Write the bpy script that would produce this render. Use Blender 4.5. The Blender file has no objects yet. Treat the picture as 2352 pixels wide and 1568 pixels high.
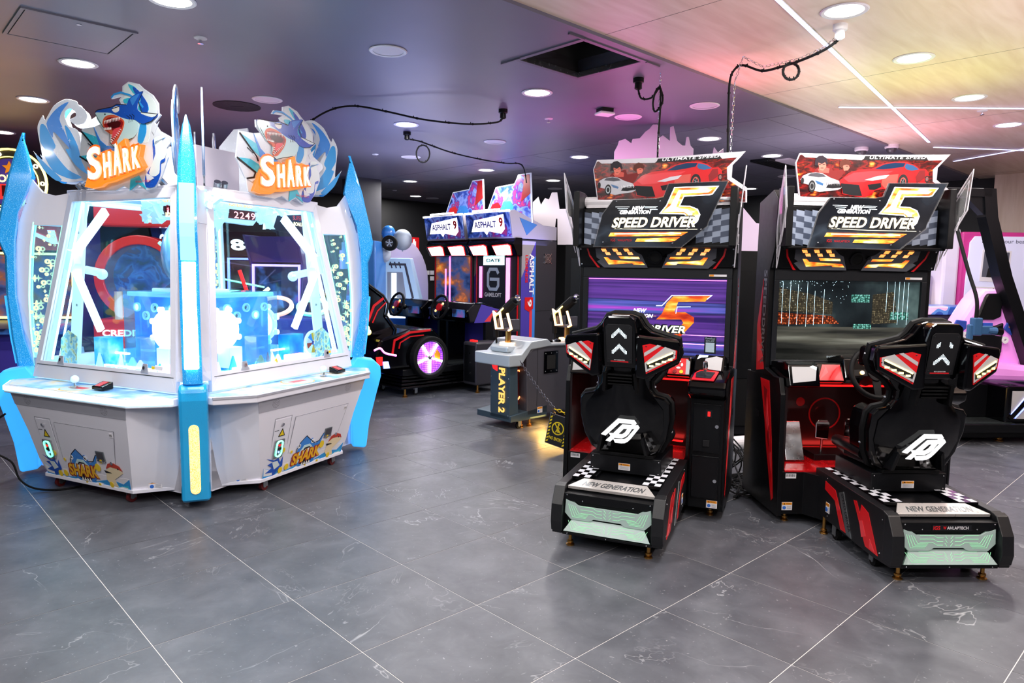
import bpy, math, random
from mathutils import Vector, Matrix
random.seed(7)
C = bpy.context.scene.collection
R = math.radians
PI = math.pi
# ---------------------------------------------------------------- camera
cd = bpy.data.cameras.new('camera'); cam = bpy.data.objects.new('camera', cd); C.objects.link(cam)
cd.sensor_width = 36.0; cd.lens = 1608.88/2352*36; cd.clip_end = 100; cd.clip_start = 0.05
_p, _r = R(5.604), R(0.8714)
_fw = Vector((0, math.cos(_p), -math.sin(_p))); _up = Vector((0, math.sin(_p), math.cos(_p))); _rt = Vector((1, 0, 0))
_rx = _rt*math.cos(_r)+_up*math.sin(_r); _ux = -_rt*math.sin(_r)+_up*math.cos(_r)
cam.matrix_world = Matrix(((_rx.x, _ux.x, -_fw.x, 0), (_rx.y, _ux.y, -_fw.y, 0), (_rx.z, _ux.z, -_fw.z, 1.5158), (0, 0, 0, 1)))
bpy.context.scene.camera = cam
# ---------------------------------------------------------------- world, exposure
sc = bpy.context.scene
w = bpy.data.worlds.new('world'); sc.world = w; w.use_nodes = True
w.node_tree.nodes['Background'].inputs[0].default_value = (0.8, 0.85, 1, 1)
w.node_tree.nodes['Background'].inputs[1].default_value = 0.3
sc.view_settings.view_transform = 'Standard'; sc.view_settings.look = 'None'
sc.view_settings.exposure = 0.0; sc.view_settings.gamma = 1.0; sc.view_settings.use_curve_mapping = False
sc.cycles.max_bounces = 6; sc.cycles.transparent_max_bounces = 24; sc.cycles.sample_clamp_indirect = 4.0
sc.cycles.caustics_reflective = False; sc.cycles.caustics_refractive = False
HC = 2.95
LIT = [(-3.11, 5.14), (-4.19, 6.25), (-5.56, 7.77), (0.17, 5.76), (-1.07, 7.05), (-0.4, 10.05), (0.8, 8.82), (0.6, 11.05), (2.04, 7.54), (3.06, 8.52), (3.87, 11.71), (-1.67, 11.42), (-1.89, 13.63), (-1.86, 3.93), (1.79, 3.99), (2.63, 4.8), (3.64, 5.79), (4.63, 6.75)]
LIT_BEHIND = [(-3.0, 2.2), (-1.0, 2.4), (0.9, 2.6), (3.2, 2.6), (-2.2, 0.4), (0.2, 0.5), (2.4, 0.6), (4.8, 3.6), (-0.8, -1.6), (1.6, -1.5)]
OFF = [(-0.84, 4.75), (-2.11, 6.12), (1.03, 6.57), (1.6, 6.1), (-0.22, 7.89), (-1.31, 9.01), (-1.61, 13.98), (-2.07, 15.6), (-1.58, 15.4), (-2.7, 14.68), (0.69, 12.11), (3.89, 10.2)]
LAMP_W = 33.0
def area(loc, size, power, col=(1, 1, 1), rot=(0, 0, 0), shape='DISK', sy=None, spread=None):
    l = bpy.data.lights.new('light', 'AREA'); l.shape = shape; l.size = size; l.energy = power; l.color = col
    if sy: l.shape = 'RECTANGLE'; l.size_y = sy
    if spread: l.spread = R(spread)
    o = bpy.data.objects.new('light', l); C.objects.link(o); o.location = loc; o.rotation_euler = rot
    return o
for _x, _y in LIT+LIT_BEHIND:
    area((_x, _y, HC-0.03), 0.19, LAMP_W, (1.0, 0.97, 0.95))
# ---------------------------------------------------------------- materials
def lin(h):
    h = h.lstrip('#'); c = [int(h[i:i+2], 16)/255 for i in (0, 2, 4)]
    return tuple(x/12.92 if x <= 0.04045 else ((x+0.055)/1.055)**2.4 for x in c)+(1,)
M = {}
def mat(name, col='#808080', rough=0.5, metal=0.0, em=None, es=0.0, coat=0.0, alpha=1.0, noise=None, bump=0.0, spec=0.5):
    m = bpy.data.materials.new(name); m.use_nodes = True; nt = m.node_tree; b = nt.nodes['Principled BSDF']
    b.inputs['Base Color'].default_value = lin(col); b.inputs['Roughness'].default_value = rough
    b.inputs['Metallic'].default_value = metal; b.inputs['Coat Weight'].default_value = coat
    b.inputs['Coat Roughness'].default_value = 0.06; b.inputs['Specular IOR Level'].default_value = spec
    if em: b.inputs['Emission Color'].default_value = lin(em); b.inputs['Emission Strength'].default_value = es
    if alpha < 1: b.inputs['Alpha'].default_value = alpha
    # fine procedural variation on every material: a little roughness mottling
    tc = nt.nodes.new('ShaderNodeTexCoord'); n = nt.nodes.new('ShaderNodeTexNoise'); n.inputs['Scale'].default_value = noise or 30
    mr = nt.nodes.new('ShaderNodeMapRange'); mr.inputs[3].default_value = max(0, rough-0.04); mr.inputs[4].default_value = min(1, rough+0.06)
    nt.links.new(tc.outputs['Object'], n.inputs['Vector']); nt.links.new(n.outputs['Fac'], mr.inputs[0]); nt.links.new(mr.outputs[0], b.inputs['Roughness'])
    if bump:
        bp = nt.nodes.new('ShaderNodeBump'); bp.inputs['Strength'].default_value = bump; bp.inputs['Distance'].default_value = 0.004
        nt.links.new(n.outputs['Fac'], bp.inputs['Height']); nt.links.new(bp.outputs[0], b.inputs['Normal'])
    M[name] = m; return m
def ramp(nt, stops, interp='LINEAR'):
    r = nt.nodes.new('ShaderNodeValToRGB'); cr = r.color_ramp; cr.interpolation = interp
    while len(cr.elements) < len(stops): cr.elements.new(0.5)
    for e, (p, c) in zip(cr.elements, stops): e.position = p; e.color = lin(c)
    return r
def pic(name, stops, scale=(3, 3, 3), detail=3, em=0.0, rough=0.3, interp='LINEAR', dist=0.0, coat=0.0, kind='noise', metal=0.0):
    m = mat(name, rough=rough, coat=coat, metal=metal); nt = m.node_tree; b = nt.nodes['Principled BSDF']
    tc = nt.nodes.new('ShaderNodeTexCoord'); mp = nt.nodes.new('ShaderNodeMapping'); mp.inputs['Scale'].default_value = scale
    nt.links.new(tc.outputs['Object'], mp.inputs[0])
    if kind == 'voronoi':
        n = nt.nodes.new('ShaderNodeTexVoronoi'); n.inputs['Scale'].default_value = 1; out = n.outputs['Color']
    elif kind == 'dots':
        n = nt.nodes.new('ShaderNodeTexVoronoi'); n.inputs['Scale'].default_value = 1; out = n.outputs['Distance']
        n.inputs['Randomness'].default_value = dist
    else:
        n = nt.nodes.new('ShaderNodeTexNoise'); n.inputs['Scale'].default_value = 1; n.inputs['Detail'].default_value = detail; out = n.outputs['Fac']
        n.inputs['Distortion'].default_value = dist
    nt.links.new(mp.outputs[0], n.inputs['Vector'])
    r = ramp(nt, stops, interp); nt.links.new(out, r.inputs[0]); nt.links.new(r.outputs[0], b.inputs['Base Color'])
    if em:
        nt.links.new(r.outputs[0], b.inputs['Emission Color']); b.inputs['Emission Strength'].default_value = em
    return m
def glow(name, col, es):
    m = mat(name, '#202020' if es < 2 else '#ffffff', 0.4, em=col, es=es); return m
def pane(name, tint='#ffffff', gl=0.10, rough=0.02, body=0.0):
    m = bpy.data.materials.new(name); m.use_nodes = True; nt = m.node_tree; nt.nodes.clear()
    o = nt.nodes.new('ShaderNodeOutputMaterial'); t = nt.nodes.new('ShaderNodeBsdfTransparent'); t.inputs[0].default_value = lin(tint)
    g = nt.nodes.new('ShaderNodeBsdfGlossy'); g.inputs['Roughness'].default_value = rough
    lw = nt.nodes.new('ShaderNodeLayerWeight'); lw.inputs[0].default_value = 0.5; pw = nt.nodes.new('ShaderNodeMath'); pw.operation = 'POWER'; pw.inputs[1].default_value = 5.0
    nt.links.new(lw.outputs['Facing'], pw.inputs[0])
    ad = nt.nodes.new('ShaderNodeMath'); ad.operation = 'ADD'; ad.inputs[1].default_value = gl; ad.use_clamp = True
    mx = nt.nodes.new('ShaderNodeMixShader'); nt.links.new(pw.outputs[0], ad.inputs[0]); nt.links.new(ad.outputs[0], mx.inputs[0])
    nt.links.new(t.outputs[0], mx.inputs[1]); nt.links.new(g.outputs[0], mx.inputs[2]); last = mx
    if body:
        d = nt.nodes.new('ShaderNodeBsdfDiffuse'); d.inputs[0].default_value = lin(tint); m2 = nt.nodes.new('ShaderNodeMixShader'); m2.inputs[0].default_value = body
        nt.links.new(mx.outputs[0], m2.inputs[1]); nt.links.new(d.outputs[0], m2.inputs[2]); last = m2
    nt.links.new(last.outputs[0], o.inputs[0]); M[name] = m; return m
mat('black_gloss', '#030305', 0.10, coat=0.35, spec=0.25); mat('black_satin', '#08090c', 0.36, spec=0.28); mat('black_matte', '#060608', 0.6, spec=0.2); mat('grey_dark', '#16181d', 0.42, spec=0.3)
mat('black_metal', '#0b0c10', 0.38, spec=0.3, bump=0.1, noise=300)
mat('white_paint', '#eeecf5', 0.32, coat=0.3); mat('band_grey', '#aaaab4', 0.35, coat=0.3); mat('white_matte', '#f2eef2', 0.6); mat('offwhite', '#e6dce6', 0.45)
mat('silver', '#c6c8ce', 0.25, 1.0); mat('chrome', '#e8e8ec', 0.08, 1.0); mat('brass', '#b88a4a', 0.3, 1.0); mat('zinc', '#9aa0a4', 0.35, 0.9)
mat('red', '#d4141c', 0.3, coat=0.3); mat('red_dark', '#8a0d14', 0.35, coat=0.3); mat('red_light', '#e63c44', 0.3, coat=0.3); mat('wheel_red', '#5a1518', 0.4)
mat('white', '#f4f4f6', 0.4); mat('paper', '#ece8ec', 0.6); mat('orange', '#f49a1c', 0.5); mat('blue_label', '#2f6fd0', 0.5); mat('yellow', '#f2d21c', 0.5); mat('grey_ink', '#8c8c94', 0.6)
mat('ink', '#101014', 0.5); mat('rubber', '#0a0a0c', 0.7, spec=0.25); mat('shell_silver', '#b4bcc2', 0.35, 0.25, coat=0.3); mat('purple_paint', '#3a2a78', 0.3, coat=0.4); mat('steel_blue', '#43545f', 0.35, 0.4); mat('grey_panel', '#4e4c54', 0.4, 0.2)
mat('cyan_plastic', '#19a6e6', 0.18, coat=0.8, bump=0.25, noise=260)
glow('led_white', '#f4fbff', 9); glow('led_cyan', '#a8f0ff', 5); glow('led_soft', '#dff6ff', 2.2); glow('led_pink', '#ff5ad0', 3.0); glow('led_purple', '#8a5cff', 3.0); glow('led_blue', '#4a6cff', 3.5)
glow('led_orange', '#ff8a2a', 2.2); glow('led_red', '#ff1c1c', 1.6); glow('led_green', '#4cffb0', 2.2); glow('led_yellow', '#ffe24a', 2.6); glow('led_amber', '#ffb04a', 3.0)
glow('text_glow', '#fff2d0', 1.8); glow('orange_lit', '#ff9420', 1.0); glow('gold_glow', '#ffc060', 1.6); glow('red_num', '#ff2a2a', 2.0); glow('white_glow', '#ffffff', 2.0); glow('magenta_screen', '#c043b8', 1.0)
glow('lamp_disc', '#fffaf2', 14); glow('violet_line', '#b4baff', 3.2); glow('logo_white', '#ffffff', 1.1)
pane('glass', '#f4fcff', 0.03); pane('acrylic', '#ffffff', 0.05, body=0.06); pane('clear_blue', '#bfe9ff', 0.05, body=0.10)
# ---------------------------------------------------------------- geometry helpers: a geom is (verts, faces)
def box(x0, x1, y0, y1, z0, z1):
    v = [(x, y, z) for z in (z0, z1) for y in (y0, y1) for x in (x0, x1)]
    return v, [(0, 2, 3, 1), (4, 5, 7, 6), (0, 1, 5, 4), (2, 6, 7, 3), (0, 4, 6, 2), (1, 3, 7, 5)]
def area2(p): return sum(p[i][0]*p[(i+1) % len(p)][1]-p[(i+1) % len(p)][0]*p[i][1] for i in range(len(p)))/2
class Fr:
    """local frame: origin o, in-plane axes u, v, outward normal n = u x v"""
    def __init__(s, o, u=(1, 0, 0), v=(0, 0, 1)):
        s.o = Vector(o); s.u = Vector(u).normalized(); s.n = s.u.cross(Vector(v)).normalized(); s.v = s.n.cross(s.u).normalized()
    def p(s, a, b, c=0): return tuple(s.o+s.u*a+s.v*b+s.n*c)
    def poly(s, pts, c0=0, c1=0.002):
        pts = list(pts)
        if area2(pts) < 0: pts.reverse()
        n = len(pts); v = [s.p(a, b, c0) for a, b in pts]+[s.p(a, b, c1) for a, b in pts]
        return v, [tuple(range(n-1, -1, -1)), tuple(range(n, 2*n))]+[(i, (i+1) % n, n+(i+1) % n, n+i) for i in range(n)]
    def rect(s, a0, a1, b0, b1, c0=0, c1=0.002): return s.poly([(a0, b0), (a1, b0), (a1, b1), (a0, b1)], c0, c1)
    def disc(s, a, b, r, c0=0, c1=0.002, n=20, ry=None):
        ry = ry or r; return s.poly([(a+r*math.cos(2*PI*i/n), b+ry*math.sin(2*PI*i/n)) for i in range(n)], c0, c1)
    def ring(s, a, b, r0, r1, c0=0, c1=0.002, n=24, t0=0, t1=360, asp=1.0):
        full = abs(t1-t0) >= 360; k = n if full else n+1; v = []; f = []
        for i in range(k):
            t = R(t0+(t1-t0)*i/n)
            for rr, cc in ((r0, c0), (r1, c0), (r1, c1), (r0, c1)): v.append(s.p(a+rr*math.cos(t), b+rr*asp*math.sin(t), cc))
        for i in range(n):
            j = (i+1) % k
            for q in range(4): f.append((4*i+q, 4*i+(q+1) % 4, 4*j+(q+1) % 4, 4*j+q))
        if not full: f += [(0, 3, 2, 1), (4*n, 4*n+1, 4*n+2, 4*n+3)]
        return v, f
    def line(s, pts, w, c0=0, c1=0.002, closed=False):
        g = []; P = [Vector((a, b)) for a, b in pts]; n = len(P)
        L = []; 
        for i in range(n):
            a = P[(i-1) % n] if (closed or i > 0) else None; b = P[(i+1) % n] if (closed or i < n-1) else None
            d1 = (P[i]-a).normalized() if a is not None else None; d2 = (b-P[i]).normalized() if b is not None else None
            d = ((d1 or d2)+(d2 or d1)); d = d.normalized() if d.length > 1e-4 else (d1 or d2)
            nn = Vector((-d.y, d.x)); k = 1.0
            if d1 and d2: k = 1/max(0.4, abs(nn.dot(Vector((-d1.y, d1.x)))))
            L.append((P[i]+nn*w/2*k, P[i]-nn*w/2*k))
        v = []; f = []
        for l, r in L:
            v += [s.p(l.x, l.y, c0), s.p(r.x, r.y, c0), s.p(r.x, r.y, c1), s.p(l.x, l.y, c1)]
        m = n if closed else n-1
        for i in range(m):
            j = (i+1) % n
            for q in range(4): f.append((4*i+q, 4*i+(q+1) % 4, 4*j+(q+1) % 4, 4*j+q))
        if not closed: f += [(0, 3, 2, 1), (4*n-4, 4*n-3, 4*n-2, 4*n-1)]
        return v, f
    def cyl(s, a, b, r, c0, c1, n=16): return s.disc(a, b, r, c0, c1, n)
    def dome(s, a, b, r, c0, h, n=14, m=5):
        v = []; f = []
        for j in range(m+1):
            t = PI/2*j/m; rr = r*math.cos(t); cc = c0+h*math.sin(t)
            for i in range(n): v.append(s.p(a+rr*math.cos(2*PI*i/n), b+rr*math.sin(2*PI*i/n), cc))
        for j in range(m):
            for i in range(n): k = (i+1) % n; f.append((j*n+i, j*n+k, (j+1)*n+k, (j+1)*n+i))
        f.append(tuple(range(n-1, -1, -1))); return v, f
def prism(pts, ax, a, b):
    """closed polygon extruded along axis ax ('x': pts are (y,z); 'y': (x,z); 'z': (x,y))"""
    n = len(pts)
    def q(p, t): return (t, p[0], p[1]) if ax == 'x' else ((p[0], t, p[1]) if ax == 'y' else (p[0], p[1], t))
    v = [q(p, a) for p in pts]+[q(p, b) for p in pts]
    return v, [tuple(range(n)), tuple(range(2*n-1, n-1, -1))]+[(i, n+i, n+(i+1) % n, (i+1) % n) for i in range(n)]
def tube(pts, r, n=8, closed=False):
    P = [Vector(p) for p in pts]; v = []; f = []; k = len(P); rr = r if isinstance(r, (list, tuple)) else [r]*k
    up = None
    for i in range(k):
        a = P[(i-1) % k] if (closed or i > 0) else P[i]; b = P[(i+1) % k] if (closed or i < k-1) else P[i]
        d = (b-a).normalized()
        if up is None: up = Vector((0, 0, 1)) if abs(d.z) < 0.9 else Vector((1, 0, 0))
        x = d.cross(up).normalized(); up = x.cross(d).normalized()
        for j in range(n):
            t = 2*PI*j/n; v.append(tuple(P[i]+(x*math.cos(t)+up*math.sin(t))*rr[i]))
    for i in range(k if closed else k-1):
        for j in range(n):
            a, b = i*n+j, i*n+(j+1) % n; c, d = ((i+1) % k)*n+(j+1) % n, ((i+1) % k)*n+j; f.append((a, b, c, d))
    if not closed: f += [tuple(range(n-1, -1, -1)), tuple((k-1)*n+j for j in range(n))]
    return v, f
def loft(secs, caps=True):
    v = []; f = []; n = len(secs[0])
    for s in secs: v += [tuple(p) for p in s]
    for i in range(len(secs)-1):
        for j in range(n): k = (j+1) % n; f.append((i*n+j, i*n+k, (i+1)*n+k, (i+1)*n+j))
    if caps: f += [tuple(range(n-1, -1, -1)), tuple((len(secs)-1)*n+j for j in range(n))]
    return v, f
def sphere(c, r, n=12, m=8, s=(1, 1, 1)):
    v = [(c[0], c[1], c[2]+r*s[2])]; f = []
    for i in range(1, m):
        t = PI*i/m
        for j in range(n): a = 2*PI*j/n; v.append((c[0]+r*s[0]*math.sin(t)*math.cos(a), c[1]+r*s[1]*math.sin(t)*math.sin(a), c[2]+r*s[2]*math.cos(t)))
    v.append((c[0], c[1], c[2]-r*s[2])); l = len(v)-1
    for j in range(n): f.append((0, 1+j, 1+(j+1) % n))
    for i in range(m-2):
        for j in range(n): a = 1+i*n; f.append((a+j, a+n+j, a+n+(j+1) % n, a+(j+1) % n))
    for j in range(n): f.append((l, 1+(m-2)*n+(j+1) % n, 1+(m-2)*n+j))
    return v, f
def lathe(prof, c=(0, 0, 0), n=20, caps=True):
    """prof: list of (r, z)"""
    v = []; f = []
    for r, z in prof:
        for j in range(n): v.append((c[0]+r*math.cos(2*PI*j/n), c[1]+r*math.sin(2*PI*j/n), c[2]+z))
    for i in range(len(prof)-1):
        for j in range(n): k = (j+1) % n; f.append((i*n+j, i*n+k, (i+1)*n+k, (i+1)*n+j))
    if caps: f += [tuple(range(n-1, -1, -1)), tuple((len(prof)-1)*n+j for j in range(n))]
    return v, f
def xf(g, mtx): return [tuple(mtx @ Vector(p)) for p in g[0]], g[1]
def mv(g, x=0, y=0, z=0): return [(p[0]+x, p[1]+y, p[2]+z) for p in g[0]], g[1]
def mesh(name, geoms, mats):
    v = []; f = []; mi = []; mats = mats if isinstance(mats, (list, tuple)) else [mats]
    for g in geoms:
        k = len(v); idx = g[2] if len(g) > 2 else 0
        v += g[0]; f += [tuple(i+k for i in q) for q in g[1]]; mi += [idx]*len(g[1])
    me = bpy.data.meshes.new(name); me.from_pydata(v, [], f)
    for m in mats: me.materials.append(M[m])
    me.polygons.foreach_set('material_index', mi)
    import bmesh
    b = bmesh.new(); b.from_mesh(me); bmesh.ops.recalc_face_normals(b, faces=b.faces); b.to_mesh(me); b.free()
    me.update(); return me
SPLIT = set('kick_panel front_post seat_side cushion_bolster belt_guide red_facet red_panel red_stripe pedal checker_light arrow_light wheel_spoke spoke cove_wall checker title_bar speed_line gauge lock back_vent window_light neon_line sign_rim leg ball balloon arch neon_tube belt_hole blue_light badge_mark seat_badge stay car_print wheel_print coin_print splash_print shell_bolt button console_button bottle_light loose_link hook_ring brace cradle hazard_stripe eye_print tooth_print water_print gold_bar streak foot_deck back_panel marquee_strip hub_light dash_print speaker_ring burst_outline spotlight_row bulb roof_beam gun_stripe light_bar city trim_bar red_stud light_trace board_print figure_face hazard_bar patterned_dot'.split())
def part(name, parent, mats, *geoms, bevel=0, smooth=False, seg=2, label=None, kind=None):
    gs = []
    for g in geoms: gs += g if isinstance(g, list) else [g]
    if name in SPLIT and len(gs) > 1:                       # pieces of one name that can be picked apart: an object each
        return [part(name, parent, mats, g, bevel=bevel, smooth=smooth, seg=seg, label=label, kind=kind) for g in gs][0]
    o = bpy.data.objects.new(name, mesh(name, gs, mats)); C.objects.link(o)
    if parent is not None: o.parent = parent
    if bevel:
        b = o.modifiers.new('bevel', 'BEVEL'); b.width = bevel; b.segments = seg; b.limit_method = 'ANGLE'; b.angle_limit = R(35)
    if smooth:
        for p in o.data.polygons: p.use_smooth = True
        o.data.set_sharp_from_angle(angle=R(38))
    if label: o['label'] = label
    if kind: o['kind'] = kind
    return o
def tag(o, label, cat, group=None):
    o['label'] = label; o['category'] = cat
    if group: o['group'] = group
    return o
def thing(name, label, cat, loc=(0, 0, 0), rz=0, group=None):
    o = bpy.data.objects.new(name, None); C.objects.link(o); o.empty_display_size = 0.2
    o.location = loc; o.rotation_euler = (0, 0, rz); return tag(o, label, cat, group)
def setting(name, mats=None, *geoms, loc=(0, 0, 0), rz=0):
    o = part(name, None, mats, *geoms) if mats else bpy.data.objects.new(name, None)
    if not mats: C.objects.link(o)
    o.location = loc; o.rotation_euler = (0, 0, rz); o['kind'] = 'structure'; return o
def copytree(o, parent=None):
    c = o.copy(); C.objects.link(c); c.parent = parent
    for ch in list(o.children): copytree(ch, c)
    return c
_tc = {}
def text_geom(s, w, h, fr, a, b, c0=0.001, c1=0.003, shear=0.0, bold=0.0, sp=1.0, rot=0):
    """geom of the string s fitted in w x h, lower-left corner at (a,b) in frame fr"""
    key = (s, round(bold, 3), round(sp, 2))
    if key not in _tc:
        cu = bpy.data.curves.new('t', 'FONT'); cu.body = s; cu.size = 1; cu.offset = bold; cu.space_character = sp; cu.resolution_u = 3
        o = bpy.data.objects.new('t', cu); C.objects.link(o); dg = bpy.context.evaluated_depsgraph_get()
        me = bpy.data.meshes.new_from_object(o.evaluated_get(dg)); vs = [tuple(v.co[:2]) for v in me.vertices]; fs = [tuple(p.vertices) for p in me.polygons]
        bpy.data.objects.remove(o); bpy.data.meshes.remove(me); _tc[key] = (vs, fs)
    vs, fs = _tc[key]; x0 = min(v[0] for v in vs); x1 = max(v[0] for v in vs); y0 = min(v[1] for v in vs); y1 = max(v[1] for v in vs)
    out = []; cr, sr = math.cos(R(rot)), math.sin(R(rot))
    for x, y in vs:
        X = (x-x0)/(x1-x0)*w; Y = (y-y0)/(y1-y0)*h; X += shear*Y
        out.append((a+X*cr-Y*sr, b+X*sr+Y*cr))
    n = len(out); v = [fr.p(x, y, c1) for x, y in out]; return v, list(fs)
def text(parent, s, w, h, fr, a, b, m, c1=0.003, shear=0, bold=0.0, sp=1.0, rot=0, name='lettering'):
    o = part(name, parent, m, text_geom(s, w, h, fr, a, b, c1=c1, shear=shear, bold=bold, sp=sp, rot=rot)); return o
class Aff:
    """affine map from a tracing sketch to a panel's own plane"""
    def __init__(s, k): s.k = k
    def __call__(s, pts): (a, b, c), (d, e, f) = s.k; return [(a*x+b*y+c, d*x+e*y+f) for x, y in pts]
def soft(pts, n=3):
    """closed outline rounded through its own points"""
    out = []; m = len(pts)
    for i in range(m):
        a, b, c, d = (Vector(pts[(i+k-1) % m]) for k in range(4))
        for k in range(n):
            t = k/n; u, w_ = (c-a)*0.4, (d-b)*0.4; q = b+u*t+(3*(c-b)-2*u-w_)*t*t+(u+w_-2*(c-b))*t*t*t
            out.append(tuple(q))
    return out
def ball_foot(x, y, h=0.05, r=0.02):
    return [lathe([(r*1.2, 0), (r*1.2, 0.006), (r*0.6, 0.012), (r*0.9, 0.018), (r*0.9, 0.028), (r*0.5, 0.03), (r*0.5, h)], (x, y, 0), 12)]
def caster(parent, x, y, top=0.09, wm='rubber', rz=0.0):
    t = part('caster', parent, 'zinc', [box(x-0.025, x+0.025, y-0.02, y+0.02, top-0.012, top)], [box(x-0.022, x-0.018, y-0.02, y+0.02, 0.028, top)], [box(x+0.018, x+0.022, y-0.02, y+0.02, 0.028, top)])
    f = Fr((x, y, 0.031), (0, 1, 0), (0, 0, 1)); part('wheel', t, [wm, 'zinc'], f.disc(0, 0, 0.031, -0.013, 0.013, 18), (*f.disc(0, 0, 0.012, -0.016, 0.016, 12), 1)); return t
def warn(parent, fr, a, b, w=0.07, h=0.055, blue=True):
    g = [(*fr.rect(a, a+w, b, b+h, 0, 0.0015), 0), (*fr.rect(a+0.002, a+w-0.002, b+h*0.66, b+h-0.002, 0.0015, 0.0022), 1), (*text_geom('WARNING', w*0.45, h*0.13, fr, a+w*0.38, b+h*0.75, c1=0.003), 2),
         (*fr.poly([(a+w*0.18, b+h*0.72), (a+w*0.32, b+h*0.72), (a+w*0.25, b+h*0.9)], 0.0022, 0.003), 2)]
    if blue: g.append((*fr.disc(a+w*0.25, b+h*0.3, h*0.22, 0.0015, 0.0025, 14), 3))
    for i in range(4): g.append((*fr.rect(a+w*(0.5 if blue else 0.12), a+w*0.9, b+h*(0.12+0.12*i), b+h*(0.16+0.12*i), 0.0015, 0.002), 4))
    return part('warning_sticker', parent, ['paper', 'orange', 'ink', 'blue_label', 'grey_ink'], g)
# ---------------------------------------------------------------- the room (local axes follow the tile grid, turned 43.53 degrees)
RA = R(43.53)
CU, SU = math.cos(RA), math.sin(RA)
def uv2w(u, v): return (u*CU-v*SU, u*SU+v*CU)
def inview(x, y, z, mx=0.2, my=0.2):
    a = Vector((x, y, z-1.5158)); d = a.dot(_fw)
    if d < 0.3: return False
    return abs(a.dot(_rx)/d*1608.88) < 1176*(1+mx) and abs(a.dot(_ux)/d*1608.88) < 784*(1+my)
# floor tile stone: mottled grey with thin pale veins, different on every tile
m = mat('stone', '#54565b', 0.40); nt = m.node_tree; b = nt.nodes['Principled BSDF']
def N(t, **k):
    n = nt.nodes.new(t)
    for q, v in k.items(): n.inputs[q].default_value = v
    return n
geo = N('ShaderNodeNewGeometry'); oi = N('ShaderNodeObjectInfo'); sm = N('ShaderNodeVectorMath'); sm.operation = 'MULTIPLY_ADD'
cmb = N('ShaderNodeCombineXYZ'); nt.links.new(oi.outputs['Random'], cmb.inputs[0]); nt.links.new(oi.outputs['Random'], cmb.inputs[1]); nt.links.new(oi.outputs['Random'], cmb.inputs[2])
sm.inputs[1].default_value = (37, 91, 13); nt.links.new(cmb.outputs[0], sm.inputs[0]); nt.links.new(geo.outputs['Position'], sm.inputs[2])
n1 = N('ShaderNodeTexNoise', Scale=4.5, Detail=10.0, Roughness=0.6, Distortion=0.4); n2 = N('ShaderNodeTexNoise', Scale=1.1, Detail=5.0, Roughness=0.62, Distortion=0.9); n3 = N('ShaderNodeTexNoise', Scale=60.0, Detail=3.0)
n4 = N('ShaderNodeTexNoise', Scale=2.3, Detail=2.0)
for n in (n1, n2, n3, n4): nt.links.new(sm.outputs[0], n.inputs['Vector'])
r1 = ramp(nt, [(0.3, '#404249'), (0.52, '#4e5057'), (0.74, '#5e6067')]); nt.links.new(n1.outputs['Fac'], r1.inputs[0])
v1 = N('ShaderNodeMath'); v1.operation = 'SUBTRACT'; v1.inputs[1].default_value = 0.5; nt.links.new(n2.outputs['Fac'], v1.inputs[0])
v2 = N('ShaderNodeMath'); v2.operation = 'ABSOLUTE'; nt.links.new(v1.outputs[0], v2.inputs[0])
v3 = N('ShaderNodeMapRange'); v3.inputs[1].default_value = 0.0; v3.inputs[2].default_value = 0.005; v3.inputs[3].default_value = 1; v3.inputs[4].default_value = 0; nt.links.new(v2.outputs[0], v3.inputs[0])
v4 = N('ShaderNodeMapRange'); v4.inputs[1].default_value = 0.46; v4.inputs[2].default_value = 0.66; nt.links.new(n4.outputs['Fac'], v4.inputs[0])
v5 = N('ShaderNodeMath'); v5.operation = 'MULTIPLY'; nt.links.new(v3.outputs[0], v5.inputs[0]); nt.links.new(v4.outputs[0], v5.inputs[1])
sp = N('ShaderNodeMapRange'); sp.inputs[1].default_value = 0.68; sp.inputs[2].default_value = 0.76; sp.inputs[4].default_value = 0.7; nt.links.new(n3.outputs['Fac'], sp.inputs[0])
v6 = N('ShaderNodeMath'); v6.operation = 'MAXIMUM'; nt.links.new(v5.outputs[0], v6.inputs[0]); nt.links.new(sp.outputs[0], v6.inputs[1])
mx = N('ShaderNodeMix'); mx.data_type = 'RGBA'; mx.inputs['B'].default_value = lin('#94969a'); nt.links.new(v6.outputs[0], mx.inputs['Factor']); nt.links.new(r1.outputs[0], mx.inputs['A']); nt.links.new(mx.outputs['Result'], b.inputs['Base Color'])
bp = N('ShaderNodeBump', Strength=0.06, Distance=0.01); nt.links.new(n1.outputs['Fac'], bp.inputs['Height']); nt.links.new(bp.outputs[0], b.inputs['Normal'])
mat('grout', '#c8c5c3', 0.8)
floor = setting('floor', 'grout', box(-4, 12.2, -7, 12.2, -0.06, -0.0015), rz=RA)
tm = mesh('floor_tile', [box(0.0021, 0.5979, 0.0021, 0.5979, -0.012, 0.0)], 'stone')
cells = []
for i in range(-8, 20):
    for j in range(-13, 20):
        u = 0.814+0.6*i; v = 4.728-0.6*j
        if u < -4 or u > 11.5 or v > 11.5 or v < -6.9: continue
        x, y = uv2w(u+0.3, v+0.3); cells.append((inview(x, y, 0, 0.25, 0.25), math.hypot(x, y), u, v))
cells.sort(key=lambda c: (not c[0], c[1])); far = []
for k, (vis, d, u, v) in enumerate(cells):
    if k < 290 and vis:
        o = bpy.data.objects.new('floor_tile', tm); C.objects.link(o); o.parent = floor; o.location = (u, v, 0)
    else: far.append(mv(box(0.0021, 0.5979, 0.0021, 0.5979, -0.012, 0.0), u, v))
if far: part('distant_floor_tiles', floor, 'stone', far, kind='stuff')
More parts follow.
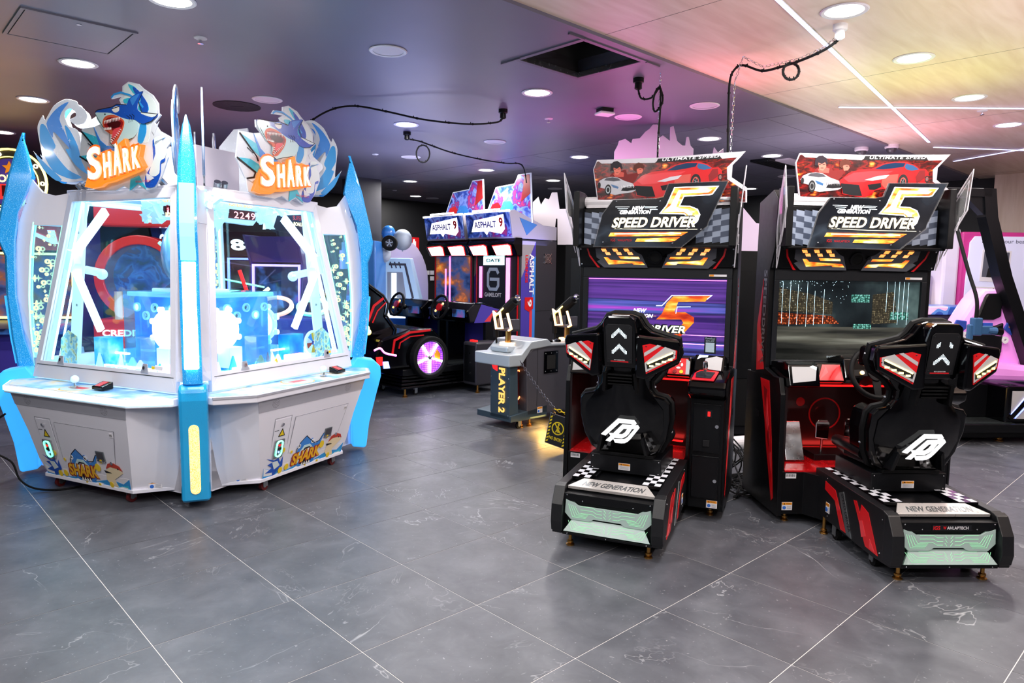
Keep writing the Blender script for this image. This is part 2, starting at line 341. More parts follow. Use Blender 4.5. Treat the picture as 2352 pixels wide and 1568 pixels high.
# dark painted ceiling, light timber ceiling, grid panels behind
m = mat('ceiling_paint', '#706d80', 0.40, noise=2.0, bump=0.15); mat('ceiling_panel', '#747281', 0.45, noise=8); mat('joint', '#1c1b22', 0.8)
m = mat('plywood', '#e8d6c6', 0.38); nt = m.node_tree; b = nt.nodes['Principled BSDF']
tc = N('ShaderNodeTexCoord'); mp = N('ShaderNodeMapping'); mp.inputs['Scale'].default_value = (1.2, 9, 1); n = N('ShaderNodeTexNoise', Scale=1.5, Detail=6.0, Distortion=0.6)
nt.links.new(tc.outputs['Object'], mp.inputs[0]); nt.links.new(mp.outputs[0], n.inputs['Vector']); r = ramp(nt, [(0.3, '#dcc6b0'), (0.5, '#e6d2be'), (0.7, '#eedccb')]); nt.links.new(n.outputs['Fac'], r.inputs[0]); nt.links.new(r.outputs[0], b.inputs['Base Color'])
ceil = setting('ceiling', 'ceiling_paint', box(-4, 3.38, 2.857, 12.2, HC, HC+0.12), box(3.98, 6.17, 2.857, 12.2, HC, HC+0.12), box(3.38, 3.98, 2.857, 2.96, HC, HC+0.12), box(3.38, 3.98, 3.53, 12.2, HC, HC+0.12), rz=RA)
part('panel_backing', ceil, 'joint', box(6.17, 12.2, 2.857, 12.2, HC+0.03, HC+0.12))
pm = mesh('ceiling_panel', [box(0.004, 0.806, 0.004, 0.604, HC-0.001, HC+0.03)], 'ceiling_panel'); pe = mesh('ceiling_panel', [box(0.004, 0.806, 0.0, 0.32, HC-0.001, HC+0.03)], 'ceiling_panel')
for i in range(8):
    for j in range(-1, 15):
        u = 6.172+0.81*i; v = 3.18+0.608*j
        if u > 11.8 or v > 11.9: continue
        o = bpy.data.objects.new('ceiling_panel', pe if j < 0 else pm); C.objects.link(o); o.parent = ceil; o.location = (u, 2.858 if j < 0 else v, 0)
ply = setting('ceiling', 'plywood', box(-4, 12.2, -7, 2.857, HC+0.02, HC+0.12), rz=RA)
for u0 in range(-3, 12, 2): part('seam', ply, 'joint', box(u0+0.45, u0+0.453, -7, 2.85, HC+0.0195, HC+0.021))
# square opening in the dark ceiling
op = thing('ceiling_opening', 'square open black hatch hole with dark metal rim in the ceiling', 'ceiling opening', (0, 0, 0), RA)
mat('void', '#030304', 0.9); mat('frame_dark', '#6a6674', 0.4, 0.3)
part('shaft', op, 'void', box(3.36, 3.38, 2.94, 3.55, HC+0.02, HC+0.5), box(3.98, 4.0, 2.94, 3.55, HC+0.02, HC+0.5), box(3.36, 4.0, 2.94, 2.96, HC+0.02, HC+0.5), box(3.36, 4.0, 3.53, 3.55, HC+0.02, HC+0.5), box(3.36, 4.0, 2.94, 3.55, HC+0.5, HC+0.52))
part('rim', op, 'frame_dark', box(3.35, 3.385, 2.93, 3.56, HC-0.008, HC+0.002), box(3.975, 4.01, 2.93, 3.56, HC-0.008, HC+0.002), box(3.385, 3.975, 2.93, 2.962, HC-0.008, HC+0.002), box(3.385, 3.975, 3.528, 3.56, HC-0.008, HC+0.002))
part('inner_edge', op, 'silver', box(3.385, 3.389, 2.962, 3.528, HC-0.006, HC+0.03), box(3.971, 3.975, 2.962, 3.528, HC-0.006, HC+0.03), box(3.389, 3.971, 2.962, 2.966, HC-0.006, HC+0.03), box(3.389, 3.971, 3.524, 3.528, HC-0.006, HC+0.03))
part('trim_bar', op, 'frame_dark', box(3.22, 3.36, 2.93, 2.945, HC-0.012, HC+0.001), box(4.0, 4.15, 2.93, 2.945, HC-0.012, HC+0.001), box(3.35, 3.365, 3.5, 3.68, HC-0.012, HC+0.001))
part('duct_inside', op, 'black_satin', tube([(3.5, 3.3, HC+0.25), (3.65, 3.2, HC+0.2), (3.9, 3.25, HC+0.3)], 0.03), box(3.39, 3.43, 3.1, 3.5, HC+0.06, HC+0.2))
# access hatch near the left corner
hp = thing('access_hatch', 'closed rectangular access hatch in the ceiling at upper left', 'access hatch', (0, 0, 0), RA)
part('hatch_frame', hp, 'ceiling_panel', box(0.79, 0.81, 4.84, 5.46, HC-0.01, HC+0.002), box(1.37, 1.39, 4.84, 5.46, HC-0.01, HC+0.002), box(0.81, 1.37, 4.84, 4.86, HC-0.01, HC+0.002), box(0.81, 1.37, 5.44, 5.46, HC-0.01, HC+0.002))
part('hatch_gap', hp, 'joint', box(0.81, 1.37, 4.86, 5.44, HC-0.003, HC+0.002)); part('hatch_door', hp, 'ceiling_paint', box(0.817, 1.363, 4.867, 5.433, HC-0.008, HC+0.001))
part('latch', hp, 'silver', [mv(lathe([(0.014, 0), (0.014, -0.005)], n=12), 1.09, 4.92, HC-0.006)])
# walls
mat('wall_black', '#0e0e12', 0.55, noise=5); mat('wall_grey', '#3a3a42', 0.6, noise=4); mat('wall_light', '#5c565c', 0.6)
setting('wall_back', 'wall_black', box(12.0, 12.2, -7, 12.2, -0.05, HC+0.12), rz=RA)
setting('wall_left', 'wall_black', box(-4, 12.2, 12.0, 12.2, -0.05, HC+0.12), rz=RA)
setting('wall_front', 'wall_light', box(-4.2, -4, -7, 12.2, -0.05, HC+0.12), rz=RA)
setting('wall_right', 'wall_light', box(-4.2, 12.2, -7.2, -7, -0.05, HC+0.12), rz=RA)
wl = setting('wall_right', 'plywood', box(11.7, 12.0, -7, 2.6, 0, HC+0.02), rz=RA); wl['label'] = 'light timber cladding of the wall at far right'
px, py = uv2w(6.2, 10.2)
p0 = setting('trim_1', 'wall_grey', box(-0.22, 0.22, -0.22, 0.22, 0, HC), loc=(-2.42, 11.3, 0), rz=RA)
mat('skirt', '#202026', 0.5)
setting('baseboard_back', 'skirt', box(11.985, 12.0, 2.6, 12, 0, 0.1), rz=RA); setting('baseboard_left', 'skirt', box(-4, 12, 11.985, 12.0, 0, 0.1), rz=RA)
# recessed downlights
mat('lamp_trim', '#e8e6ee', 0.4); mat('lamp_off', '#dcd8e4', 0.5)
def downlight(lit):
    t = thing('downlight', '', 'ceiling light')
    part('trim_ring', t, 'lamp_trim', lathe([(0.098, 0.0), (0.122, 0.0), (0.125, -0.004), (0.118, -0.009), (0.1, -0.006)], n=32, caps=False))
    part('diffuser', t, 'lamp_disc' if lit else 'lamp_off', lathe([(0.1, 0.0), (0.1, -0.004), (0.0001, -0.004)], n=32)); return t
L1, L0 = downlight(True), downlight(False)
lab_lit = ['lit downlight nearest the access hatch at upper left', 'lit downlight at far left above the blue fin tip', 'lit downlight cut by the left picture edge', 'lit downlight left of the square ceiling opening', 'lit downlight above the looped cable plug', 'lit downlight just above the tall blue racing sign', 'lit downlight beside the left racer headboard corner', 'lit downlight above the white cutout board', 'lit downlight between the two racing headboards, beside the hanging cable', 'lit downlight above the air vent between the racing headboards', 'small far lit downlight low behind the second hanging cable', 'lit downlight above the dark back left corner, nearer of two', 'lit downlight above the dark back left corner, farther of two', 'lit downlight cut by the top picture edge', 'large lit downlight in timber ceiling by the white cable socket', 'lit downlight in timber ceiling, second from the top edge', 'lit downlight in timber ceiling, third from the top edge', 'lit downlight in timber ceiling nearest the right picture edge']
lab_off = ['large unlit white round downlight in the dark ceiling', 'unlit round downlight above the second shark board', 'unlit downlight beside the box sensor', 'unlit downlight in the pink lit ceiling area', 'unlit downlight right of the looped cable run', 'unlit downlight below the cable loop', 'far unlit downlight left of the blue racing sign', 'farthest unlit downlight, left of a pair', 'farthest unlit downlight, right of a pair', 'far unlit downlight near the grey column', 'unlit downlight above the white cutout board', 'unlit downlight below the air vent']
def put(src, pts, labs, grp, z=HC):
    for k, (x, y) in enumerate(pts):
        o = src if k == 0 else copytree(src)
        woody = (-x*SU+y*CU) < 2.857
        o.location = (x, y, z+(0.02 if woody else 0)); o['label'] = labs[k] if k < len(labs) else ('lit downlight behind the viewer' if y < 1 else 'lit downlight overhead, out of the picture'); o['group'] = grp
put(L1, LIT+LIT_BEHIND, lab_lit, 'lit ceiling downlights'); put(L0, OFF, lab_off, 'unlit ceiling downlights')
# sprinklers, sockets, detector, domes, big speaker disc
def sprinkler():
    t = thing('sprinkler', '', 'sprinkler'); part('plate', t, 'lamp_trim', lathe([(0.04, 0), (0.038, -0.006), (0.015, -0.012)], n=20)); part('head', t, 'chrome', lathe([(0.008, -0.01), (0.008, -0.03), (0.018, -0.034), (0.018, -0.037)], n=12)); return t
put(sprinkler(), [(-1.98, 4.55), (-1.73, 8.86), (-2.14, 12.73), (0.31, 6.7), (4.03, 6.22)], ['sprinkler beside the access hatch', 'sprinkler above the right blue fin tip', 'far sprinkler near the grey column', 'sprinkler between the lit downlight and box sensor', 'sprinkler in the timber ceiling by the light line'], 'ceiling sprinklers')
def socket(m):
    t = thing('ceiling_socket', '', 'socket'); part('base', t, m, lathe([(0.04, 0), (0.04, -0.03), (0.034, -0.035)], n=20)); part('plug', t, m, lathe([(0.026, -0.034), (0.028, -0.075), (0.012, -0.085)], n=16)); return t
put(socket('black_satin'), [(-0.11, 6.36), (-1.12, 7.43), (0.9, 5.31)], ['black ceiling socket at right end of the long cable', 'black ceiling socket under a lit downlight with looped cable', 'black ceiling socket right of the square opening'], 'black ceiling sockets')
s2 = socket('white'); s2.location = (1.87, 4.21, HC+0.02); tag(s2, 'white ceiling socket in the timber ceiling under the large downlight', 'socket')
dt = thing('box_detector', 'white rounded box detector on a black base on the ceiling', 'detector', (0.78, 6.28, HC), 0.4)
part('base', dt, 'black_satin', box(-0.055, 0.055, -0.055, 0.055, -0.03, 0)); part('cover', dt, 'white', box(-0.075, 0.075, -0.06, 0.06, -0.055, -0.03), bevel=0.012)
dm = thing('dome_camera', '', 'dome camera'); part('collar', dm, 'offwhite', lathe([(0.07, 0), (0.07, -0.03), (0.062, -0.04)], n=24)); part('dome', dm, 'grey_panel', sphere((0, 0, -0.04), 0.055))
put(dm, [(3.83, 7.92), (4.12, 7.84)], ['dome camera at ceiling edge, left of the pair', 'dome camera at ceiling edge, right of the pair'], 'dome cameras')
bd = thing('ceiling_speaker', 'large dark round flush grille in ceiling above the shark boards', 'speaker', (-2.47, 6.38, HC)); part('grille', bd, 'grey_dark', lathe([(0.2, 0), (0.2, -0.006), (0.0001, -0.006)], n=36)); part('slot', bd, 'ink', box(-0.06, 0.06, -0.008, 0.008, -0.008, -0.006))
av = thing('air_vent', 'ceiling air vent with perforated face between the racing headboards', 'air vent', (3.3, 9.05, HC), RA)
part('vent_frame', av, 'black_satin', box(-0.42, 0.42, -0.12, 0.12, -0.03, 0)); part('vent_face', av, 'offwhite', box(-0.25, 0.35, -0.3, -0.12, -0.02, 0))
for k in range(6): part('vent_slat', av, 'grey_dark', box(-0.4, 0.4, -0.1+0.036*k, -0.09+0.036*k, -0.036, -0.03))
# light lines in the timber ceiling
LZ = HC+0.02
def line3(name, a, b, lab):
    d = Vector((b[0]-a[0], b[1]-a[1], 0)); L = d.length; t = thing(name, lab, 'light line', (a[0], a[1], LZ), math.atan2(d.y, d.x), 'blue white light lines in the timber ceiling')
    part('channel', t, 'lamp_trim', box(0, L, -0.016, 0.016, -0.005, -0.001)); part('diffuser', t, 'violet_line', box(0.003, L-0.003, -0.011, 0.011, -0.010, -0.005)); return t
line3('light_line', (-0.6, 1.38), (4.41, 7.64), 'long diagonal light line running from the top picture edge')
line3('light_line', (2.76, 6.15), (7.4, 6.0), 'level light line crossing the long diagonal one')
line3('light_line', (4.62, 7.91), (7.6, 8.2), 'shorter light line above the right racer headboard, upper of two')
line3('light_line', (5.41, 8.82), (5.9, 6.9), 'slanting light line at right edge below the level ones')
# hanging cables and chains
def cat(pts, n=6):
    out = []; P = [Vector(p) for p in pts]; P = [P[0]]+P+[P[-1]]
    for i in range(1, len(P)-2):
        for k in range(n):
            t = k/n; a, b, c, d = P[i-1], P[i], P[i+1], P[i+2]
            out.append(tuple(0.5*((2*b)+(c-a)*t+(2*a-5*b+4*c-d)*t*t+(3*b-a-3*c+d)*t*t*t)))
    out.append(tuple(P[-2])); return out
def cable(name, lab, runs, r=0.008, chain=None, m='rubber'):
    t = thing(name, lab, 'cable', (0, 0, 0)); part('cord', t, m, [tube(cat(p, 8), r, 6) for p in runs])
    ties = []
    for p in runs:
        q = cat(p, 8)
        for k in range(3, len(q)-2, 7): ties.append(tube([q[k], tuple(Vector(q[k])+Vector((0, 0, 0.016)))], 0.004, 5)); ties.append(tube([tuple((Vector(q[k])+Vector(q[k+1]))*0.5), q[k+1]], r*1.35, 6))
    part('cable_tie', t, 'black_matte', ties, kind='stuff')
    if chain:
        g = []
        for p in chain:
            q = [Vector(a) for a in p]; L = 0
            for i in range(len(q)-1):
                d = q[i+1]-q[i]; n = max(1, int(d.length/0.026))
                for k in range(n):
                    a = q[i]+d*(k/n); e = q[i]+d*((k+1)/n); s = d.normalized().cross(Vector((0, 1, 0.3))).normalized() if k % 2 else d.normalized().cross(Vector((1, 0, 0.2))).normalized()
                    c = (a+e)/2; h = (e-a)*0.62; ww = s*0.006
                    g.append(tube([c-h, c-h*0.5+ww, c+h*0.5+ww, c+h, c+h*0.5-ww, c-h*0.5-ww], 0.0018, 4, closed=True))
        part('chain', t, 'chrome', g)
    return t
cable('hanging_cable', 'long black cable slung along the ceiling to the pusher top', [[(-2.1, 5.75, 2.35), (-1.75, 5.9, 2.68), (-1.55, 6.0, 2.84), (-1.36, 6.1, 2.9), (-1.1, 6.15, 2.87), (-0.8, 6.2, 2.82), (-0.5, 6.25, 2.8), (-0.3, 6.3, 2.81), (-0.15, 6.35, 2.84), (-0.11, 6.36, 2.88)]])
cable('hanging_cable', 'black cable with a loop slung to the tall racing sign', [[(-1.1, 7.45, 2.88), (-1.0, 7.5, 2.87), (-0.9, 7.6, 2.85), (-0.7, 8.0, 2.84), (-0.4, 8.5, 2.85), (-0.1, 8.9, 2.87), (0.05, 9.1, 2.9), (0.12, 9.25, 2.86), (0.16, 9.4, 2.7)], [(-0.97+0.07*math.cos(q), 7.55, 2.75+0.09*math.sin(q)) for q in [PI/2+2*PI*i/10 for i in range(11)]]])
CX = 1.03; CY = 5.16
cable('hanging_cable', 'chain and coiled black cable hanging to the racer with the purple screen', [[(0.9, 5.31, 2.87), (0.92, 5.28, 2.8), (0.98, 5.22, 2.79), (1.02, 5.17, 2.84), (1.03, 5.16, 2.85), (1.05, 5.15, 2.78), (1.04, 5.14, 2.72), (1.0, 5.16, 2.68), (0.985, 5.17, 2.74), (1.0, 5.16, 2.82), (1.03, 5.15, 2.84), (1.035, 5.15, 2.7), (1.03, 5.16, 2.5), (1.03, 5.16, 2.31)]], 0.007, [[(CX, CY, 2.95), (CX, CY, 2.34)]])
cable('hanging_cable', 'black cable and chain dropping from the timber ceiling between the two racers', [[(1.88, 4.22, 2.9), (1.83, 4.3, 2.86), (1.75, 4.45, 2.84), (1.68, 4.62, 2.845), (1.6, 4.72, 2.85), (1.5, 4.78, 2.9), (1.45, 4.8, 2.88), (1.42, 4.8, 2.8), (1.42, 4.8, 2.6), (1.43, 4.8, 2.2), (1.44, 4.82, 1.6), (1.44, 4.84, 1.0), (1.45, 4.9, 0.5)], [(1.72+0.05*math.cos(q), 4.53, 2.795+0.05*math.sin(q)) for q in [PI/2+2*PI*i/10 for i in range(11)]]], 0.008, [[(1.48, 4.73, 2.94), (1.45, 4.79, 2.8), (1.445, 4.8, 2.3), (1.45, 4.83, 1.6)], [(1.48, 4.73, 2.94), (1.6, 4.7, 2.87), (1.75, 4.5, 2.86), (1.84, 4.32, 2.88), (1.87, 4.22, 2.92)]])
# exit sign and wall plates on the back left wall
def onwall(u, z, name, lab, cat_): # on wall v = 12
    x, y = uv2w(u, 11.99); return thing(name, lab, cat_, (x, y, z), RA)
ex = onwall(8.55, 2.03, 'exit_sign', 'small red and white fire sign on the black back wall', 'sign'); F0 = Fr((0, 0, 0), (1, 0, 0), (0, 0, 1))
part('plate', ex, 'red', F0.rect(-0.13, 0.13, -0.18, 0.18, 0, 0.01)); part('pictogram', ex, 'white', F0.rect(-0.03, 0.05, -0.12, 0.1, 0.01, 0.013), F0.disc(0.0, 0.12, 0.025, 0.01, 0.013), F0.rect(-0.08, -0.06, -0.14, 0.14, 0.01, 0.013))
ob = onwall(9.0, 1.43, 'wall_outlet', 'cluster of three small white outlets on the black back wall', 'outlet')
for a, b_ in ((-0.1, 0.06), (0.02, 0.06), (0.02, -0.06)): part('plate', ob, 'lamp_off', F0.rect(a-0.05, a+0.05, b_-0.045, b_+0.045, 0, 0.012), bevel=0.003)
# ---------------------------------------------------------------- seated racing machines
mat('seat_cloth', '#a8a4a8', 0.8); mat('rail_black', '#0d0e12', 0.4, bump=0.15, noise=400); mat('checker_white', '#dcdce4', 0.35)
mat('led_plate', '#a6b4b2', 0.3, em='#7fb89c', es=0.12); glow('led_trace', '#a0f0b4', 1.1); glow('led_trace_dim', '#9fe8c0', 0.8)
mat('silver_plate', '#dcd6d2', 0.28, 0.45); mat('mesh_grey', '#b8b6b8', 0.6); mat('sign_white', '#d8d4dc', 0.3, coat=0.4); mat('car_silver', '#c4c4cc', 0.25, coat=0.6); mat('car_glass', '#1d3a5e', 0.15, coat=0.6)
mat('car_blue_glass', '#3c6a9c', 0.2, coat=0.6); mat('skin_red', '#ec7a66', 0.5); mat('hair_dark', '#1c0c1c', 0.5); mat('hair_brown', '#5c2414', 0.5); mat('jacket', '#7c100e', 0.5); mat('scarf', '#d8584c', 0.5)
pic('bokeh', [(0.30, '#140406'), (0.44, '#4c0a0a'), (0.50, '#8c140e'), (0.55, '#240a08'), (0.61, '#7c1c0c'), (0.66, '#e87820'), (0.72, '#ffc860')], (9, 9, 24), 5, em=0.3, rough=0.25)
pic('logo_dark', [(0.35, '#14161c'), (0.5, '#20242c'), (0.62, '#3a4450'), (0.7, '#16181e')], (2, 2, 3), 3, rough=0.18, coat=0.6)
pic('fire', [(0.25, '#c81c10'), (0.42, '#ff5a18'), (0.55, '#ffb040'), (0.68, '#fff0b0')], (9, 9, 28), 3, em=1.5, rough=0.3)
pic('fire_screen', [(0.25, '#a01410'), (0.45, '#e84818'), (0.6, '#ff9a28'), (0.75, '#ffe070')], (6, 6, 22), 3, em=0.9, rough=0.3)
pic('purple_streak', [(0.18, '#1c1238'), (0.36, '#3c2460'), (0.45, '#6a3a90'), (0.52, '#2c2450'), (0.58, '#5c5cb0'), (0.64, '#b040b8'), (0.72, '#ff7ae8')], (0.3, 0.3, 13), 5, em=0.75, rough=0.12)
pic('night_road', [(0.25, '#141210'), (0.42, '#2c2824'), (0.55, '#544c42'), (0.7, '#8c8274')], (0.9, 0.9, 14), 4, em=0.8, rough=0.12)
pic('night_sky', [(0.3, '#101214'), (0.48, '#24282a'), (0.58, '#424c4a'), (0.72, '#74827c')], (2.5, 2.5, 2.5), 4, em=0.8, rough=0.12)
pic('city_lights', [(0.0, '#fff0c8'), (0.25, '#d0b080'), (0.45, '#4c4030'), (0.7, '#282018')], (90, 90, 90), em=0.9, rough=0.12, kind='dots', dist=0.25)
pic('city_red', [(0.0, '#ffd8b0'), (0.25, '#e06030'), (0.5, '#5c2010'), (0.8, '#2c1410')], (80, 80, 60), em=0.85, rough=0.12, kind='dots', dist=0.5)
pic('city_green', [(0.0, '#e0fff0'), (0.3, '#70b8a4'), (0.6, '#24483c')], (70, 70, 70), em=0.4, rough=0.12, kind='dots', dist=0.6)
pic('red_facets', [(0.0, '#8a0c12'), (0.35, '#b4141a'), (0.6, '#d8202a'), (1.0, '#ec4a50')], (9, 9, 9), em=0.0, rough=0.3, kind='voronoi', coat=0.3)
mat('facet_base', '#c0161c', 0.3, coat=0.3)
rn = M['red_facets'].node_tree  # voronoi cell colour -> use one channel only
SIGN = Aff([[0.000828, 2.9e-05, -0.571642+0.02], [-3.2e-05, -0.000815, 2.364824]]); LOGO = Aff([[0.000826, 2.9e-05, -0.561717+0.005], [-1.4e-05, -0.000818, 2.349428]])
HOOD = Aff([[0.000851, 3e-05, -0.620], [5e-06, -0.000848, 2.365126]]); SCR = Aff([[0.000873, 3.1e-05, -0.639572], [3.2e-05, -0.000877, 2.37514]])
FB = Fr((0, 0, 0), (1, 0, 0), (0, 0, 1))                 # faces the player's back (towards -y)
FT = Fr((0, 0, 0), (1, 0, 0), (0, 1, 0))                 # faces up
def FY(y): return Fr((0, y, 0), (1, 0, 0), (0, 0, 1))
def FL(x): return Fr((x, 0, 0), (0, -1, 0), (0, 0, 1))   # faces -x, u runs towards -y
def FRt(x): return Fr((x, 0, 0), (0, 1, 0), (0, 0, 1))   # faces +x, u runs towards +y
_nl = lambda p: [((x-527)/653, 1-(y-180)/373) for x, y in p]
PPD = [_nl([(527, 440), (820, 180), (1092, 182), (1133, 230), (1118, 246), (1048, 256), (1048, 243), (850, 243), (608, 458)]),
       _nl([(602, 535), (690, 455), (665, 412), (735, 412), (890, 265), (1118, 256), (1150, 250), (1100, 308), (1055, 318), (975, 322), (920, 325), (825, 418), (760, 478), (685, 545)]),
       _nl([(825, 418), (885, 415), (930, 385), (975, 322), (1055, 318), (1000, 400), (950, 445), (880, 477), (760, 478)]),
       _nl([(1150, 250), (1180, 290), (1040, 460), (985, 515), (930, 545), (870, 553), (765, 553), (738, 500), (850, 495), (920, 485), (970, 455), (1100, 308)])]
def racer(loc, rz, label, variant):
    t = thing('racing_machine', label, 'arcade machine', loc, rz)
    # ---- base
    prof = [(-0.07, 0.085), (-0.085, 0.155), (-0.075, 0.25), (-0.02, 0.335), (0.02, 0.348), (0.75, 0.365), (0.75, 0.10), (0.10, 0.075)]
    part('base_deck', t, 'black_satin', box(-0.25, 0.25, 0.02, 0.95, 0.09, 0.335), bevel=0.004)
    for s in (-1, 1):
        x0, x1 = (0.25, 0.305) if s > 0 else (-0.305, -0.25)
        r = part('side_rail', t, 'rail_black', prism(prof, 'x', x0, x1), prism([(-0.077, 0.1), (-0.09, 0.155), (-0.08, 0.25), (-0.03, 0.338), (0.0, 0.348), (0.0, 0.1)], 'x', x0-0.004, x1+0.004), bevel=0.004)
        f = FRt(x1+0.0005) if s > 0 else FL(x0-0.0005); q = 1 if s > 0 else -1
        def Y(p): return [(q*a, b) for a, b in p]
        part('red_panel', r, 'red', f.poly(Y([(0.04, 0.10), (0.16, 0.105), (0.30, 0.31), (0.27, 0.315), (0.23, 0.26), (0.22, 0.31), (0.15, 0.29)]), 0, 0.002))
        part('red_panel', r, 'red_light', f.poly(Y([(0.16, 0.16), (0.2, 0.14), (0.23, 0.22), (0.2, 0.23)]), 0.002, 0.003), f.poly(Y([(0.07, 0.11), (0.12, 0.11), (0.12, 0.16)]), 0.002, 0.003))
        part('red_panel', r, 'red', f.poly(Y([(0.36, 0.10), (0.42, 0.10), (0.50, 0.24), (0.62, 0.27), (0.62, 0.32), (0.5, 0.30)]), 0, 0.002))
        part('steel_panel', r, 'zinc', f.poly(Y([(0.30, 0.09), (0.355, 0.095), (0.46, 0.30), (0.41, 0.32)]), 0, 0.0025))
        f2 = Fr((x1 if s > 0 else x0, 0, 0), (0, 1 if s > 0 else -1, 0), (0, 0, 1))
        part('lettering', r, 'ink', text_geom('SPEED DRIVER', 0.21, 0.026, f2, (0.33 if s > 0 else -0.43), (0.12 if s > 0 else 0.30), c1=0.0045, rot=62 if s > 0 else -62))
        part('screw', r, 'silver', [f.dome(q*a, b, 0.004, 0, 0.003, 8, 3) for a, b in ((0.02, 0.3), (0.03, 0.12), (0.6, 0.34), (0.58, 0.12), (-0.05, 0.2))])
        warn(r, f, 0.54 if s > 0 else -0.60, 0.14, 0.045, 0.06)
        part('checker_strip', t, 'black_gloss', box(*sorted((s*0.15, s*0.252)), 0.11, 0.76, 0.345, 0.362), label='black and white checkered strip')
        g = []
        for i in range(13):
            for j in range(3):
                if (i+j) % 2 == 0: xa = s*(0.151+0.033*j); g.append(box(*sorted((xa, xa+s*0.033)), 0.115+i*0.049, 0.164+i*0.049, 0.362, 0.363))
        part('checker', t, 'checker_white', g)
    top = Fr((0, 0.012, 0.318), (1, 0, 0), (0, 0.10, 0.022))
    pl = part('name_plate', t, 'silver_plate', top.poly([(-0.245, 0), (0.245, 0), (0.18, 0.105), (-0.18, 0.105)], 0, 0.018), bevel=0.002)
    part('lettering', pl, 'zinc', text_geom('NEW GENERATION', 0.34, 0.05, top, -0.17, 0.02, c1=0.0192, shear=0.25, bold=0.02), label='engraved NEW GENERATION')
    part('rear_panel', t, 'black_satin', box(-0.25, 0.25, -0.03, 0.02, 0.085, 0.31), box(-0.25, 0.25, -0.045, -0.03, 0.265, 0.31), box(-0.25, 0.25, -0.065, -0.03, 0.08, 0.095), bevel=0.003)
    fr = FY(-0.047)
    if variant == 1:
        g = [(*fr.rect(-0.09, 0.11, 0.268, 0.298, 0, 0.001), 0), (*text_geom('IGS', 0.035, 0.02, fr, -0.085, 0.273, c1=0.002, bold=0.03), 1), (*text_geom('W', 0.016, 0.016, fr, -0.035, 0.275, c1=0.002, bold=0.03), 1), (*text_geom('AHLAPTECH', 0.11, 0.016, fr, -0.016, 0.275, c1=0.002, bold=0.02), 2)]
        part('maker_label', t, ['grey_dark', 'red', 'paper'], g)
    f1 = FY(-0.036)
    u = part('light_panel', t, 'led_plate', f1.poly([(-0.235, 0.275), (-0.2, 0.262), (-0.19, 0.262), (-0.165, 0.245), (0.165, 0.245), (0.19, 0.262), (0.2, 0.262), (0.235, 0.275), (0.24, 0.2), (0.205, 0.165), (0.1, 0.165), (0.075, 0.18), (-0.075, 0.18), (-0.1, 0.165), (-0.205, 0.165), (-0.24, 0.2)], 0, 0.012), label='translucent green lit light panel')
    def traces(f, z0, z1, c):
        g = []; h = z1-z0
        for s in (-1, 1):
            for k in range(4):
                d = 0.012*k; g.append(f.line([(s*(0.22-d), z1-0.012-0.2*d), (s*(0.195-d), z0+0.012+d*0.6), (s*(0.12-d*0.4), z0+0.012+d*0.6)], 0.0018, c, c+0.001))
            for k in range(3):
                y = z0+h*(0.28+0.2*k)
                g.append(f.line([(s*0.15, y+0.012), (s*0.08, y+0.012), (s*0.06, y), (s*0.03, y)], 0.0018, c, c+0.001)); g.append(f.line([(s*0.02, y+0.01), (s*0.008, y-0.006)], 0.0018, c, c+0.001))
        return g
    part('light_trace', u, 'led_trace', traces(f1, 0.168, 0.262, 0.012))
    f3 = Fr((0, -0.062, 0.098), (1, 0, 0), (0, 0.03, 0.06))
    lo = part('light_panel', t, 'led_plate', f3.poly([(-0.24, 0), (0.24, 0), (0.2, 0.068), (0.17, 0.074), (-0.17, 0.074), (-0.2, 0.068)], 0, 0.012), label='lower translucent green lit light panel')
    part('light_trace', lo, 'led_trace', traces(f3, 0.0, 0.072, 0.012))
    part('screw', t, 'silver', [FY(-0.047).dome(a, b, 0.004, 0, 0.003, 8, 3) for a, b in ((-0.14, 0.275), (0.14, 0.275), (-0.23, 0.3), (0.23, 0.3))], [FY(-0.066).dome(a, 0.088, 0.004, 0, 0.003, 8, 3) for a in (-0.22, 0, 0.22)])
    for x, y in ((-0.22, 0.0), (0.22, 0.0), (-0.44, 0.85), (0.44, 0.85), (-0.3, 0.62)): part('levelling_foot', t, 'brass', ball_foot(x, y, 0.1))
    caster(t, -0.25, 0.16, 0.1); caster(t, 0.25, 0.16, 0.1); caster(t, -0.27, 0.52, 0.1)
    # ---- seat
    part('seat_rail', t, 'black_metal', box(-0.16, -0.135, 0.22, 0.75, 0.335, 0.35), box(0.155, 0.18, 0.22, 0.75, 0.335, 0.35), bevel=0.002)
    sb = part('seat_box', t, 'black_metal', box(-0.205, 0.215, 0.32, 0.72, 0.352, 0.455), bevel=0.004)
    part('seat_slide', t, 'black_matte', box(-0.15, 0.17, 0.31, 0.7, 0.455, 0.475), bevel=0.003); warn(sb, FY(0.32), -0.035, 0.372, 0.07, 0.04, False)
    part('screw', sb, 'silver', [FY(0.32).dome(a, b, 0.004, 0, 0.003, 8, 3) for a in (-0.19, 0.2) for b in (0.37, 0.44)])
    cu = part('seat_cushion', t, 'black_satin', loft([[(x, y, 0.475), (x, y, 0.475)][:1][0] for x, y in []] or [[(-0.19, 0.36, z), (0.19, 0.36, z), (0.22, 0.6, z), (0.17, 0.80, z), (-0.17, 0.80, z), (-0.22, 0.6, z)] for z in (0.476, 0.53)]), bevel=0.02)
    part('cushion_pad', cu, 'seat_cloth', loft([[(-0.12, 0.42, z), (0.12, 0.42, z), (0.13, 0.6, z), (0.1, 0.76, z), (-0.1, 0.76, z), (-0.13, 0.6, z)] for z in (0.52, 0.545)]), bevel=0.008)
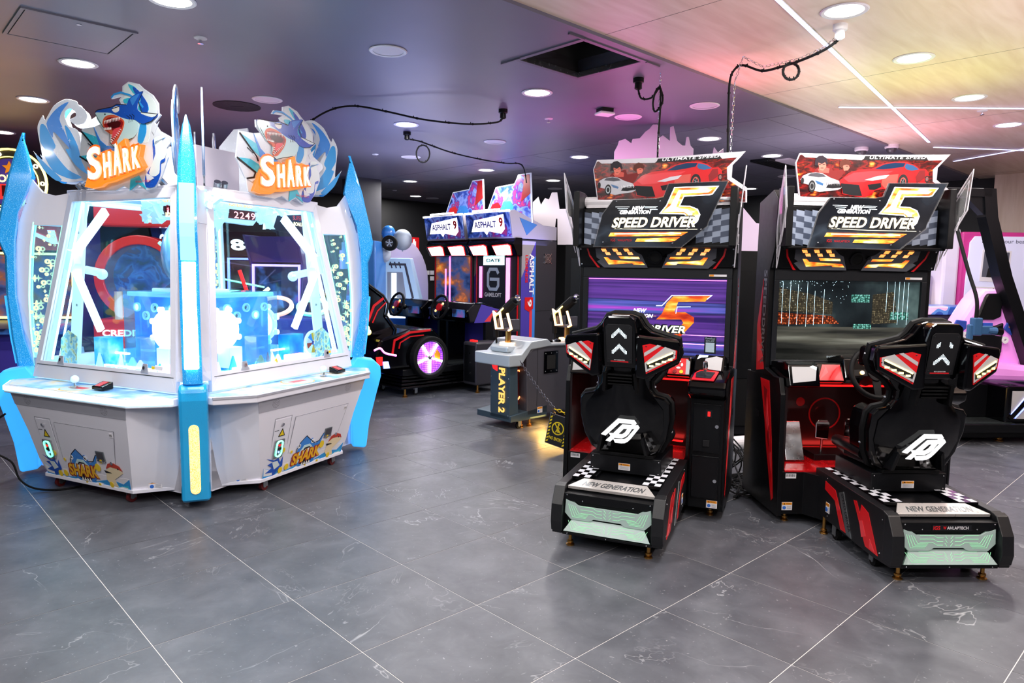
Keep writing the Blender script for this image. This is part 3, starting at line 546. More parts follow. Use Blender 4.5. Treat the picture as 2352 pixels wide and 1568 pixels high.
    part('cushion_bolster', cu, 'black_satin', [tube(cat([(s*0.2, 0.42, 0.54), (s*0.21, 0.6, 0.55), (s*0.17, 0.78, 0.53)]), 0.035, 10) for s in (-1, 1)], smooth=True)
    def yb(z): return 0.285-(z-0.48)*0.20                  # back face leans
    def sh(g):                                             # shear a geom built at y=0 so that it follows the lean
        return [(x, y+yb(z), z) for x, y, z in g[0]], g[1]
    half = [(0.155, 0.475), (0.2, 0.50), (0.24, 0.58), (0.262, 0.70), (0.258, 0.795), (0.235, 0.825), (0.175, 0.84), (0.15, 0.875), (0.15, 0.925), (0.2, 0.985), (0.285, 1.035), (0.31, 1.09), (0.305, 1.165), (0.16, 1.205), (0.125, 1.235), (0.095, 1.285), (0.055, 1.298)]
    out = half+[(-x, z) for x, z in reversed(half)]
    shell = part('seat_shell', t, 'black_gloss', sh(prism(out, 'y', 0.03, 0.085)), label='glossy black bucket seat shell')
    b = shell.modifiers.new('bevel', 'BEVEL'); b.width = 0.012; b.segments = 3; b.limit_method = 'ANGLE'; b.angle_limit = R(40)
    # rubber-edged rim towards the front
    rim = [(x, z) for x, z in out]
    part('seat_rim', t, 'black_matte', tube([(x*1.0, yb(z)+0.10, z) for x, z in rim], 0.018, 8, closed=True), smooth=True)
    part('seat_side', t, 'black_gloss', [sh(prism([(s*0.235, 0.56), (s*0.262, 0.7), (s*0.255, 0.8), (s*0.2, 0.83), (s*0.19, 0.56)], 'y', 0.08, 0.26)) for s in (-1, 1)], [sh(prism([(s*0.30, 1.05), (s*0.305, 1.15), (s*0.27, 1.16), (s*0.27, 1.04)], 'y', 0.07, 0.2)) for s in (-1, 1)], bevel=0.02)
    # bulged back: lower lobe, spine
    part('back_bulge', t, 'black_gloss', loft([[(x*w_, yb(z)+0.03-d*(1-x*x*0.9), z) for x in (-1, -0.8, -0.5, -0.2, 0.2, 0.5, 0.8, 1)]+[(w_, yb(z)+0.05, z), (-w_, yb(z)+0.05, z)] for z, w_, d in ((0.50, 0.15, 0.02), (0.56, 0.2, 0.05), (0.65, 0.23, 0.06), (0.76, 0.225, 0.06), (0.83, 0.17, 0.055), (0.90, 0.13, 0.05), (1.0, 0.11, 0.05))]), smooth=True)
    part('belt_guide', t, 'black_satin', [sh(prism([(s*0.13, 0.49), (s*0.11, 0.58), (s*0.125, 0.6), (s*0.15, 0.49)], 'y', -0.045, 0.03)) for s in (-1, 1)], bevel=0.004)
    vn = part('back_vent', t, 'black_matte', [sh(box(-0.07, 0.07, -0.05, 0.0, 0.90+0.018*k, 0.908+0.018*k)) for k in range(4)], [sh(prism([(s*0.085, 0.86), (s*0.075, 0.97), (s*0.095, 0.97), (s*0.1, 0.86)], 'y', -0.055, 0.0)) for s in (-1, 1)], bevel=0.002)
    hd = part('head_block', t, 'black_gloss', sh(prism([(-0.1, 1.0), (0.1, 1.0), (0.098, 1.2), (0.085, 1.275), (0.06, 1.292), (-0.06, 1.292), (-0.085, 1.275), (-0.098, 1.2)], 'y', -0.045, 0.06)), bevel=0.012)
    hf = Fr((0, yb(1.0)-0.0465, 1.0), (1, 0, 0), (0, -0.20, 1))
    hp = part('arrow_display', t, 'ink', hf.poly([(-0.072, 0.03), (0.072, 0.03), (0.074, 0.235), (0.06, 0.25), (-0.06, 0.25), (-0.074, 0.235)], 0, 0.003), bevel=0.001, label='black display of white dotted arrows')
    dots = []; rows = []
    for k in range(9): rows.append((k, 4.5-0.5*k if k < 3 else None))
    for cy, full in ((0.085, True), (0.175, variant == 0)):
        for r_ in range(9):
            for c_ in range(-6, 7):
                top_ = 8-abs(c_); low = top_-3
                if low <= r_ <= top_ and r_ >= 0 and (full or abs(c_) > 3): dots.append(hf.rect(c_*0.0066-0.002, c_*0.0066+0.002, cy+r_*0.0066-0.002, cy+r_*0.0066+0.002, 0.003, 0.0036))
    part('arrow_dot', hp, 'led_soft', dots, kind='stuff'); part('display_text', hp, ['red', 'white'], hf.rect(-0.05, 0.05, 0.035, 0.041, 0.003, 0.0035), (*text_geom('NEW GENERATION', 0.06, 0.006, hf, -0.03, 0.044, c1=0.004), 1))
    part('screw', hp, 'grey_dark', [hf.dome(a, b_, 0.004, 0.003, 0.002, 8, 3) for a in (-0.06, 0.06) for b_ in (0.05, 0.23)])
    part('barcode_sticker', hd, ['paper', 'ink'], (*mv(box(-0.045, 0.045, yb(1.29)-0.02, yb(1.29)+0.02, 1.292, 1.2935), 0), 0), [(*box(-0.04+0.008*k, -0.036+0.008*k, yb(1.29)-0.01, yb(1.29)+0.012, 1.2935, 1.294), 1) for k in range(10)])
    for s in (-1, 1):
        a, c = Vector((s*0.105, yb(1.1)-0.03, 0)), Vector((s*0.30, yb(1.1)+0.035, 0))
        wf = Fr((a.x, a.y, 0), tuple((c-a)*s), (0, -0.2*0.3, 1)) if s > 0 else Fr((c.x, c.y, 0), tuple(a-c), (0, -0.06, 1))
        L = (c-a).length; X = (lambda q: q) if s > 0 else (lambda q: L-q)
        wg = part('seat_wing', t, 'black_gloss', wf.poly([(X(-0.02), 0.96), (X(0.03), 0.95), (X(L), 1.045), (X(L+0.01), 1.14), (X(L), 1.17), (X(-0.02), 1.195)], -0.05, 0.0), bevel=0.012)
        tl = part('tail_light', t, 'red', wf.poly([(X(0.01), 1.14), (X(0.035), 0.985), (X(L-0.012), 1.07), (X(L-0.01), 1.115), (X(0.05), 1.15)], 0, 0.004), label='red and silver tail light')
        part('silver_band', tl, 'mesh_grey', wf.poly([(X(0.025), 1.045), (X(0.033), 0.995), (X(L-0.02), 1.075), (X(L-0.018), 1.115), (X(0.13), 1.135)], 0.004, 0.005), wf.poly([(X(0.02), 1.10), (X(0.022), 1.08), (X(0.11), 1.14), (X(0.09), 1.145)], 0.004, 0.005))
        part('lamp_bed', tl, 'ink', wf.poly([(X(0.035), 1.04), (X(0.04), 1.012), (X(L-0.03), 1.083), (X(L-0.028), 1.108)], 0.005, 0.006))
        part('light_bar', tl, 'led_yellow', wf.line([(X(0.04), 1.041), (X(L-0.032), 1.104)], 0.008, 0.006, 0.009), *[wf.rect(*sorted((X(0.05+0.033*k), X(0.072+0.033*k))), 1.024+0.0125*k, 1.034+0.0125*k, 0.006, 0.009) for k in range(4)])
        part('screw', tl, 'ink', [wf.dome(X(p), q, 0.004, 0.004, 0.002, 8, 3) for p, q in ((0.03, 1.135), (0.045, 0.998), (L-0.02, 1.09))])
    lf = Fr((-0.115, yb(0.56)-0.04, 0.56), (1, 0, 0), (0, -0.20, 1))
    part('emblem', t, 'logo_white', [lf.poly([(a*0.225, b_*0.15) for a, b_ in P_], 0.012, 0.018) for P_ in PPD], label='white interlocked letter emblem')
    part('shell_bolt', t, 'silver', [sphere((s*x, yb(z)+0.10, z), 0.008, 8, 6, (1, 1, 1)) for s in (-1, 1) for x, z in ((0.262, 0.62), (0.268, 0.76), (0.168, 0.88), (0.318, 1.12), (0.115, 1.245))])
    # ---- cabinet
    low = [(0.77, 0.05), (0.80, 0.80), (0.84, 0.90), (1.36, 0.88), (1.36, 0.05)]
    upp = [(0.84, 0.88), (1.06, 0.93), (1.065, 1.56), (1.0, 1.70), (0.985, 2.0), (1.06, 2.06), (1.28, 2.0), (1.30, 0.88)]
    for s in (-1, 1):
        x0, x1 = sorted((s*0.495, s*0.525))
        cs = part('side_panel', t, 'black_satin', prism(low, 'x', x0, x1), prism(upp, 'x', x0, x1), bevel=0.003)
        f = FRt(x1+0.0004) if s > 0 else FL(x0-0.0004); q = 1 if s > 0 else -1
        def Y(p): return [(q*a, b_) for a, b_ in p]
        part('red_stripe', cs, 'red', f.poly(Y([(1.08, 0.92), (1.20, 0.90), (1.22, 1.2), (1.15, 1.5), (1.17, 1.2)]), 0, 0.002), f.poly(Y([(0.98, 0.86), (1.12, 0.86), (1.02, 0.6), (0.98, 0.45), (0.86, 0.12), (0.84, 0.14), (0.9, 0.5)]), 0, 0.002))
        part('red_facet', cs, 'red_light', f.poly(Y([(1.10, 1.0), (1.18, 0.95), (1.19, 1.1)]), 0.002, 0.003), f.poly(Y([(0.93, 0.5), (1.0, 0.6), (1.0, 0.75)]), 0.002, 0.003), f.poly(Y([(0.88, 0.3), (0.93, 0.4), (0.9, 0.42)]), 0.002, 0.003))
        part('red_facet', cs, 'red_dark', f.poly(Y([(0.92, 0.42), (0.97, 0.5), (0.95, 0.58)]), 0.002, 0.003), f.poly(Y([(1.02, 0.66), (1.06, 0.82), (1.0, 0.8)]), 0.002, 0.003))
        f2 = Fr((x1 if s > 0 else x0, 0, 0), (0, 1 if s > 0 else -1, 0), (0, 0, 1))
        part('side_lettering', cs, ['zinc', 'gold_glow'], (*text_geom('SPEED', 0.30, 0.05, f2, (1.12 if s > 0 else -1.14), (1.5 if s > 0 else 1.56), c1=0.003, rot=-90, bold=0.02), 0), (*text_geom('DRIVER', 0.30, 0.05, f2, (1.12 if s > 0 else -1.14), (1.2 if s > 0 else 1.25), c1=0.003, rot=-90, bold=0.02), 0))
        part('grip_slot', cs, 'ink', f.rect(*sorted((q*1.13, q*1.19)), 0.60, 0.64, 0, 0.002))
        part('upright', t, 'black_satin', box(s*0.50-0.02, s*0.50+0.02, 0.86, 1.0, 1.70, 2.06), bevel=0.004)
    bk = part('back_panel', t, 'black_matte', box(-0.495, 0.495, 1.28, 1.30, 0.88, 2.0), box(-0.495, 0.495, 1.34, 1.36, 0.05, 0.88), box(-0.495, 0.495, 1.06, 1.36, 0.86, 0.88))
    part('roof_panel', t, 'black_satin', box(-0.495, 0.495, 1.0, 1.28, 2.0, 2.03))
    # footwell
    mat('footwell_red', '#c4141a', 0.25, coat=0.5) if 'footwell_red' not in M else None
    mat('footwell_dark', '#140406', 0.35, coat=0.3) if 'footwell_dark' not in M else None
    part('footwell', t, 'footwell_dark', box(-0.495, 0.495, 1.24, 1.34, 0.3, 0.85), box(-0.495, -0.48, 0.80, 1.3, 0.3, 0.85), box(0.28, 0.30, 0.80, 1.3, 0.3, 0.85))
    part('speaker_ring', t, 'red_dark', FY(1.24).disc(-0.2, 0.68, 0.03, 0, 0.004), FY(1.24).ring(-0.03, 0.6, 0.1, 0.11, 0, 0.003))
    part('kick_panel', t, 'black_satin', prism([(-0.495, 0.785), (-0.36, 0.785), (-0.25, 0.62), (-0.25, 1.3), (-0.495, 1.3)], 'z', 0.06, 0.325), prism([(0.30, 0.785), (0.28, 0.785), (0.25, 0.70), (0.25, 1.3), (0.30, 1.3)], 'z', 0.06, 0.325), bevel=0.002)
    part('barcode_sticker', t, ['paper', 'ink'], (*FY(0.785).rect(-0.475, -0.41, 0.285, 0.315, 0, 0.0015), 0), [(*FY(0.785).rect(-0.47+0.007*k, -0.4665+0.007*k, 0.295, 0.312, 0.0015, 0.002), 1) for k in range(8)])
    warn(t, FY(0.785), -0.49, 0.085, 0.065, 0.05)
    part('foot_deck', t, 'footwell_red', prism([(0.62, 0.325), (0.62, 0.362), (0.9, 0.345), (1.25, 0.33), (1.25, 0.30)], 'x', -0.25, 0.27), prism([(0.785, 0.325), (0.785, 0.335), (1.25, 0.335), (1.25, 0.325)], 'x', -0.48, -0.25), label='red foot deck')
    fpd = part('pedal_set', t, 'black_metal', box(-0.2, 0.12, 1.0, 1.2, 0.335, 0.38), bevel=0.004)
    part('foot_rest', fpd, 'silver', prism([(0.98, 0.345), (1.08, 0.58), (1.10, 0.58), (1.0, 0.34)], 'x', -0.39, -0.27), bevel=0.003)
    for x, wd, hh in ((-0.13, 0.055, 0.60), (0.05, 0.045, 0.61)):
        part('pedal', fpd, 'chrome', prism([(x-wd, hh-0.12), (x+wd*0.6, hh-0.13), (x+wd*0.7, hh-0.02), (x+wd*0.4, hh), (x-wd*0.7, hh), (x-wd, hh-0.02)], 'y', 1.03, 1.045), tube([(x, 1.045, hh-0.08), (x, 1.06, 0.38)], 0.008), bevel=0.006)
    part('under_dash_light', t, 'led_red', box(-0.40, 0.28, 0.86, 0.875, 0.845, 0.855)); part('rear_light_strip', t, 'led_red', box(-0.22, 0.2, 1.21, 1.235, 0.365, 0.372))
    # dash
    dash = part('dashboard', t, 'black_gloss', prism([(0.80, 0.845), (0.76, 0.86), (0.80, 0.985), (0.86, 1.0), (1.07, 0.98), (1.07, 0.845)], 'x', -0.49, -0.30), prism([(0.86, 0.865), (0.82, 0.88), (0.87, 0.99), (1.07, 0.975), (1.07, 0.865)], 'x', -0.30, -0.12), prism([(0.84, 0.865), (0.82, 0.9), (0.86, 1.02), (0.92, 1.035), (1.07, 1.0), (1.07, 0.865)], 'x', -0.12, 0.14), prism([(0.86, 0.865), (0.79, 0.885), (0.85, 1.0), (1.07, 0.975), (1.07, 0.865)], 'x', 0.14, 0.29), prism([(0.80, 0.845), (0.80, 0.93), (0.86, 1.02), (1.07, 0.99), (1.07, 0.845)], 'x', 0.31, 0.49), bevel=0.008)
    fs = Fr((0, 0.76, 0.86), (1, 0, 0), (0, 0.04, 0.125))
    part('speaker_grille', dash, 'mesh_grey', fs.poly([(-0.47, 0.02), (-0.33, 0.035), (-0.32, 0.10), (-0.36, 0.12), (-0.47, 0.12)], 0.001, 0.004), label='grey mesh speaker'); part('speaker_trim', dash, 'led_soft', fs.poly([(-0.36, 0.12), (-0.32, 0.10), (-0.315, 0.118), (-0.34, 0.128)], 0.001, 0.003))
    fs2 = Fr((0, 0.80, 0.93), (1, 0, 0), (0, 0.06, 0.09))
    part('speaker_grille', dash, 'mesh_grey', fs2.poly([(0.37, 0.01), (0.475, 0.0), (0.478, 0.09), (0.44, 0.1), (0.375, 0.08)], 0.001, 0.004), label='grey mesh speaker'); part('speaker_trim', dash, 'led_soft', fs2.poly([(0.325, 0.075), (0.35, 0.088), (0.385, 0.092), (0.39, 0.104), (0.335, 0.104)], 0.001, 0.003))
    fb = Fr((0, 0.82, 0.88), (1, 0, 0), (0, 0.05, 0.11)); part('red_plate', dash, 'red', fb.poly([(-0.29, 0.008), (-0.13, 0.008), (-0.14, 0.11), (-0.25, 0.11)], 0.001, 0.004)); part('red_facet', dash, 'red_light', fb.poly([(-0.22, 0.012), (-0.14, 0.012), (-0.15, 0.105)], 0.004, 0.005), fb.poly([(-0.28, 0.012), (-0.22, 0.06), (-0.23, 0.1)], 0.004, 0.005))
    fc = Fr((0, 0.79, 0.885), (1, 0, 0), (0, 0.06, 0.115)); bp_ = part('button_panel', t, 'red', fc.poly([(0.15, 0.01), (0.28, 0.01), (0.285, 0.06), (0.27, 0.118), (0.21, 0.118), (0.165, 0.085)], 0.001, 0.004)); part('silver_corner', bp_, 'zinc', fc.poly([(0.262, 0.012), (0.284, 0.012), (0.283, 0.1), (0.258, 0.116)], 0.004, 0.005))
    for a, b_, rx, ry in ((0.215, 0.095, 0.013, 0.007), (0.215, 0.052, 0.013, 0.007), (0.195, 0.073, 0.007, 0.012), (0.235, 0.073, 0.007, 0.012)): part('button', bp_, 'white', fc.disc(a, b_, rx, 0.004, 0.01, 16, ry))
    part('button', bp_, 'red_dark', fc.cyl(0.195, 0.026, 0.012, 0.004, 0.011), label='red round button'); part('button', bp_, 'yellow', fc.cyl(0.235, 0.026, 0.012, 0.004, 0.011), label='yellow round button')
    fg = Fr((0, 0.835, 0.93), (1, 0, 0), (0, 0.06, 0.1)); ga = part('gauge_cluster', t, 'ink', fg.poly([(-0.1, 0), (0.12, 0), (0.11, 0.06), (0.06, 0.08), (-0.06, 0.08), (-0.09, 0.06)], 0.001, 0.004))
    part('gauge', ga, 'led_red', [fg.ring(a, 0.035, r_, r_+0.004, 0.004, 0.006, 20, 0, 360) for a, r_ in ((-0.06, 0.018), (0.01, 0.026), (0.075, 0.018))], text_geom('INSERT COIN', 0.1, 0.01, fg, -0.06, 0.066, c1=0.006))
    # steering wheel, tilted
    wv = Vector((0, 0.34, 0.94)); wo = Vector((0.0, 0.70, 0.955)); wf = Fr(wo, (1, 0, 0), tuple(wv))
    st = part('steering_wheel', t, 'black_matte', tube([wf.p(0.15*math.cos(2*PI*i/32), 0.15*math.sin(2*PI*i/32), 0) for i in range(32)], 0.016, 10, closed=True), smooth=True, label='black steering wheel')
    part('wheel_hub', st, 'black_satin', wf.cyl(0, 0, 0.05, -0.03, 0.005, 24), wf.poly([(-0.145, 0.02), (-0.145, -0.02), (0.145, -0.02), (0.145, 0.02)], -0.012, -0.004), wf.poly([(-0.02, -0.145), (0.02, -0.145), (0.03, 0), (-0.03, 0)], -0.012, -0.004), tube([wf.p(0, 0, -0.02), wf.p(0, -0.02, -0.14)], 0.035, 12), bevel=0.003)
    part('hub_badge', st, 'red', text_geom('SD', 0.04, 0.02, wf, -0.02, -0.01, c1=0.007, bold=0.02)); part('thumb_button', st, 'led_amber', wf.cyl(-0.085, 0.0, 0.012, -0.003, 0.006))
    # coin tower at the right
    ct = part('coin_tower', t, 'black_satin', box(0.31, 0.515, 0.72, 1.0, 0.075, 0.78), bevel=0.012)
    for z0, z1 in ((0.14, 0.41), (0.43, 0.735)):
        d = part('door', t, 'black_metal', box(0.33, 0.495, 0.712, 0.722, z0, z1), bevel=0.008); part('door_edge', d, 'black_gloss', FY(0.7115).line([(0.335, z0+0.005), (0.49, z0+0.005), (0.49, z1-0.005), (0.335, z1-0.005)], 0.003, 0, 0.002, True))
        part('lock', d, 'chrome', FY(0.712).cyl(0.475, z0+0.12 if z0 < 0.2 else z0+0.17, 0.011, 0, 0.008)); 
        if z0 > 0.3: part('coin_slot', d, ['grey_dark', 'led_red'], FY(0.712).rect(0.405, 0.445, 0.65, 0.70, 0, 0.006), (*FY(0.712).rect(0.418, 0.434, 0.66, 0.69, 0.006, 0.008), 1)); part('coin_return', d, 'ink', FY(0.712).rect(0.395, 0.435, 0.47, 0.51, 0, 0.007), bevel=0.002)
    warn(ct, FY(0.72), 0.43, 0.085, 0.065, 0.048)
    tp = part('shifter_console', t, 'black_gloss', prism([(0.64, 0.80), (0.70, 0.765), (1.05, 0.765), (1.05, 0.93), (0.84, 0.93), (0.66, 0.88), (0.63, 0.85)], 'x', 0.30, 0.525), bevel=0.014)
    fz = Fr((0, 0.655, 0.884), (1, 0, 0), (0, 0.17, 0.048))
    pr = part('shifter_plate', t, 'red', fz.poly([(0.32, 0.0), (0.45, 0.0), (0.465, 0.14), (0.42, 0.155), (0.35, 0.155), (0.325, 0.1)], 0.001, 0.006), label='red shifter plate'); part('gate', pr, 'grey_dark', fz.poly([(0.34, 0.03), (0.43, 0.025), (0.445, 0.12), (0.36, 0.13), (0.335, 0.1)], 0.006, 0.009)); part('gate_slot', pr, 'ink', fz.rect(0.355, 0.425, 0.055, 0.062, 0.009, 0.0095), fz.rect(0.355, 0.425, 0.095, 0.102, 0.009, 0.0095), fz.rect(0.387, 0.394, 0.055, 0.102, 0.009, 0.0095))
    part('gear_lever', tp, 'chrome', tube([fz.p(0.39, 0.08, 0.0), fz.p(0.39, 0.082, 0.03), fz.p(0.39, 0.085, 0.035), fz.p(0.39, 0.09, 0.06), fz.p(0.39, 0.095, 0.085), fz.p(0.39, 0.096, 0.092)], [0.005, 0.006, 0.013, 0.017, 0.013, 0.004], 14), smooth=True)
    fk = FY(0.6425+0.058); cr_ = part('card_reader', t, 'ink', fk.rect(0.375, 0.45, 0.775, 0.825, -0.03, 0.012), bevel=0.006); part('reader_screen', cr_, 'magenta_screen', fk.rect(0.39, 0.437, 0.785, 0.815, 0.012, 0.0135)); part('reader_light', cr_, 'led_pink', fk.rect(0.377, 0.38, 0.785, 0.815, 0.012, 0.0135), fk.rect(0.445, 0.448, 0.785, 0.815, 0.012, 0.0135)); part('reader_icon', cr_, 'white_glow', fk.rect(0.392, 0.41, 0.79, 0.81, 0.0135, 0.0145))
    # screen
    FS = FY(1.075)
    bz = part('screen_bezel', t, 'grey_dark', FY(1.07).rect(-0.495, 0.495, 0.95, 0.985, 0, 0.02), FY(1.07).rect(-0.495, 0.495, 1.495, 1.572, 0, 0.02), FY(1.07).rect(-0.495, -0.462, 0.985, 1.495, 0, 0.02), FY(1.07).rect(0.462, 0.495, 0.985, 1.495, 0, 0.02), bevel=0.003)
    warn_ = part('caution_strip', bz, ['paper', 'orange'], FY(1.05).rect(0.35, 0.46, 1.51, 1.524, 0, 0.001), (*FY(1.05).rect(0.353, 0.38, 1.511, 1.523, 0.001, 0.0015), 1))
    if variant == 0:
        s_ = part('screen', t, 'purple_streak', FS.rect(-0.465, 0.465, 0.98, 1.5, -0.012, 0), label='screen showing purple light streaks and the game title')
        part('streak', s_, 'led_pink', [FS.rect(-0.462, 0.462, z, z+0.006, 0, 0.0006) for z in (1.482, 1.06)], FS.rect(0.05, 0.462, 1.12, 1.124, 0, 0.0006))
        g5 = lambda dx, dz: [(a+dx, b_+dz) for a, b_ in SCR([(0, 0)])]
        def S(p): return SCR(p)
        part('title_numeral', s_, 'fire_screen', FS.poly(S([(830, 1170), (1105, 1170), (1075, 1200), (1068, 1212), (868, 1212), (840, 1290), (920, 1290), (985, 1330), (985, 1370), (880, 1480), (820, 1480), (905, 1372), (890, 1345), (700, 1345), (745, 1300), (780, 1220)]), 0.0006, 0.0012))
        part('numeral_edge', s_, 'white_glow', FS.line(S([(700, 1240), (745, 1240), (820, 1163), (1115, 1166), (1080, 1195)]), 0.005, 0.001, 0.0018), FS.line(S([(850, 1300), (860, 1250), (960, 1250)]), 0.004, 0.001, 0.0018))
        (a, b_), = S([(360, 1432)]); part('title_shadow', s_, 'ink', text_geom('SPEED DRIVER', 0.532, 0.062, FS, a-0.04, b_-0.006, c1=0.0019, shear=0.3, bold=0.11)); part('title_text', s_, 'text_glow', text_geom('SPEED DRIVER', 0.52, 0.05, FS, a-0.03, b_, c1=0.003, shear=0.3, bold=0.03), label='title lettering on the screen')
        (a, b_), = S([(520, 1290)]); part('title_text', s_, 'white_glow', text_geom('NEW', 0.085, 0.028, FS, a, b_, c1=0.002, shear=0.3, bold=0.03), text_geom('GENERATION', 0.22, 0.026, FS, a-0.09, b_-0.034, c1=0.002, shear=0.3, bold=0.03)); part('title_bar', s_, 'gold_glow', FS.line(S([(430, 1320), (700, 1320)]), 0.003, 0.0012, 0.0018), FS.line(S([(400, 1445), (880, 1445)]), 0.006, 0.0012, 0.0018), FS.line(S([(600, 1465), (860, 1465)]), 0.008, 0.0012, 0.0018))
        st_ = part('app_sticker', s_, ['ink', 'paper'], FS.rect(0.335, 0.41, 1.005, 1.115, 0.0005, 0.0015), (*text_geom('Download', 0.06, 0.012, FS, 0.342, 1.1, c1=0.003), 1), (*text_geom('SD5 APP', 0.055, 0.01, FS, 0.344, 1.085, c1=0.003), 1), (*FS.rect(0.344, 0.4, 1.015, 1.078, 0.0015, 0.0022), 1))
    else:
        s_ = part('screen', t, 'night_sky', FS.rect(-0.465, 0.465, 0.98, 1.5, -0.012, 0), label='screen showing a blurred night city street')
        part('road', s_, 'night_road', FS.rect(-0.465, 0.465, 0.98, 1.2, 0, 0.0006)); part('city', s_, 'city_lights', FS.poly([(-0.465, 1.45), (-0.25, 1.41), (-0.1, 1.36), (-0.1, 1.28), (-0.465, 1.3)], 0, 0.0006), FS.poly([(0.16, 1.41), (0.3, 1.43), (0.33, 1.23), (0.16, 1.22)], 0, 0.0006)); part('city', s_, 'city_red', FS.poly([(-0.465, 1.29), (-0.1, 1.27), (-0.05, 1.22), (-0.465, 1.21)], 0.0002, 0.0008)); part('city', s_, 'city_green', FS.rect(0.02, 0.14, 1.36, 1.41, 0.0002, 0.0008), FS.rect(0.04, 0.16, 1.19, 1.22, 0.0008, 0.0014), FS.rect(0.28, 0.4, 1.25, 1.3, 0.0002, 0.0008))
        part('lamp_streak', s_, 'led_soft', [FS.rect(x, x+0.0015, z0, z1, 0.0008, 0.0014) for x, z0, z1 in ((-0.43, 1.22, 1.48), (-0.38, 1.2, 1.49), (-0.33, 1.21, 1.47), (-0.27, 1.2, 1.48), (-0.22, 1.21, 1.43), (-0.16, 1.22, 1.44), (0.3, 1.25, 1.5), (0.33, 1.22, 1.5), (0.36, 1.25, 1.5), (0.39, 1.22, 1.49), (0.25, 1.3, 1.5))]); 
        rnd = random.Random(4); part('light_speck', s_, 'led_soft', [FS.rect(x, x+0.003, z, z+0.003, 0.0008, 0.0014) for x, z in [(rnd.uniform(-0.46, 0.0), 1.49-rnd.random()**2*0.15) for _ in range(60)]])
        part('credit_text', s_, 'paper', text_geom('INSERT', 0.08, 0.012, FS, -0.12, 1.0, c1=0.002)); part('credit_text', s_, 'yellow', text_geom('2', 0.014, 0.016, FS, -0.02, 1.0, c1=0.002))
    part('screen_glass', t, 'glass', FS.rect(-0.462, 0.462, 0.985, 1.495, 0.004, 0.007))
    # hood with camera
    FH = Fr((0, 1.045, 0), (1, 0, 0), (0, 0, 1)); hood = part('camera_hood', t, 'black_satin', prism([(1.07, 1.568), (1.03, 1.57), (0.985, 1.70), (1.07, 1.70)], 'x', -0.52, 0.52), bevel=0.003)
    FH = Fr((0, 1.03-1.568*(-0.045/0.13)*-1+0.0, 0), (1, 0, 0), (0, -0.045, 0.13)); k_ = math.hypot(0.045, 0.13)/0.13
    FH = Fr((0, 1.0292, 1.5705), (1, 0, 0), (0, -0.045, 0.13))
    def H(p): return [(a, (b_-1.5705)*k_) for a, b_ in HOOD(p)]
    def Hm(p): return [(-a, b_) for a, b_ in H(p)]
    mat('hood_art', '#5c5e66', 0.3, coat=0.4) if 'hood_art' not in M else None
    for fn in (H, Hm):
        part('hood_print', hood, 'hood_art', FH.poly(fn([(232, 800), (520, 795), (560, 830), (600, 850), (640, 950), (290, 950), (235, 900), (265, 888), (235, 870)]), 0, 0.001)); part('red_stripe', hood, 'red', FH.poly(fn([(160, 800), (175, 860), (235, 950), (258, 950), (235, 925), (185, 850), (175, 800)]), 0, 0.0012))
        part('checker_light', hood, 'led_orange', [FH.poly(fn([(x+28*j, 803+26*j), (x+38+28*j, 803+26*j), (x+48+28*j, 824+26*j), (x+12+28*j, 824+26*j)]), 0.001, 0.002) for x in (278, 368, 458) for j in (0, 1)])
        part('arrow_light', hood, 'fire', FH.poly(fn([(295, 868), (325, 868), (350, 890), (520, 900), (600, 905), (620, 928), (530, 925), (520, 915), (330, 925)]), 0.001, 0.002), FH.poly(fn([(415, 862), (575, 865), (583, 882), (430, 880)]), 0.001, 0.002))
    cf = Fr((0.005, 1.005, 1.632), (1, 0, 0), (0, -0.045, 0.13)); cm = part('camera_ring', hood, 'black_metal', cf.ring(0, 0, 0.034, 0.046, -0.004, 0.006, 28), [cf.dome(a, 0, 0.005, 0.0, 0.004, 8, 3) for a in (-0.05, 0.05)]); part('lens', hood, 'void', cf.disc(0, 0, 0.035, -0.004, 0.001, 28)); part('cap_lever', hood, 'black_gloss', cf.rect(0.055, 0.078, 0.005, 0.012, 0, 0.01), cf.disc(0.07, 0.012, 0.01, 0, 0.012))
    part('screw', hood, 'silver', [FH.dome(a, b_, 0.006, 0, 0.003, 8, 3) for a in (-0.5, 0.5) for b_ in (0.014, 0.12)])
    # marquee light box with checker ends and slanted title board
    mb = part('marquee_box', t, 'black_satin', box(-0.5, 0.5, 0.96, 1.0, 1.70, 1.95), box(-0.5, 0.5, 0.9, 1.0, 1.69, 1.705), bevel=0.003)
    FM = FY(0.958); g = []
    for s in (-1, 1):
        for i in range(4):
            for j in range(6):
                xa = s*0.47-(0 if s < 0 else 0.05)-s*0.05*i; 
                g.append((*FM.poly([(xa, 1.72+0.035*j), (xa+0.05, 1.72+0.035*j-(0.01 if s < 0 else -0.01)), (xa+0.05, 1.755+0.035*j-(0.01 if s < 0 else -0.01)), (xa, 1.755+0.035*j)], 0, 0.002), (i+j) % 2))
    mat('check_a', '#8f99ac', 0.3, em='#8f99ac', es=0.25); mat('check_b', '#4a5264', 0.3, em='#4a5264', es=0.2)
    part('checker_print', mb, ['check_a', 'check_b'], g[:24]); part('checker_print', mb, ['check_a', 'check_b'], g[24:])
    part('light_roll', t, 'white_matte', tube([(-0.48, 1.02, 2.0), (0.48, 1.02, 2.0)], 0.035, 14), box(-0.47, 0.47, 0.99, 1.06, 1.96, 1.99), smooth=False)
    FO = Fr((0, 0.88, 0), (1, 0, 0), (0, 0, 1)); 
    title = part('title_board', t, 'logo_dark', FO.poly(LOGO([(262, 540), (350, 425), (690, 418), (745, 405), (785, 305), (1222, 292), (1080, 600), (1075, 625), (880, 790), (190, 795)]), 0, 0.008), label='slanted dark title board')
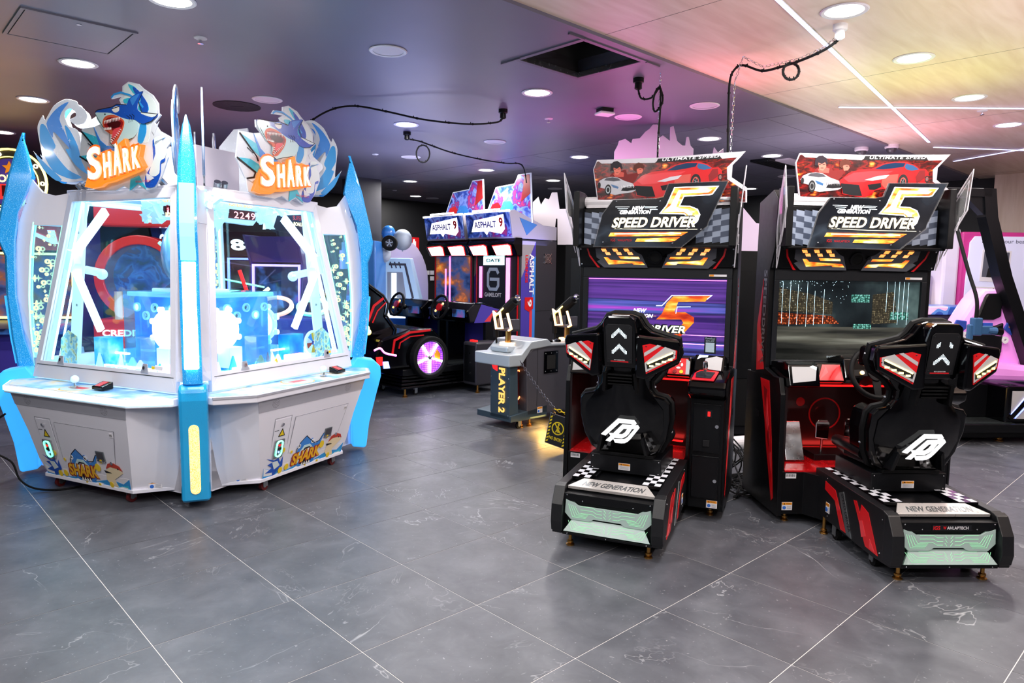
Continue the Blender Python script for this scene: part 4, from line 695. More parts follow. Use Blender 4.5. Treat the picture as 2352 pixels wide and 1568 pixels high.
    ed = LOGO([(262, 540), (350, 425), (690, 418), (745, 405), (785, 305), (1222, 292), (1080, 600), (1075, 625), (880, 790), (190, 795)])
    part('board_edge', title, 'acrylic', FO.line(ed, 0.006, 0.002, 0.014, True))
    five = [(830, 335), (1150, 330), (1110, 385), (1088, 392), (900, 400), (865, 475), (945, 478), (1000, 500), (1018, 540), (1000, 590), (960, 625), (925, 640), (905, 600), (925, 560), (905, 535), (720, 530), (770, 470)]
    part('numeral_edge', title, 'white_glow', FO.line(LOGO(five), 0.006, 0.008, 0.011, True)); part('numeral_five', title, 'fire', FO.poly(LOGO(five), 0.008, 0.010), label='glowing fiery numeral five')
    part('numeral_core', title, 'text_glow', FO.poly(LOGO([(860, 355), (1110, 352), (1080, 375), (880, 380), (840, 490), (930, 500), (965, 530), (960, 560), (930, 570), (930, 540), (900, 520), (740, 520), (800, 470)]), 0.010, 0.012))
    (a, b_), = LOGO([(335, 645)]); part('title_shadow', title, 'ink', text_geom('SPEED DRIVER', 0.549, 0.080, FO, a-0.011, b_-0.007, c1=0.0126, shear=0.3, bold=0.11)); part('title_text', title, 'text_glow', text_geom('SPEED DRIVER', 0.535, 0.066, FO, a, b_, c1=0.0145, shear=0.3, bold=0.035), label='lit lettering SPEED DRIVER')
    part('title_bar', title, 'text_glow', FO.line(LOGO([(345, 650), (640, 655), (1000, 650)]), 0.004, 0.008, 0.011), FO.line(LOGO([(375, 567), (560, 567)]), 0.004, 0.008, 0.011), FO.line(LOGO([(720, 568), (1010, 578)]), 0.004, 0.008, 0.011))
    (a, b_), = LOGO([(500, 507)]); part('title_text', title, 'white_glow', text_geom('NEW', 0.075, 0.026, FO, a, b_, c1=0.012, shear=0.3, bold=0.04)); (a, b_), = LOGO([(400, 538)]); part('title_text', title, 'white_glow', text_geom('GENERATION', 0.20, 0.024, FO, a, b_, c1=0.012, shear=0.3, bold=0.04))
    part('speed_line', title, 'led_soft', [FO.line(LOGO([(x0, y_), (x1, y_)]), 0.0025, 0.008, 0.010) for x0, x1, y_ in ((370, 480, 480), (385, 470, 492), (600, 700, 478), (600, 690, 488), (395, 460, 505), (640, 700, 500))])
    part('gold_bar', title, 'fire', FO.poly(LOGO([(330, 682), (900, 672), (930, 672), (880, 702), (312, 712)]), 0.008, 0.011), FO.poly(LOGO([(540, 727), (870, 712), (830, 742), (790, 748), (525, 750)]), 0.008, 0.011)); part('gold_core', title, 'text_glow', FO.line(LOGO([(360, 692), (880, 683)]), 0.008, 0.011, 0.012))
    (a, b_), = LOGO([(330, 752)]); part('maker_text', title, 'red', text_geom('IGS', 0.03, 0.018, FO, a, b_, c1=0.010), text_geom('WAHLAPTECH', 0.095, 0.014, FO, a+0.045, b_, c1=0.010))
    part('screw', title, 'silver', [FO.dome(a, b_, 0.005, 0.008, 0.003, 8, 3) for a, b_ in LOGO([(378, 436), (720, 436), (1028, 650), (815, 758), (266, 758)])])
    # headboard
    FG = FY(1.0); outl = [(120, 180), (150, 112), (640, 98), (1300, 45), (1205, 150), (1200, 240), (1310, 320), (1310, 520), (1240, 470), (160, 470)]
    hb = part('headboard', t, 'sign_white', FG.poly([(a+0.02, b_) for a, b_ in SIGN([(118, 180), (150, 102), (640, 88), (1300, 45), (1205, 150), (1200, 240), (1312, 318), (1312, 430), (150, 430)])], 0, 0.012), bevel=0.0015, label='headboard printed with two cars and two figures')
    def G(p): return [(a+0.02, b_) for a, b_ in SIGN(p)]
    part('print_background', hb, 'bokeh', FG.poly(G([(125, 180), (150, 118), (165, 114), (190, 132), (620, 128), (645, 108), (1110, 78), (1130, 100), (1238, 92), (1165, 165), (1168, 255), (1300, 345), (1300, 425), (158, 425)]), 0.012, 0.0125))
    part('headline_band', hb, 'ink', FG.poly(G([(645, 96), (1110, 76), (1128, 100), (630, 128)]), 0.0125, 0.0132)); (a, b_), = G([(675, 117)]); part('headline_text', hb, 'white', text_geom('ULTIMATE SPEED', 0.355, 0.018, FG, a, b_, c1=0.0145, shear=0.3, bold=0.03, sp=1.15, rot=1.2), label='lettering ULTIMATE SPEED')
    # figures printed on the board
    part('figure_jacket', hb, 'jacket', FG.poly(G([(255, 240), (270, 215), (300, 195), (350, 190), (385, 180), (400, 220), (455, 210), (500, 200), (470, 260), (440, 290), (330, 265)]), 0.0125, 0.014)); part('figure_scarf', hb, 'scarf', FG.poly(G([(285, 215), (310, 205), (355, 200), (375, 205), (370, 240), (300, 240)]), 0.014, 0.0146))
    part('figure_face', hb, 'skin_red', FG.poly(G([(285, 165), (345, 160), (350, 195), (325, 225), (300, 220)]), 0.014, 0.0148), FG.poly(G([(470, 165), (520, 165), (528, 190), (515, 210), (485, 215)]), 0.014, 0.0148)); part('figure_feature', hb, 'hair_dark', FG.line(G([(292, 178), (308, 180)]), 0.003, 0.0148, 0.0156), FG.line(G([(322, 178), (340, 176)]), 0.003, 0.0148, 0.0156), FG.line(G([(308, 205), (328, 204)]), 0.0025, 0.0148, 0.0156), FG.line(G([(498, 180), (515, 179)]), 0.003, 0.0148, 0.0156), kind='stuff'); part('figure_hair', hb, 'hair_dark', FG.poly(G([(262, 190), (265, 140), (290, 118), (320, 112), (350, 130), (362, 165), (352, 180), (340, 160), (315, 175), (290, 165), (285, 190)]), 0.0148, 0.0154)); part('figure_hair', hb, 'hair_brown', FG.poly(G([(448, 185), (455, 145), (490, 125), (520, 132), (538, 160), (530, 175), (505, 168), (480, 175), (470, 200)]), 0.0148, 0.0154))
    # silver car
    P_ = lambda p, m_, c0, c1, nm='car_print': part(nm, hb, m_, FG.poly(G(p), c0, c1))
    P_([(155, 300), (175, 270), (215, 250), (270, 240), (325, 245), (380, 272), (440, 290), (475, 305), (478, 340), (440, 362), (350, 375), (300, 385), (255, 375), (240, 345), (215, 335), (170, 325)], 'car_silver', 0.0154, 0.0165)
    P_([(210, 268), (230, 250), (280, 243), (325, 250), (350, 268), (290, 275)], 'grey_panel', 0.0165, 0.0170); P_([(350, 350), (365, 325), (420, 315), (470, 315), (465, 342), (400, 352)], 'grey_dark', 0.0165, 0.0170); P_([(265, 300), (300, 308), (330, 320), (325, 335), (285, 325)], 'car_blue_glass', 0.0165, 0.017)
    part('car_wheel', hb, 'ink', FG.disc(*G([(243, 345)])[0], 0.022, 0.0165, 0.0172, 20, 0.036), FG.disc(*G([(170, 308)])[0], 0.01, 0.0165, 0.0172, 16, 0.02)); part('wheel_rim', hb, 'zinc', FG.ring(*G([(243, 345)])[0], 0.010, 0.015, 0.0172, 0.0178, 20, asp=1.6)); part('grille_bar', hb, 'silver', [FG.rect(a, a+0.0022, G([(0, 348)])[0][1]+0.003, G([(0, 320)])[0][1]-0.002, 0.017, 0.0176) for a in [G([(365+12*k, 0)])[0][0] for k in range(9)]])
    # red car
    P_([(448, 295), (520, 230), (600, 200), (690, 190), (780, 145), (870, 125), (960, 122), (1030, 145), (1060, 170), (1105, 165), (1130, 190), (1130, 240), (1100, 290), (1040, 285), (985, 310), (960, 330), (900, 330), (780, 335), (720, 350), (700, 385), (640, 405), (560, 400), (475, 390), (470, 340)], 'red', 0.0175, 0.0185)
    P_([(715, 190), (790, 150), (870, 132), (950, 132), (935, 160), (860, 175), (780, 188)], 'car_glass', 0.0185, 0.019); P_([(955, 135), (1010, 145), (1055, 172), (1000, 185), (960, 178), (945, 160)], 'car_blue_glass', 0.0185, 0.019); P_([(460, 310), (600, 315), (625, 395), (560, 398), (480, 385)], 'grey_dark', 0.0185, 0.019); P_([(665, 310), (765, 290), (770, 320), (720, 345), (680, 345)], 'grey_dark', 0.0185, 0.019)
    P_([(480, 270), (560, 225), (700, 205), (800, 200), (860, 195), (760, 250), (640, 290), (520, 300)], 'red_light', 0.0185, 0.0188); P_([(640, 275), (740, 240), (830, 225), (800, 255), (700, 278)], 'sign_white', 0.019, 0.0193); P_([(780, 235), (900, 215), (890, 280), (800, 330), (770, 300)], 'scarf', 0.0188, 0.019); P_([(1060, 180), (1100, 175), (1105, 230), (1040, 280), (1030, 230)], 'red_dark', 0.0188, 0.019)
    for c_, rx in (((935, 275), 0.032), ((1118, 240), 0.014)): part('car_wheel', hb, 'ink', FG.disc(*G([c_])[0], rx, 0.019, 0.0195, 24, rx*1.5)); part('wheel_rim', hb, 'scarf', FG.ring(*G([c_])[0], rx*0.45, rx*0.62, 0.0195, 0.02, 24, asp=1.5)); part('wheel_spoke', hb, 'zinc', [FG.line([G([c_])[0], (G([c_])[0][0]+rx*0.6*math.cos(k*1.2566), G([c_])[0][1]+rx*0.9*math.sin(k*1.2566))], 0.003, 0.0195, 0.02) for k in range(5)])
    # clear side wings of the marquee
    for s in (-1, 1):
        v = [(s*0.505, 1.0, 1.57), (s*0.515, 0.93, 1.72), (s*0.545, 0.80, 1.93), (s*0.565, 0.80, 2.17), (s*0.535, 0.93, 1.98), (s*0.52, 0.985, 1.80)]
        n_ = Vector((s*1.0, 0, 0))*0.008; g = (v+[tuple(Vector(p)+n_) for p in v], [tuple(range(6)), tuple(range(11, 5, -1))]+[(i, (i+1) % 6, 6+(i+1) % 6, 6+i) for i in range(6)])
        wg = part('side_wing', t, 'acrylic', g, label='clear acrylic side wing with white edge'); part('wing_edge', wg, 'sign_white', tube([tuple(Vector(p)+n_*0.5) for p in v], 0.004, 6, closed=True), tube([tuple((Vector(p)-Vector((s*0.53, 0.9, 1.88)))*0.78+Vector((s*0.535, 0.9, 1.88))) for p in v], 0.0025, 6, closed=True))
        fw_ = Fr(tuple(Vector((s*0.532, 0.965, 1.62))), (0, -1 if s < 0 else 1, 0), (0, 0, 1)); part('wing_print', wg, 'sign_white', [tube([(s*0.53, 0.96-0.035*k, 1.66+0.05*k), (s*0.535, 0.93-0.03*k, 1.71+0.06*k)], 0.003, 5) for k in range(4)])
    # interior glow of the footwell (the red light strips themselves)
    for (x, y, z, e) in ((-0.1, 0.95, 0.83, 0.9),):
        l = area((0, 0, 0), 0.5, e, (1, 0.05, 0.04), sy=0.05); l.parent = t; l.location = (x, y, z)
    l = area((0, 0, 0), 0.4, 0.5, (1, 0.05, 0.04), sy=0.04); l.parent = t; l.location = (0.0, 1.2, 0.39); l.rotation_euler = (R(150), 0, 0)
    return t
racer((0.548, 3.728, 0), R(-22.4), 'black and red seated racing machine whose screen shows purple light streaks', 0)
racer((2.196, 3.436, 0), R(2.1), 'black and red seated racing machine whose screen shows a night city street', 1)
# ---------------------------------------------------------------- the big four-sided coin pusher with shark boards
pic('counter_art', [(0.3, '#5c9cd8'), (0.45, '#9cd0f0'), (0.55, '#dcecf8'), (0.63, '#f4e8c0'), (0.72, '#b4dcf4')], (6, 6, 6), 4, rough=0.4)
pic('sea_art', [(0.3, '#1458b8'), (0.45, '#1c86e0'), (0.58, '#3cb0f0'), (0.7, '#a8e4fa')], (4, 4, 4), 4, em=0.45, rough=0.3)
pic('playfield', [(0.28, '#2c8c9c'), (0.42, '#7cd8e8'), (0.52, '#e8faff'), (0.6, '#7cc4ec'), (0.7, '#ffd88c'), (0.8, '#f06a5a')], (8, 8, 8), 4, em=0.55, rough=0.3, dist=1.0)
pic('rule_print', [(0.4, '#78b4c8'), (0.5, '#b8e0e4'), (0.58, '#dcd890'), (0.66, '#5890a8')], (22, 22, 22), 2, em=0.25, rough=0.4)
pic('wave_print', [(0.38, '#bcd4f0'), (0.46, '#5ca4e8'), (0.56, '#2c74d0'), (0.66, '#dce8f8')], (6, 6, 2.5), 3, rough=0.2, coat=0.8, dist=1.2, interp='CONSTANT')
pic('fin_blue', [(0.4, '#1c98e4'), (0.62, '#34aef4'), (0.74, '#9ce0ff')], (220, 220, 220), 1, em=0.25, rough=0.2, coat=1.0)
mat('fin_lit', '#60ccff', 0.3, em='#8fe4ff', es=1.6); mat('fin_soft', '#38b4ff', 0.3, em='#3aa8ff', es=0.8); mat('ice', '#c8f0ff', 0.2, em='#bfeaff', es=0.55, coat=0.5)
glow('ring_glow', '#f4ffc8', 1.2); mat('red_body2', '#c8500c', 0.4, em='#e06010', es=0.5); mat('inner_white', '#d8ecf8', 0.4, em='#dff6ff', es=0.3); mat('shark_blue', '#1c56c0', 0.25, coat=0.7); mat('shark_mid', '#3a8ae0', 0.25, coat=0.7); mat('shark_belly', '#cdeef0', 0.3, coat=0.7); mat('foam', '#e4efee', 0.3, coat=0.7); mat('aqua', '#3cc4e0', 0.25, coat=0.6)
mat('mouth_red', '#a01418', 0.3, coat=0.5); mat('mouth_dark', '#4a060a', 0.3); mat('tongue', '#f05058', 0.3); mat('tooth', '#fbf6ee', 0.3); mat('lip', '#e0603c', 0.3); mat('board_white', '#dfe4ec', 0.25, coat=0.7); mat('gold', '#f6b818', 0.35, coat=0.4); mat('gold_dark', '#c86a10', 0.4); mat('wave_blue', '#2c9ce4', 0.3, coat=0.5); mat('coin_gold', '#f8d42c', 0.35)
mat('shark_3d', '#5a96cc', 0.35, em='#5aa0d8', es=0.12, coat=0.4); pic('amber_spark', [(0.4, '#f8b060'), (0.6, '#ffd8a0')], (180, 180, 180), 1, em=1.2, rough=0.4); mat('fish_red', '#c8402c', 0.35); mat('fish_cream', '#f4e0b8', 0.35)
PC = (-2.396, 5.42, 0); PA = R(-24.5)
pu = thing('coin_pusher', 'large white and cyan four-sided coin pusher with shark signs and blue fins', 'coin pusher', PC, PA)
SHK = Aff([[0.000724, -2.8e-05, -0.317788], [-4.6e-05, -0.000482, 2.772992]]); WAV = Aff([[0.002091, -9.3e-05, -1.286094], [-0.000136, -0.001333, 2.936072]])
ART = Aff([[0.001307, -1.8e-05, -1.38206], [-0.000313, -0.000909, 1.426544]]); DIS = Aff([[0.000572, -1.3e-05, -0.462321], [4.6e-05, -0.000433, 2.035507]]); INN = Aff([[0.000735, -1.4e-05, -0.291321], [-5e-05, -0.000539, 1.556259]])
def shark_board(parent, F, k, c=0.0):
    """k: face number; board with shark head, burst and lit word, in plane F; c raises it"""
    hb = part('shark_board', parent, 'board_white', F.poly(SHK([(190, 1490), (150, 1310), (30, 1055), (60, 670), (240, 640), (330, 600), (270, 540), (262, 440), (500, 375), (600, 340), (575, 290), (620, 240), (470, 275), (500, 205), (620, 180), (620, 110), (700, 55), (830, 90), (890, 150), (1010, 240), (1080, 350), (1085, 470), (1115, 500), (1040, 600), (1100, 700), (1240, 780), (1260, 830), (1190, 930), (1210, 1040), (1130, 1300), (1050, 1440), (940, 1490), (840, 1420), (750, 1500), (640, 1440), (540, 1505), (300, 1520)]), 0, 0.012), bevel=0.002, label='white cutout board with a roaring shark')
    P = lambda nm, m_, p, a, b, **q: part(nm, hb, m_, F.poly(SHK(p if nm in ('burst_shard', 'burst_blue') else soft(p)), a, b), **q)
    P('wave_print', 'foam', [(640, 140), (700, 75), (810, 110), (900, 200), (1000, 270), (1060, 370), (1060, 500), (1000, 620), (960, 850), (830, 800), (690, 350), (600, 300), (660, 240)], 0.012, 0.0135); P('wave_print', 'aqua', [(700, 90), (790, 130), (870, 230), (950, 340), (970, 430), (920, 470), (830, 420), (860, 300), (760, 200)], 0.0135, 0.0145)
    P('wave_print', 'shark_blue', [(765, 125), (840, 180), (940, 320), (965, 400), (950, 480), (890, 460), (850, 380), (870, 280), (790, 210)], 0.0145, 0.0155); P('wave_print', 'wave_blue', [(860, 620), (930, 600), (940, 720), (890, 860), (830, 840)], 0.0135, 0.015); P('wave_print', 'aqua', [(640, 290), (720, 270), (730, 330), (660, 340)], 0.0135, 0.015)
    part('spray', hb, 'wave_blue', F.line(SHK([(480, 260), (520, 215), (610, 195), (730, 235), (840, 320), (900, 400)]), 0.012, 0.0155, 0.017))
    # burst of shards
    for s_, c_ in ((((60, 700), (275, 780), (325, 950), (230, 880)), 'aqua'), (((35, 1050), (200, 1020), (330, 1070), (290, 1190)), 'aqua'), (((235, 640), (330, 830), (420, 905), (330, 960)), 'shark_mid'), (((155, 870), (300, 940), (300, 1010)), 'board_white'), (((1105, 580), (1040, 760), (1010, 700)), 'board_white'), (((1180, 790), (1030, 900), (1060, 840)), 'wave_blue'), (((160, 1310), (290, 1270), (230, 1340)), 'board_white')): P('burst_shard', c_, s_, 0.0135, 0.016)
    part('burst_outline', hb, 'ink', F.line(SHK([(60, 700), (280, 960), (300, 1020)]), 0.012, 0.016, 0.017), F.line(SHK([(35, 1050), (270, 1190), (250, 1270), (160, 1310)]), 0.012, 0.016, 0.017), F.line(SHK([(155, 870), (235, 930)]), 0.006, 0.016, 0.017))
    P('burst_blue', 'shark_mid', [(330, 960), (430, 900), (560, 930), (600, 980), (380, 1060), (330, 1130)], 0.0135, 0.0165); P('foam_cloud', 'shark_blue', [(1020, 830), (1110, 810), (1180, 1080), (1130, 1130), (1120, 1280), (1050, 1430), (940, 1440), (930, 1300), (1030, 1100)], 0.0135, 0.015); P('foam_cloud', 'foam', [(1040, 800), (1150, 770), (1140, 850), (1190, 960), (1180, 1050), (1120, 1100), (1110, 1250), (1040, 1300), (980, 1250), (1060, 1000)], 0.015, 0.016)
    P('burst_shard', 'aqua', [(740, 1340), (850, 1290), (950, 1470), (840, 1400), (730, 1500)], 0.015, 0.0175); P('burst_shard', 'board_white', [(940, 1250), (1050, 1320), (960, 1380)], 0.016, 0.018)
    # shark
    P('shark_body', 'shark_blue', [(270, 450), (300, 420), (500, 385), (560, 350), (690, 360), (720, 290), (800, 230), (905, 192), (840, 320), (830, 420), (890, 470), (1090, 490), (1030, 570), (940, 610), (860, 600), (800, 560), (690, 560), (600, 520), (480, 470), (340, 460), (290, 480)], 0.017, 0.020); P('shark_belly', 'shark_belly', [(272, 460), (340, 455), (480, 465), (610, 520), (700, 550), (790, 560), (850, 610), (830, 720), (770, 800), (640, 860), (560, 915), (500, 900), (470, 850), (475, 740), (400, 690), (360, 640), (300, 560)], 0.017, 0.0205)
    P('fin_edge', 'foam', [(890, 470), (1090, 490), (1020, 530), (900, 490)], 0.020, 0.0208); P('shark_body', 'shark_mid', [(740, 290), (800, 245), (860, 225), (800, 330), (770, 370)], 0.020, 0.0206)
    P('lip', 'lip', [(370, 600), (390, 530), (440, 495), (520, 490), (600, 520), (665, 580), (640, 700), (560, 850), (510, 885), (480, 850), (490, 760), (400, 690)], 0.0205, 0.0215); P('mouth', 'mouth_red', [(395, 610), (420, 550), (480, 520), (580, 540), (650, 590), (620, 690), (560, 790), (500, 860), (500, 780), (520, 700), (420, 680)], 0.0215, 0.0225)
    P('mouth_depth', 'mouth_dark', [(440, 610), (520, 560), (620, 590), (600, 650), (530, 670), (470, 660)], 0.0225, 0.0232); P('tongue', 'tongue', [(520, 700), (560, 670), (620, 660), (590, 740), (530, 800), (505, 780)], 0.0232, 0.024)
    tg = []
    for a_, b_, dx, dy in [((400, 640), (600, 535), 6, 42)]:
        for q in range(11): x = 405+20*q; y = 590-5.5*q if q < 5 else 560-3*(q-5); tg.append(F.poly(SHK([(x-8, y-22), (x+8, y-22), (x+3, y+24)]), 0.0235, 0.0245))
    for q in range(7): x = 400+15*q; y = 690-1*q; tg.append(F.poly(SHK([(x-7, y), (x+7, y+3), (x+2, y-34)]), 0.0235, 0.0245))
    for q in range(8): x = 630-18*q; y = 690+24*q; tg.append(F.poly(SHK([(x-5, y-10), (x+5, y+10), (x-26, y-8)]), 0.0242, 0.025))
    for q in range(4): x = 495; y = 760+30*q; tg.append(F.poly(SHK([(x-6, y-10), (x-6, y+10), (x+22, y)]), 0.0242, 0.025))
    part('tooth', hb, 'tooth', tg, kind='stuff', label='rows of white teeth'); P('eye', 'tooth', [(500, 410), (560, 375), (595, 390), (590, 440), (550, 462), (515, 445)], 0.0205, 0.0215); part('outline', hb, 'ink', F.line(SHK([(270, 450), (300, 420), (500, 385), (560, 350), (690, 360)]), 0.004, 0.0208, 0.0215), F.line(SHK([(275, 480), (370, 640), (470, 730), (472, 860), (530, 925), (640, 860), (770, 800)]), 0.004, 0.0208, 0.0215), F.line(SHK([(905, 192), (850, 330), (890, 465), (1092, 490), (1020, 580), (930, 612)]), 0.004, 0.0208, 0.0215), F.line(SHK([(500, 410), (600, 380)]), 0.005, 0.0215, 0.022), [F.line(SHK([(695+35*q, 500-8*q), (735+30*q, 530-10*q), (725+25*q, 600-10*q)]), 0.003, 0.0208, 0.0215) for q in range(3)], F.disc(*SHK([(405, 480)])[0], 0.006, 0.0208, 0.0215))
    # lit word: thick channel letters
    lt = part('lit_sign_base', parent, 'orange_lit', F.poly(SHK([(190, 1480), (290, 1150), (370, 1060), (400, 1010), (510, 965), (640, 1010), (650, 890), (740, 812), (770, 950), (850, 885), (965, 895), (935, 1060), (1000, 1180), (930, 1235), (590, 1390), (480, 1420), (420, 1470), (290, 1500)]), 0.03, 0.06), bevel=0.004, label='lit orange sign carrying the word')
    part('sign_glow', lt, 'orange_lit', F.poly(SHK([(260, 1455), (315, 1180), (390, 1090), (440, 1030), (505, 990), (630, 1035), (680, 910), (735, 840), (775, 985), (855, 910), (940, 918), (915, 1065), (970, 1175), (850, 1245), (590, 1360), (470, 1395), (390, 1450)]), 0.06, 0.062))
    for ch, x, y, w_, h_ in (('S', 262, 1430, 0.155, 0.235), ('H', 482, 1380, 0.092, 0.185), ('A', 612, 1340, 0.096, 0.22), ('R', 745, 1295, 0.085, 0.175), ('K', 862, 1255, 0.088, 0.165)):
        (a, b_), = SHK([(x, y)]); part('letter_outline', lt, 'red_body2', text_geom(ch, w_-0.002, h_, F, a, b_, c1=0.068, shear=0.12, bold=0.06, rot=9)); part('lit_letter', lt, 'led_white', text_geom(ch, w_-0.024, h_-0.028, F, a+0.011, b_+0.014, c1=0.075, shear=0.12, bold=0.02, rot=9), label='glowing letter '+ch)
    (a, b_), = SHK([(820, 1395)]); part('maker_text', hb, 'red', text_geom('WAHLAPTECH', 0.14, 0.016, F, a, b_, c1=0.026)); return hb
DW = Aff([[-0.001214, 5.4e-05, 1.257797], [9.7e-05, -0.001367, 2.870816]])
def wave_board(parent, F):
    wb = part('wave_board', parent, 'board_white', F.poly(soft(DW([(190, 425), (235, 470), (212, 330), (215, 290), (238, 248), (250, 270), (290, 200), (350, 165), (405, 175), (412, 190), (445, 215), (458, 250), (440, 285), (400, 292), (368, 270), (400, 250), (395, 225), (370, 210), (350, 222), (345, 250), (365, 300), (410, 320), (430, 400), (480, 560), (440, 575), (480, 625), (640, 625), (560, 570), (380, 585), (300, 570), (240, 510)])), -0.006, 0.006), bevel=0.0015, label='white acrylic wave cutout with blue streaks')
    for i, p in enumerate(([(225, 300), (250, 300), (300, 400), (290, 430), (360, 520), (430, 560), (380, 570), (290, 530), (240, 440), (255, 430), (225, 380)], [(255, 290), (290, 230), (330, 195), (365, 180), (330, 230), (320, 270), (340, 320), (380, 420), (330, 370), (290, 330), (285, 360)], [(345, 300), (370, 320), (410, 400), (430, 480), (460, 545), (400, 500), (350, 420), (370, 410)], [(200, 440), (260, 500), (330, 570), (300, 575), (240, 520)])):
        part('wave_print', wb, 'wave_blue' if i != 1 else 'shark_mid', F.poly(soft(DW(p)), 0.006, 0.0075), F.poly(soft(DW(p)), -0.0075, -0.006))
    for x, y in ((335, 310), (420, 355), (370, 375), (310, 440)):
        (a, b), = DW([(x, y)]); part('star_print', wb, 'white', [F.line(q_, 0.002, c_, c_+0.0007) for c_ in (0.0075, -0.0082) for q_ in ([(a-0.01, b), (a+0.01, b)], [(a, b-0.012), (a, b+0.012)])])
def side(k):
    rot = Matrix.Rotation(R(90)*k, 3, 'Z')
    vis = k in (0, 1)
    def V(p): return tuple(rot @ Vector(p))
    def FF(y, z=0, lean=None):  # frame of the face plane at distance y, origin at x=0
        u = rot @ Vector((1, 0, 0)); v = rot @ Vector(lean) if lean else Vector((0, 0, 1)); return Fr(V((0, y, z)), tuple(u), tuple(v))
    def X(g): return [V(p) for p in g[0]], g[1]
    # lower body: front panel leaning back towards the floor, coved cheeks
    sx = [(-0.42, 0.42, -0.965, 0.085), (-0.46, 0.46, -1.0, 0.2), (-0.50, 0.50, -1.04, 0.4), (-0.545, 0.545, -1.085, 0.58), (-0.565, 0.565, -1.10, 0.66)]
    body = part('front_body', pu, 'white_paint', X(loft([[(a, y, z), (b, y, z), (0.60+0.15*(i/4), -0.80, z), (0.70, -0.70, z), (-0.70, -0.70, z), (-0.60-0.15*(i/4), -0.80, z)] for i, (a, b, y, z) in enumerate(sx)])), smooth=True, label='white lower front body')
    part('cove_wall', pu, 'white_paint', X(prism([(0.62, -0.80), (0.80, -0.74), (0.80, -0.5), (0.6, -0.5)], 'z', 0.07, 0.70)), X(prism([(-0.62, -0.80), (-0.80, -0.74), (-0.80, -0.5), (-0.6, -0.5)], 'z', 0.07, 0.70)))
    v = Vector((0, -0.045, 0.09)); FS_ = Fr(V((0, -1.087, 0.585)), tuple(rot @ Vector((1, 0, 0))), tuple(rot @ Vector((0, -0.015, 0.08))))
    part('speaker_band', body, 'band_grey', FS_.poly([(-0.548, 0), (0.548, 0), (0.568, 0.085), (-0.568, 0.085)], 0, 0.002)); 
    if vis:
        for c_ in (-0.40, 0.36):
            part('speaker_holes', body, 'ink', [FS_.disc(c_+0.035*r_*math.cos(q), 0.042+0.032*r_*math.sin(q), 0.0018, 0.002, 0.0028, 6) for r_, n_ in ((0.3, 6), (0.6, 12), (0.9, 18)) for q in [2*PI*i/n_ for i in range(n_)]], kind='stuff')
    lip = [(-0.60, -1.125), (0.60, -1.125), (0.80, -0.96), (0.79, -0.82), (0.7, -0.7), (-0.7, -0.7), (-0.79, -0.82), (-0.80, -0.96)]
    ct = part('counter', pu, 'white_paint', X(prism(lip, 'z', 0.665, 0.715)), bevel=0.006, label='white counter edge')
    part('counter_print', ct, 'counter_art', X(prism([(a*0.985, b*0.985) for a, b in lip[:6]]+[(-0.7, -0.7)]+[(-0.79, -0.82), (-0.785, -0.95)], 'z', 0.715, 0.7175)) if False else X(prism([(-0.585, -1.10), (0.585, -1.10), (0.775, -0.95), (0.77, -0.83), (-0.77, -0.83), (-0.775, -0.95)], 'z', 0.7155, 0.7175)))
    (part('light_edge', ct, 'led_cyan', X(prism([(-0.803, -0.965), (-0.602, -1.13), (0.602, -1.13), (0.803, -0.965), (0.80, -0.955), (0.598, -1.118), (-0.598, -1.118), (-0.80, -0.955)], 'z', 0.682, 0.712))) if k != 1 else part('trim_edge', ct, 'band_grey', X(prism([(-0.803, -0.965), (-0.602, -1.13), (0.602, -1.13), (0.803, -0.965), (0.80, -0.955), (0.598, -1.118), (-0.598, -1.118), (-0.80, -0.955)], 'z', 0.700, 0.714))))
    if vis:
        part('counter_medallion', ct, 'gold', X(mv(lathe([(0.12, 0.7176), (0.12, 0.7182)], n=30), -0.05, -0.97)), label='gold edged round print'); part('counter_medallion', ct, 'shark_belly', X(mv(lathe([(0.11, 0.718), (0.11, 0.7188)], n=30), -0.05, -0.97))); part('counter_medallion', ct, 'red', X(box(-0.12, 0.02, -1.0, -0.94, 0.7186, 0.7192)))
        jx = -0.08 if k == 0 else 0.22
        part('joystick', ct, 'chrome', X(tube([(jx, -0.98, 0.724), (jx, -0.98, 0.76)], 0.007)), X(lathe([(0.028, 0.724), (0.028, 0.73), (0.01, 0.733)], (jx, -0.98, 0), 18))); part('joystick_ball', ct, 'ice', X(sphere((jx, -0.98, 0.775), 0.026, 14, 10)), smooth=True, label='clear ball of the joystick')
        bx = 0.10 if k == 0 else 0.37
        pr = part('button_box', pu, 'black_gloss', X(prism([(-0.99, 0.724), (-0.99, 0.745), (-0.91, 0.77), (-0.91, 0.724)], 'x', bx, bx+0.10)), bevel=0.004); part('button_print', pr, ['red', 'gold'], X(prism([(-0.985, 0.748), (-0.985, 0.7495), (-0.92, 0.769), (-0.92, 0.767)], 'x', bx+0.02, bx+0.07)))
        # front doors and hardware, in the plane of the leaning panel
        FP = Fr(V((0, -0.965, 0.075)), tuple(rot @ Vector((1, 0, 0))), tuple(rot @ Vector((0, -0.12, 0.505)))); 
        part('service_door', body, 'white_paint', FP.poly([(-0.20, 0.12), (0.31, 0.12), (0.40, 0.43), (-0.18, 0.43)], 0.0, 0.004), bevel=0.001); part('door_gap', body, 'grey_ink', FP.line([(-0.20, 0.12), (0.31, 0.12), (0.40, 0.43), (-0.18, 0.43)], 0.0025, 0.001, 0.0042, True), FP.line([(-0.37, 0.08), (-0.22, 0.08), (-0.22, 0.45), (-0.38, 0.45)], 0.002, 0.0, 0.0015, True))
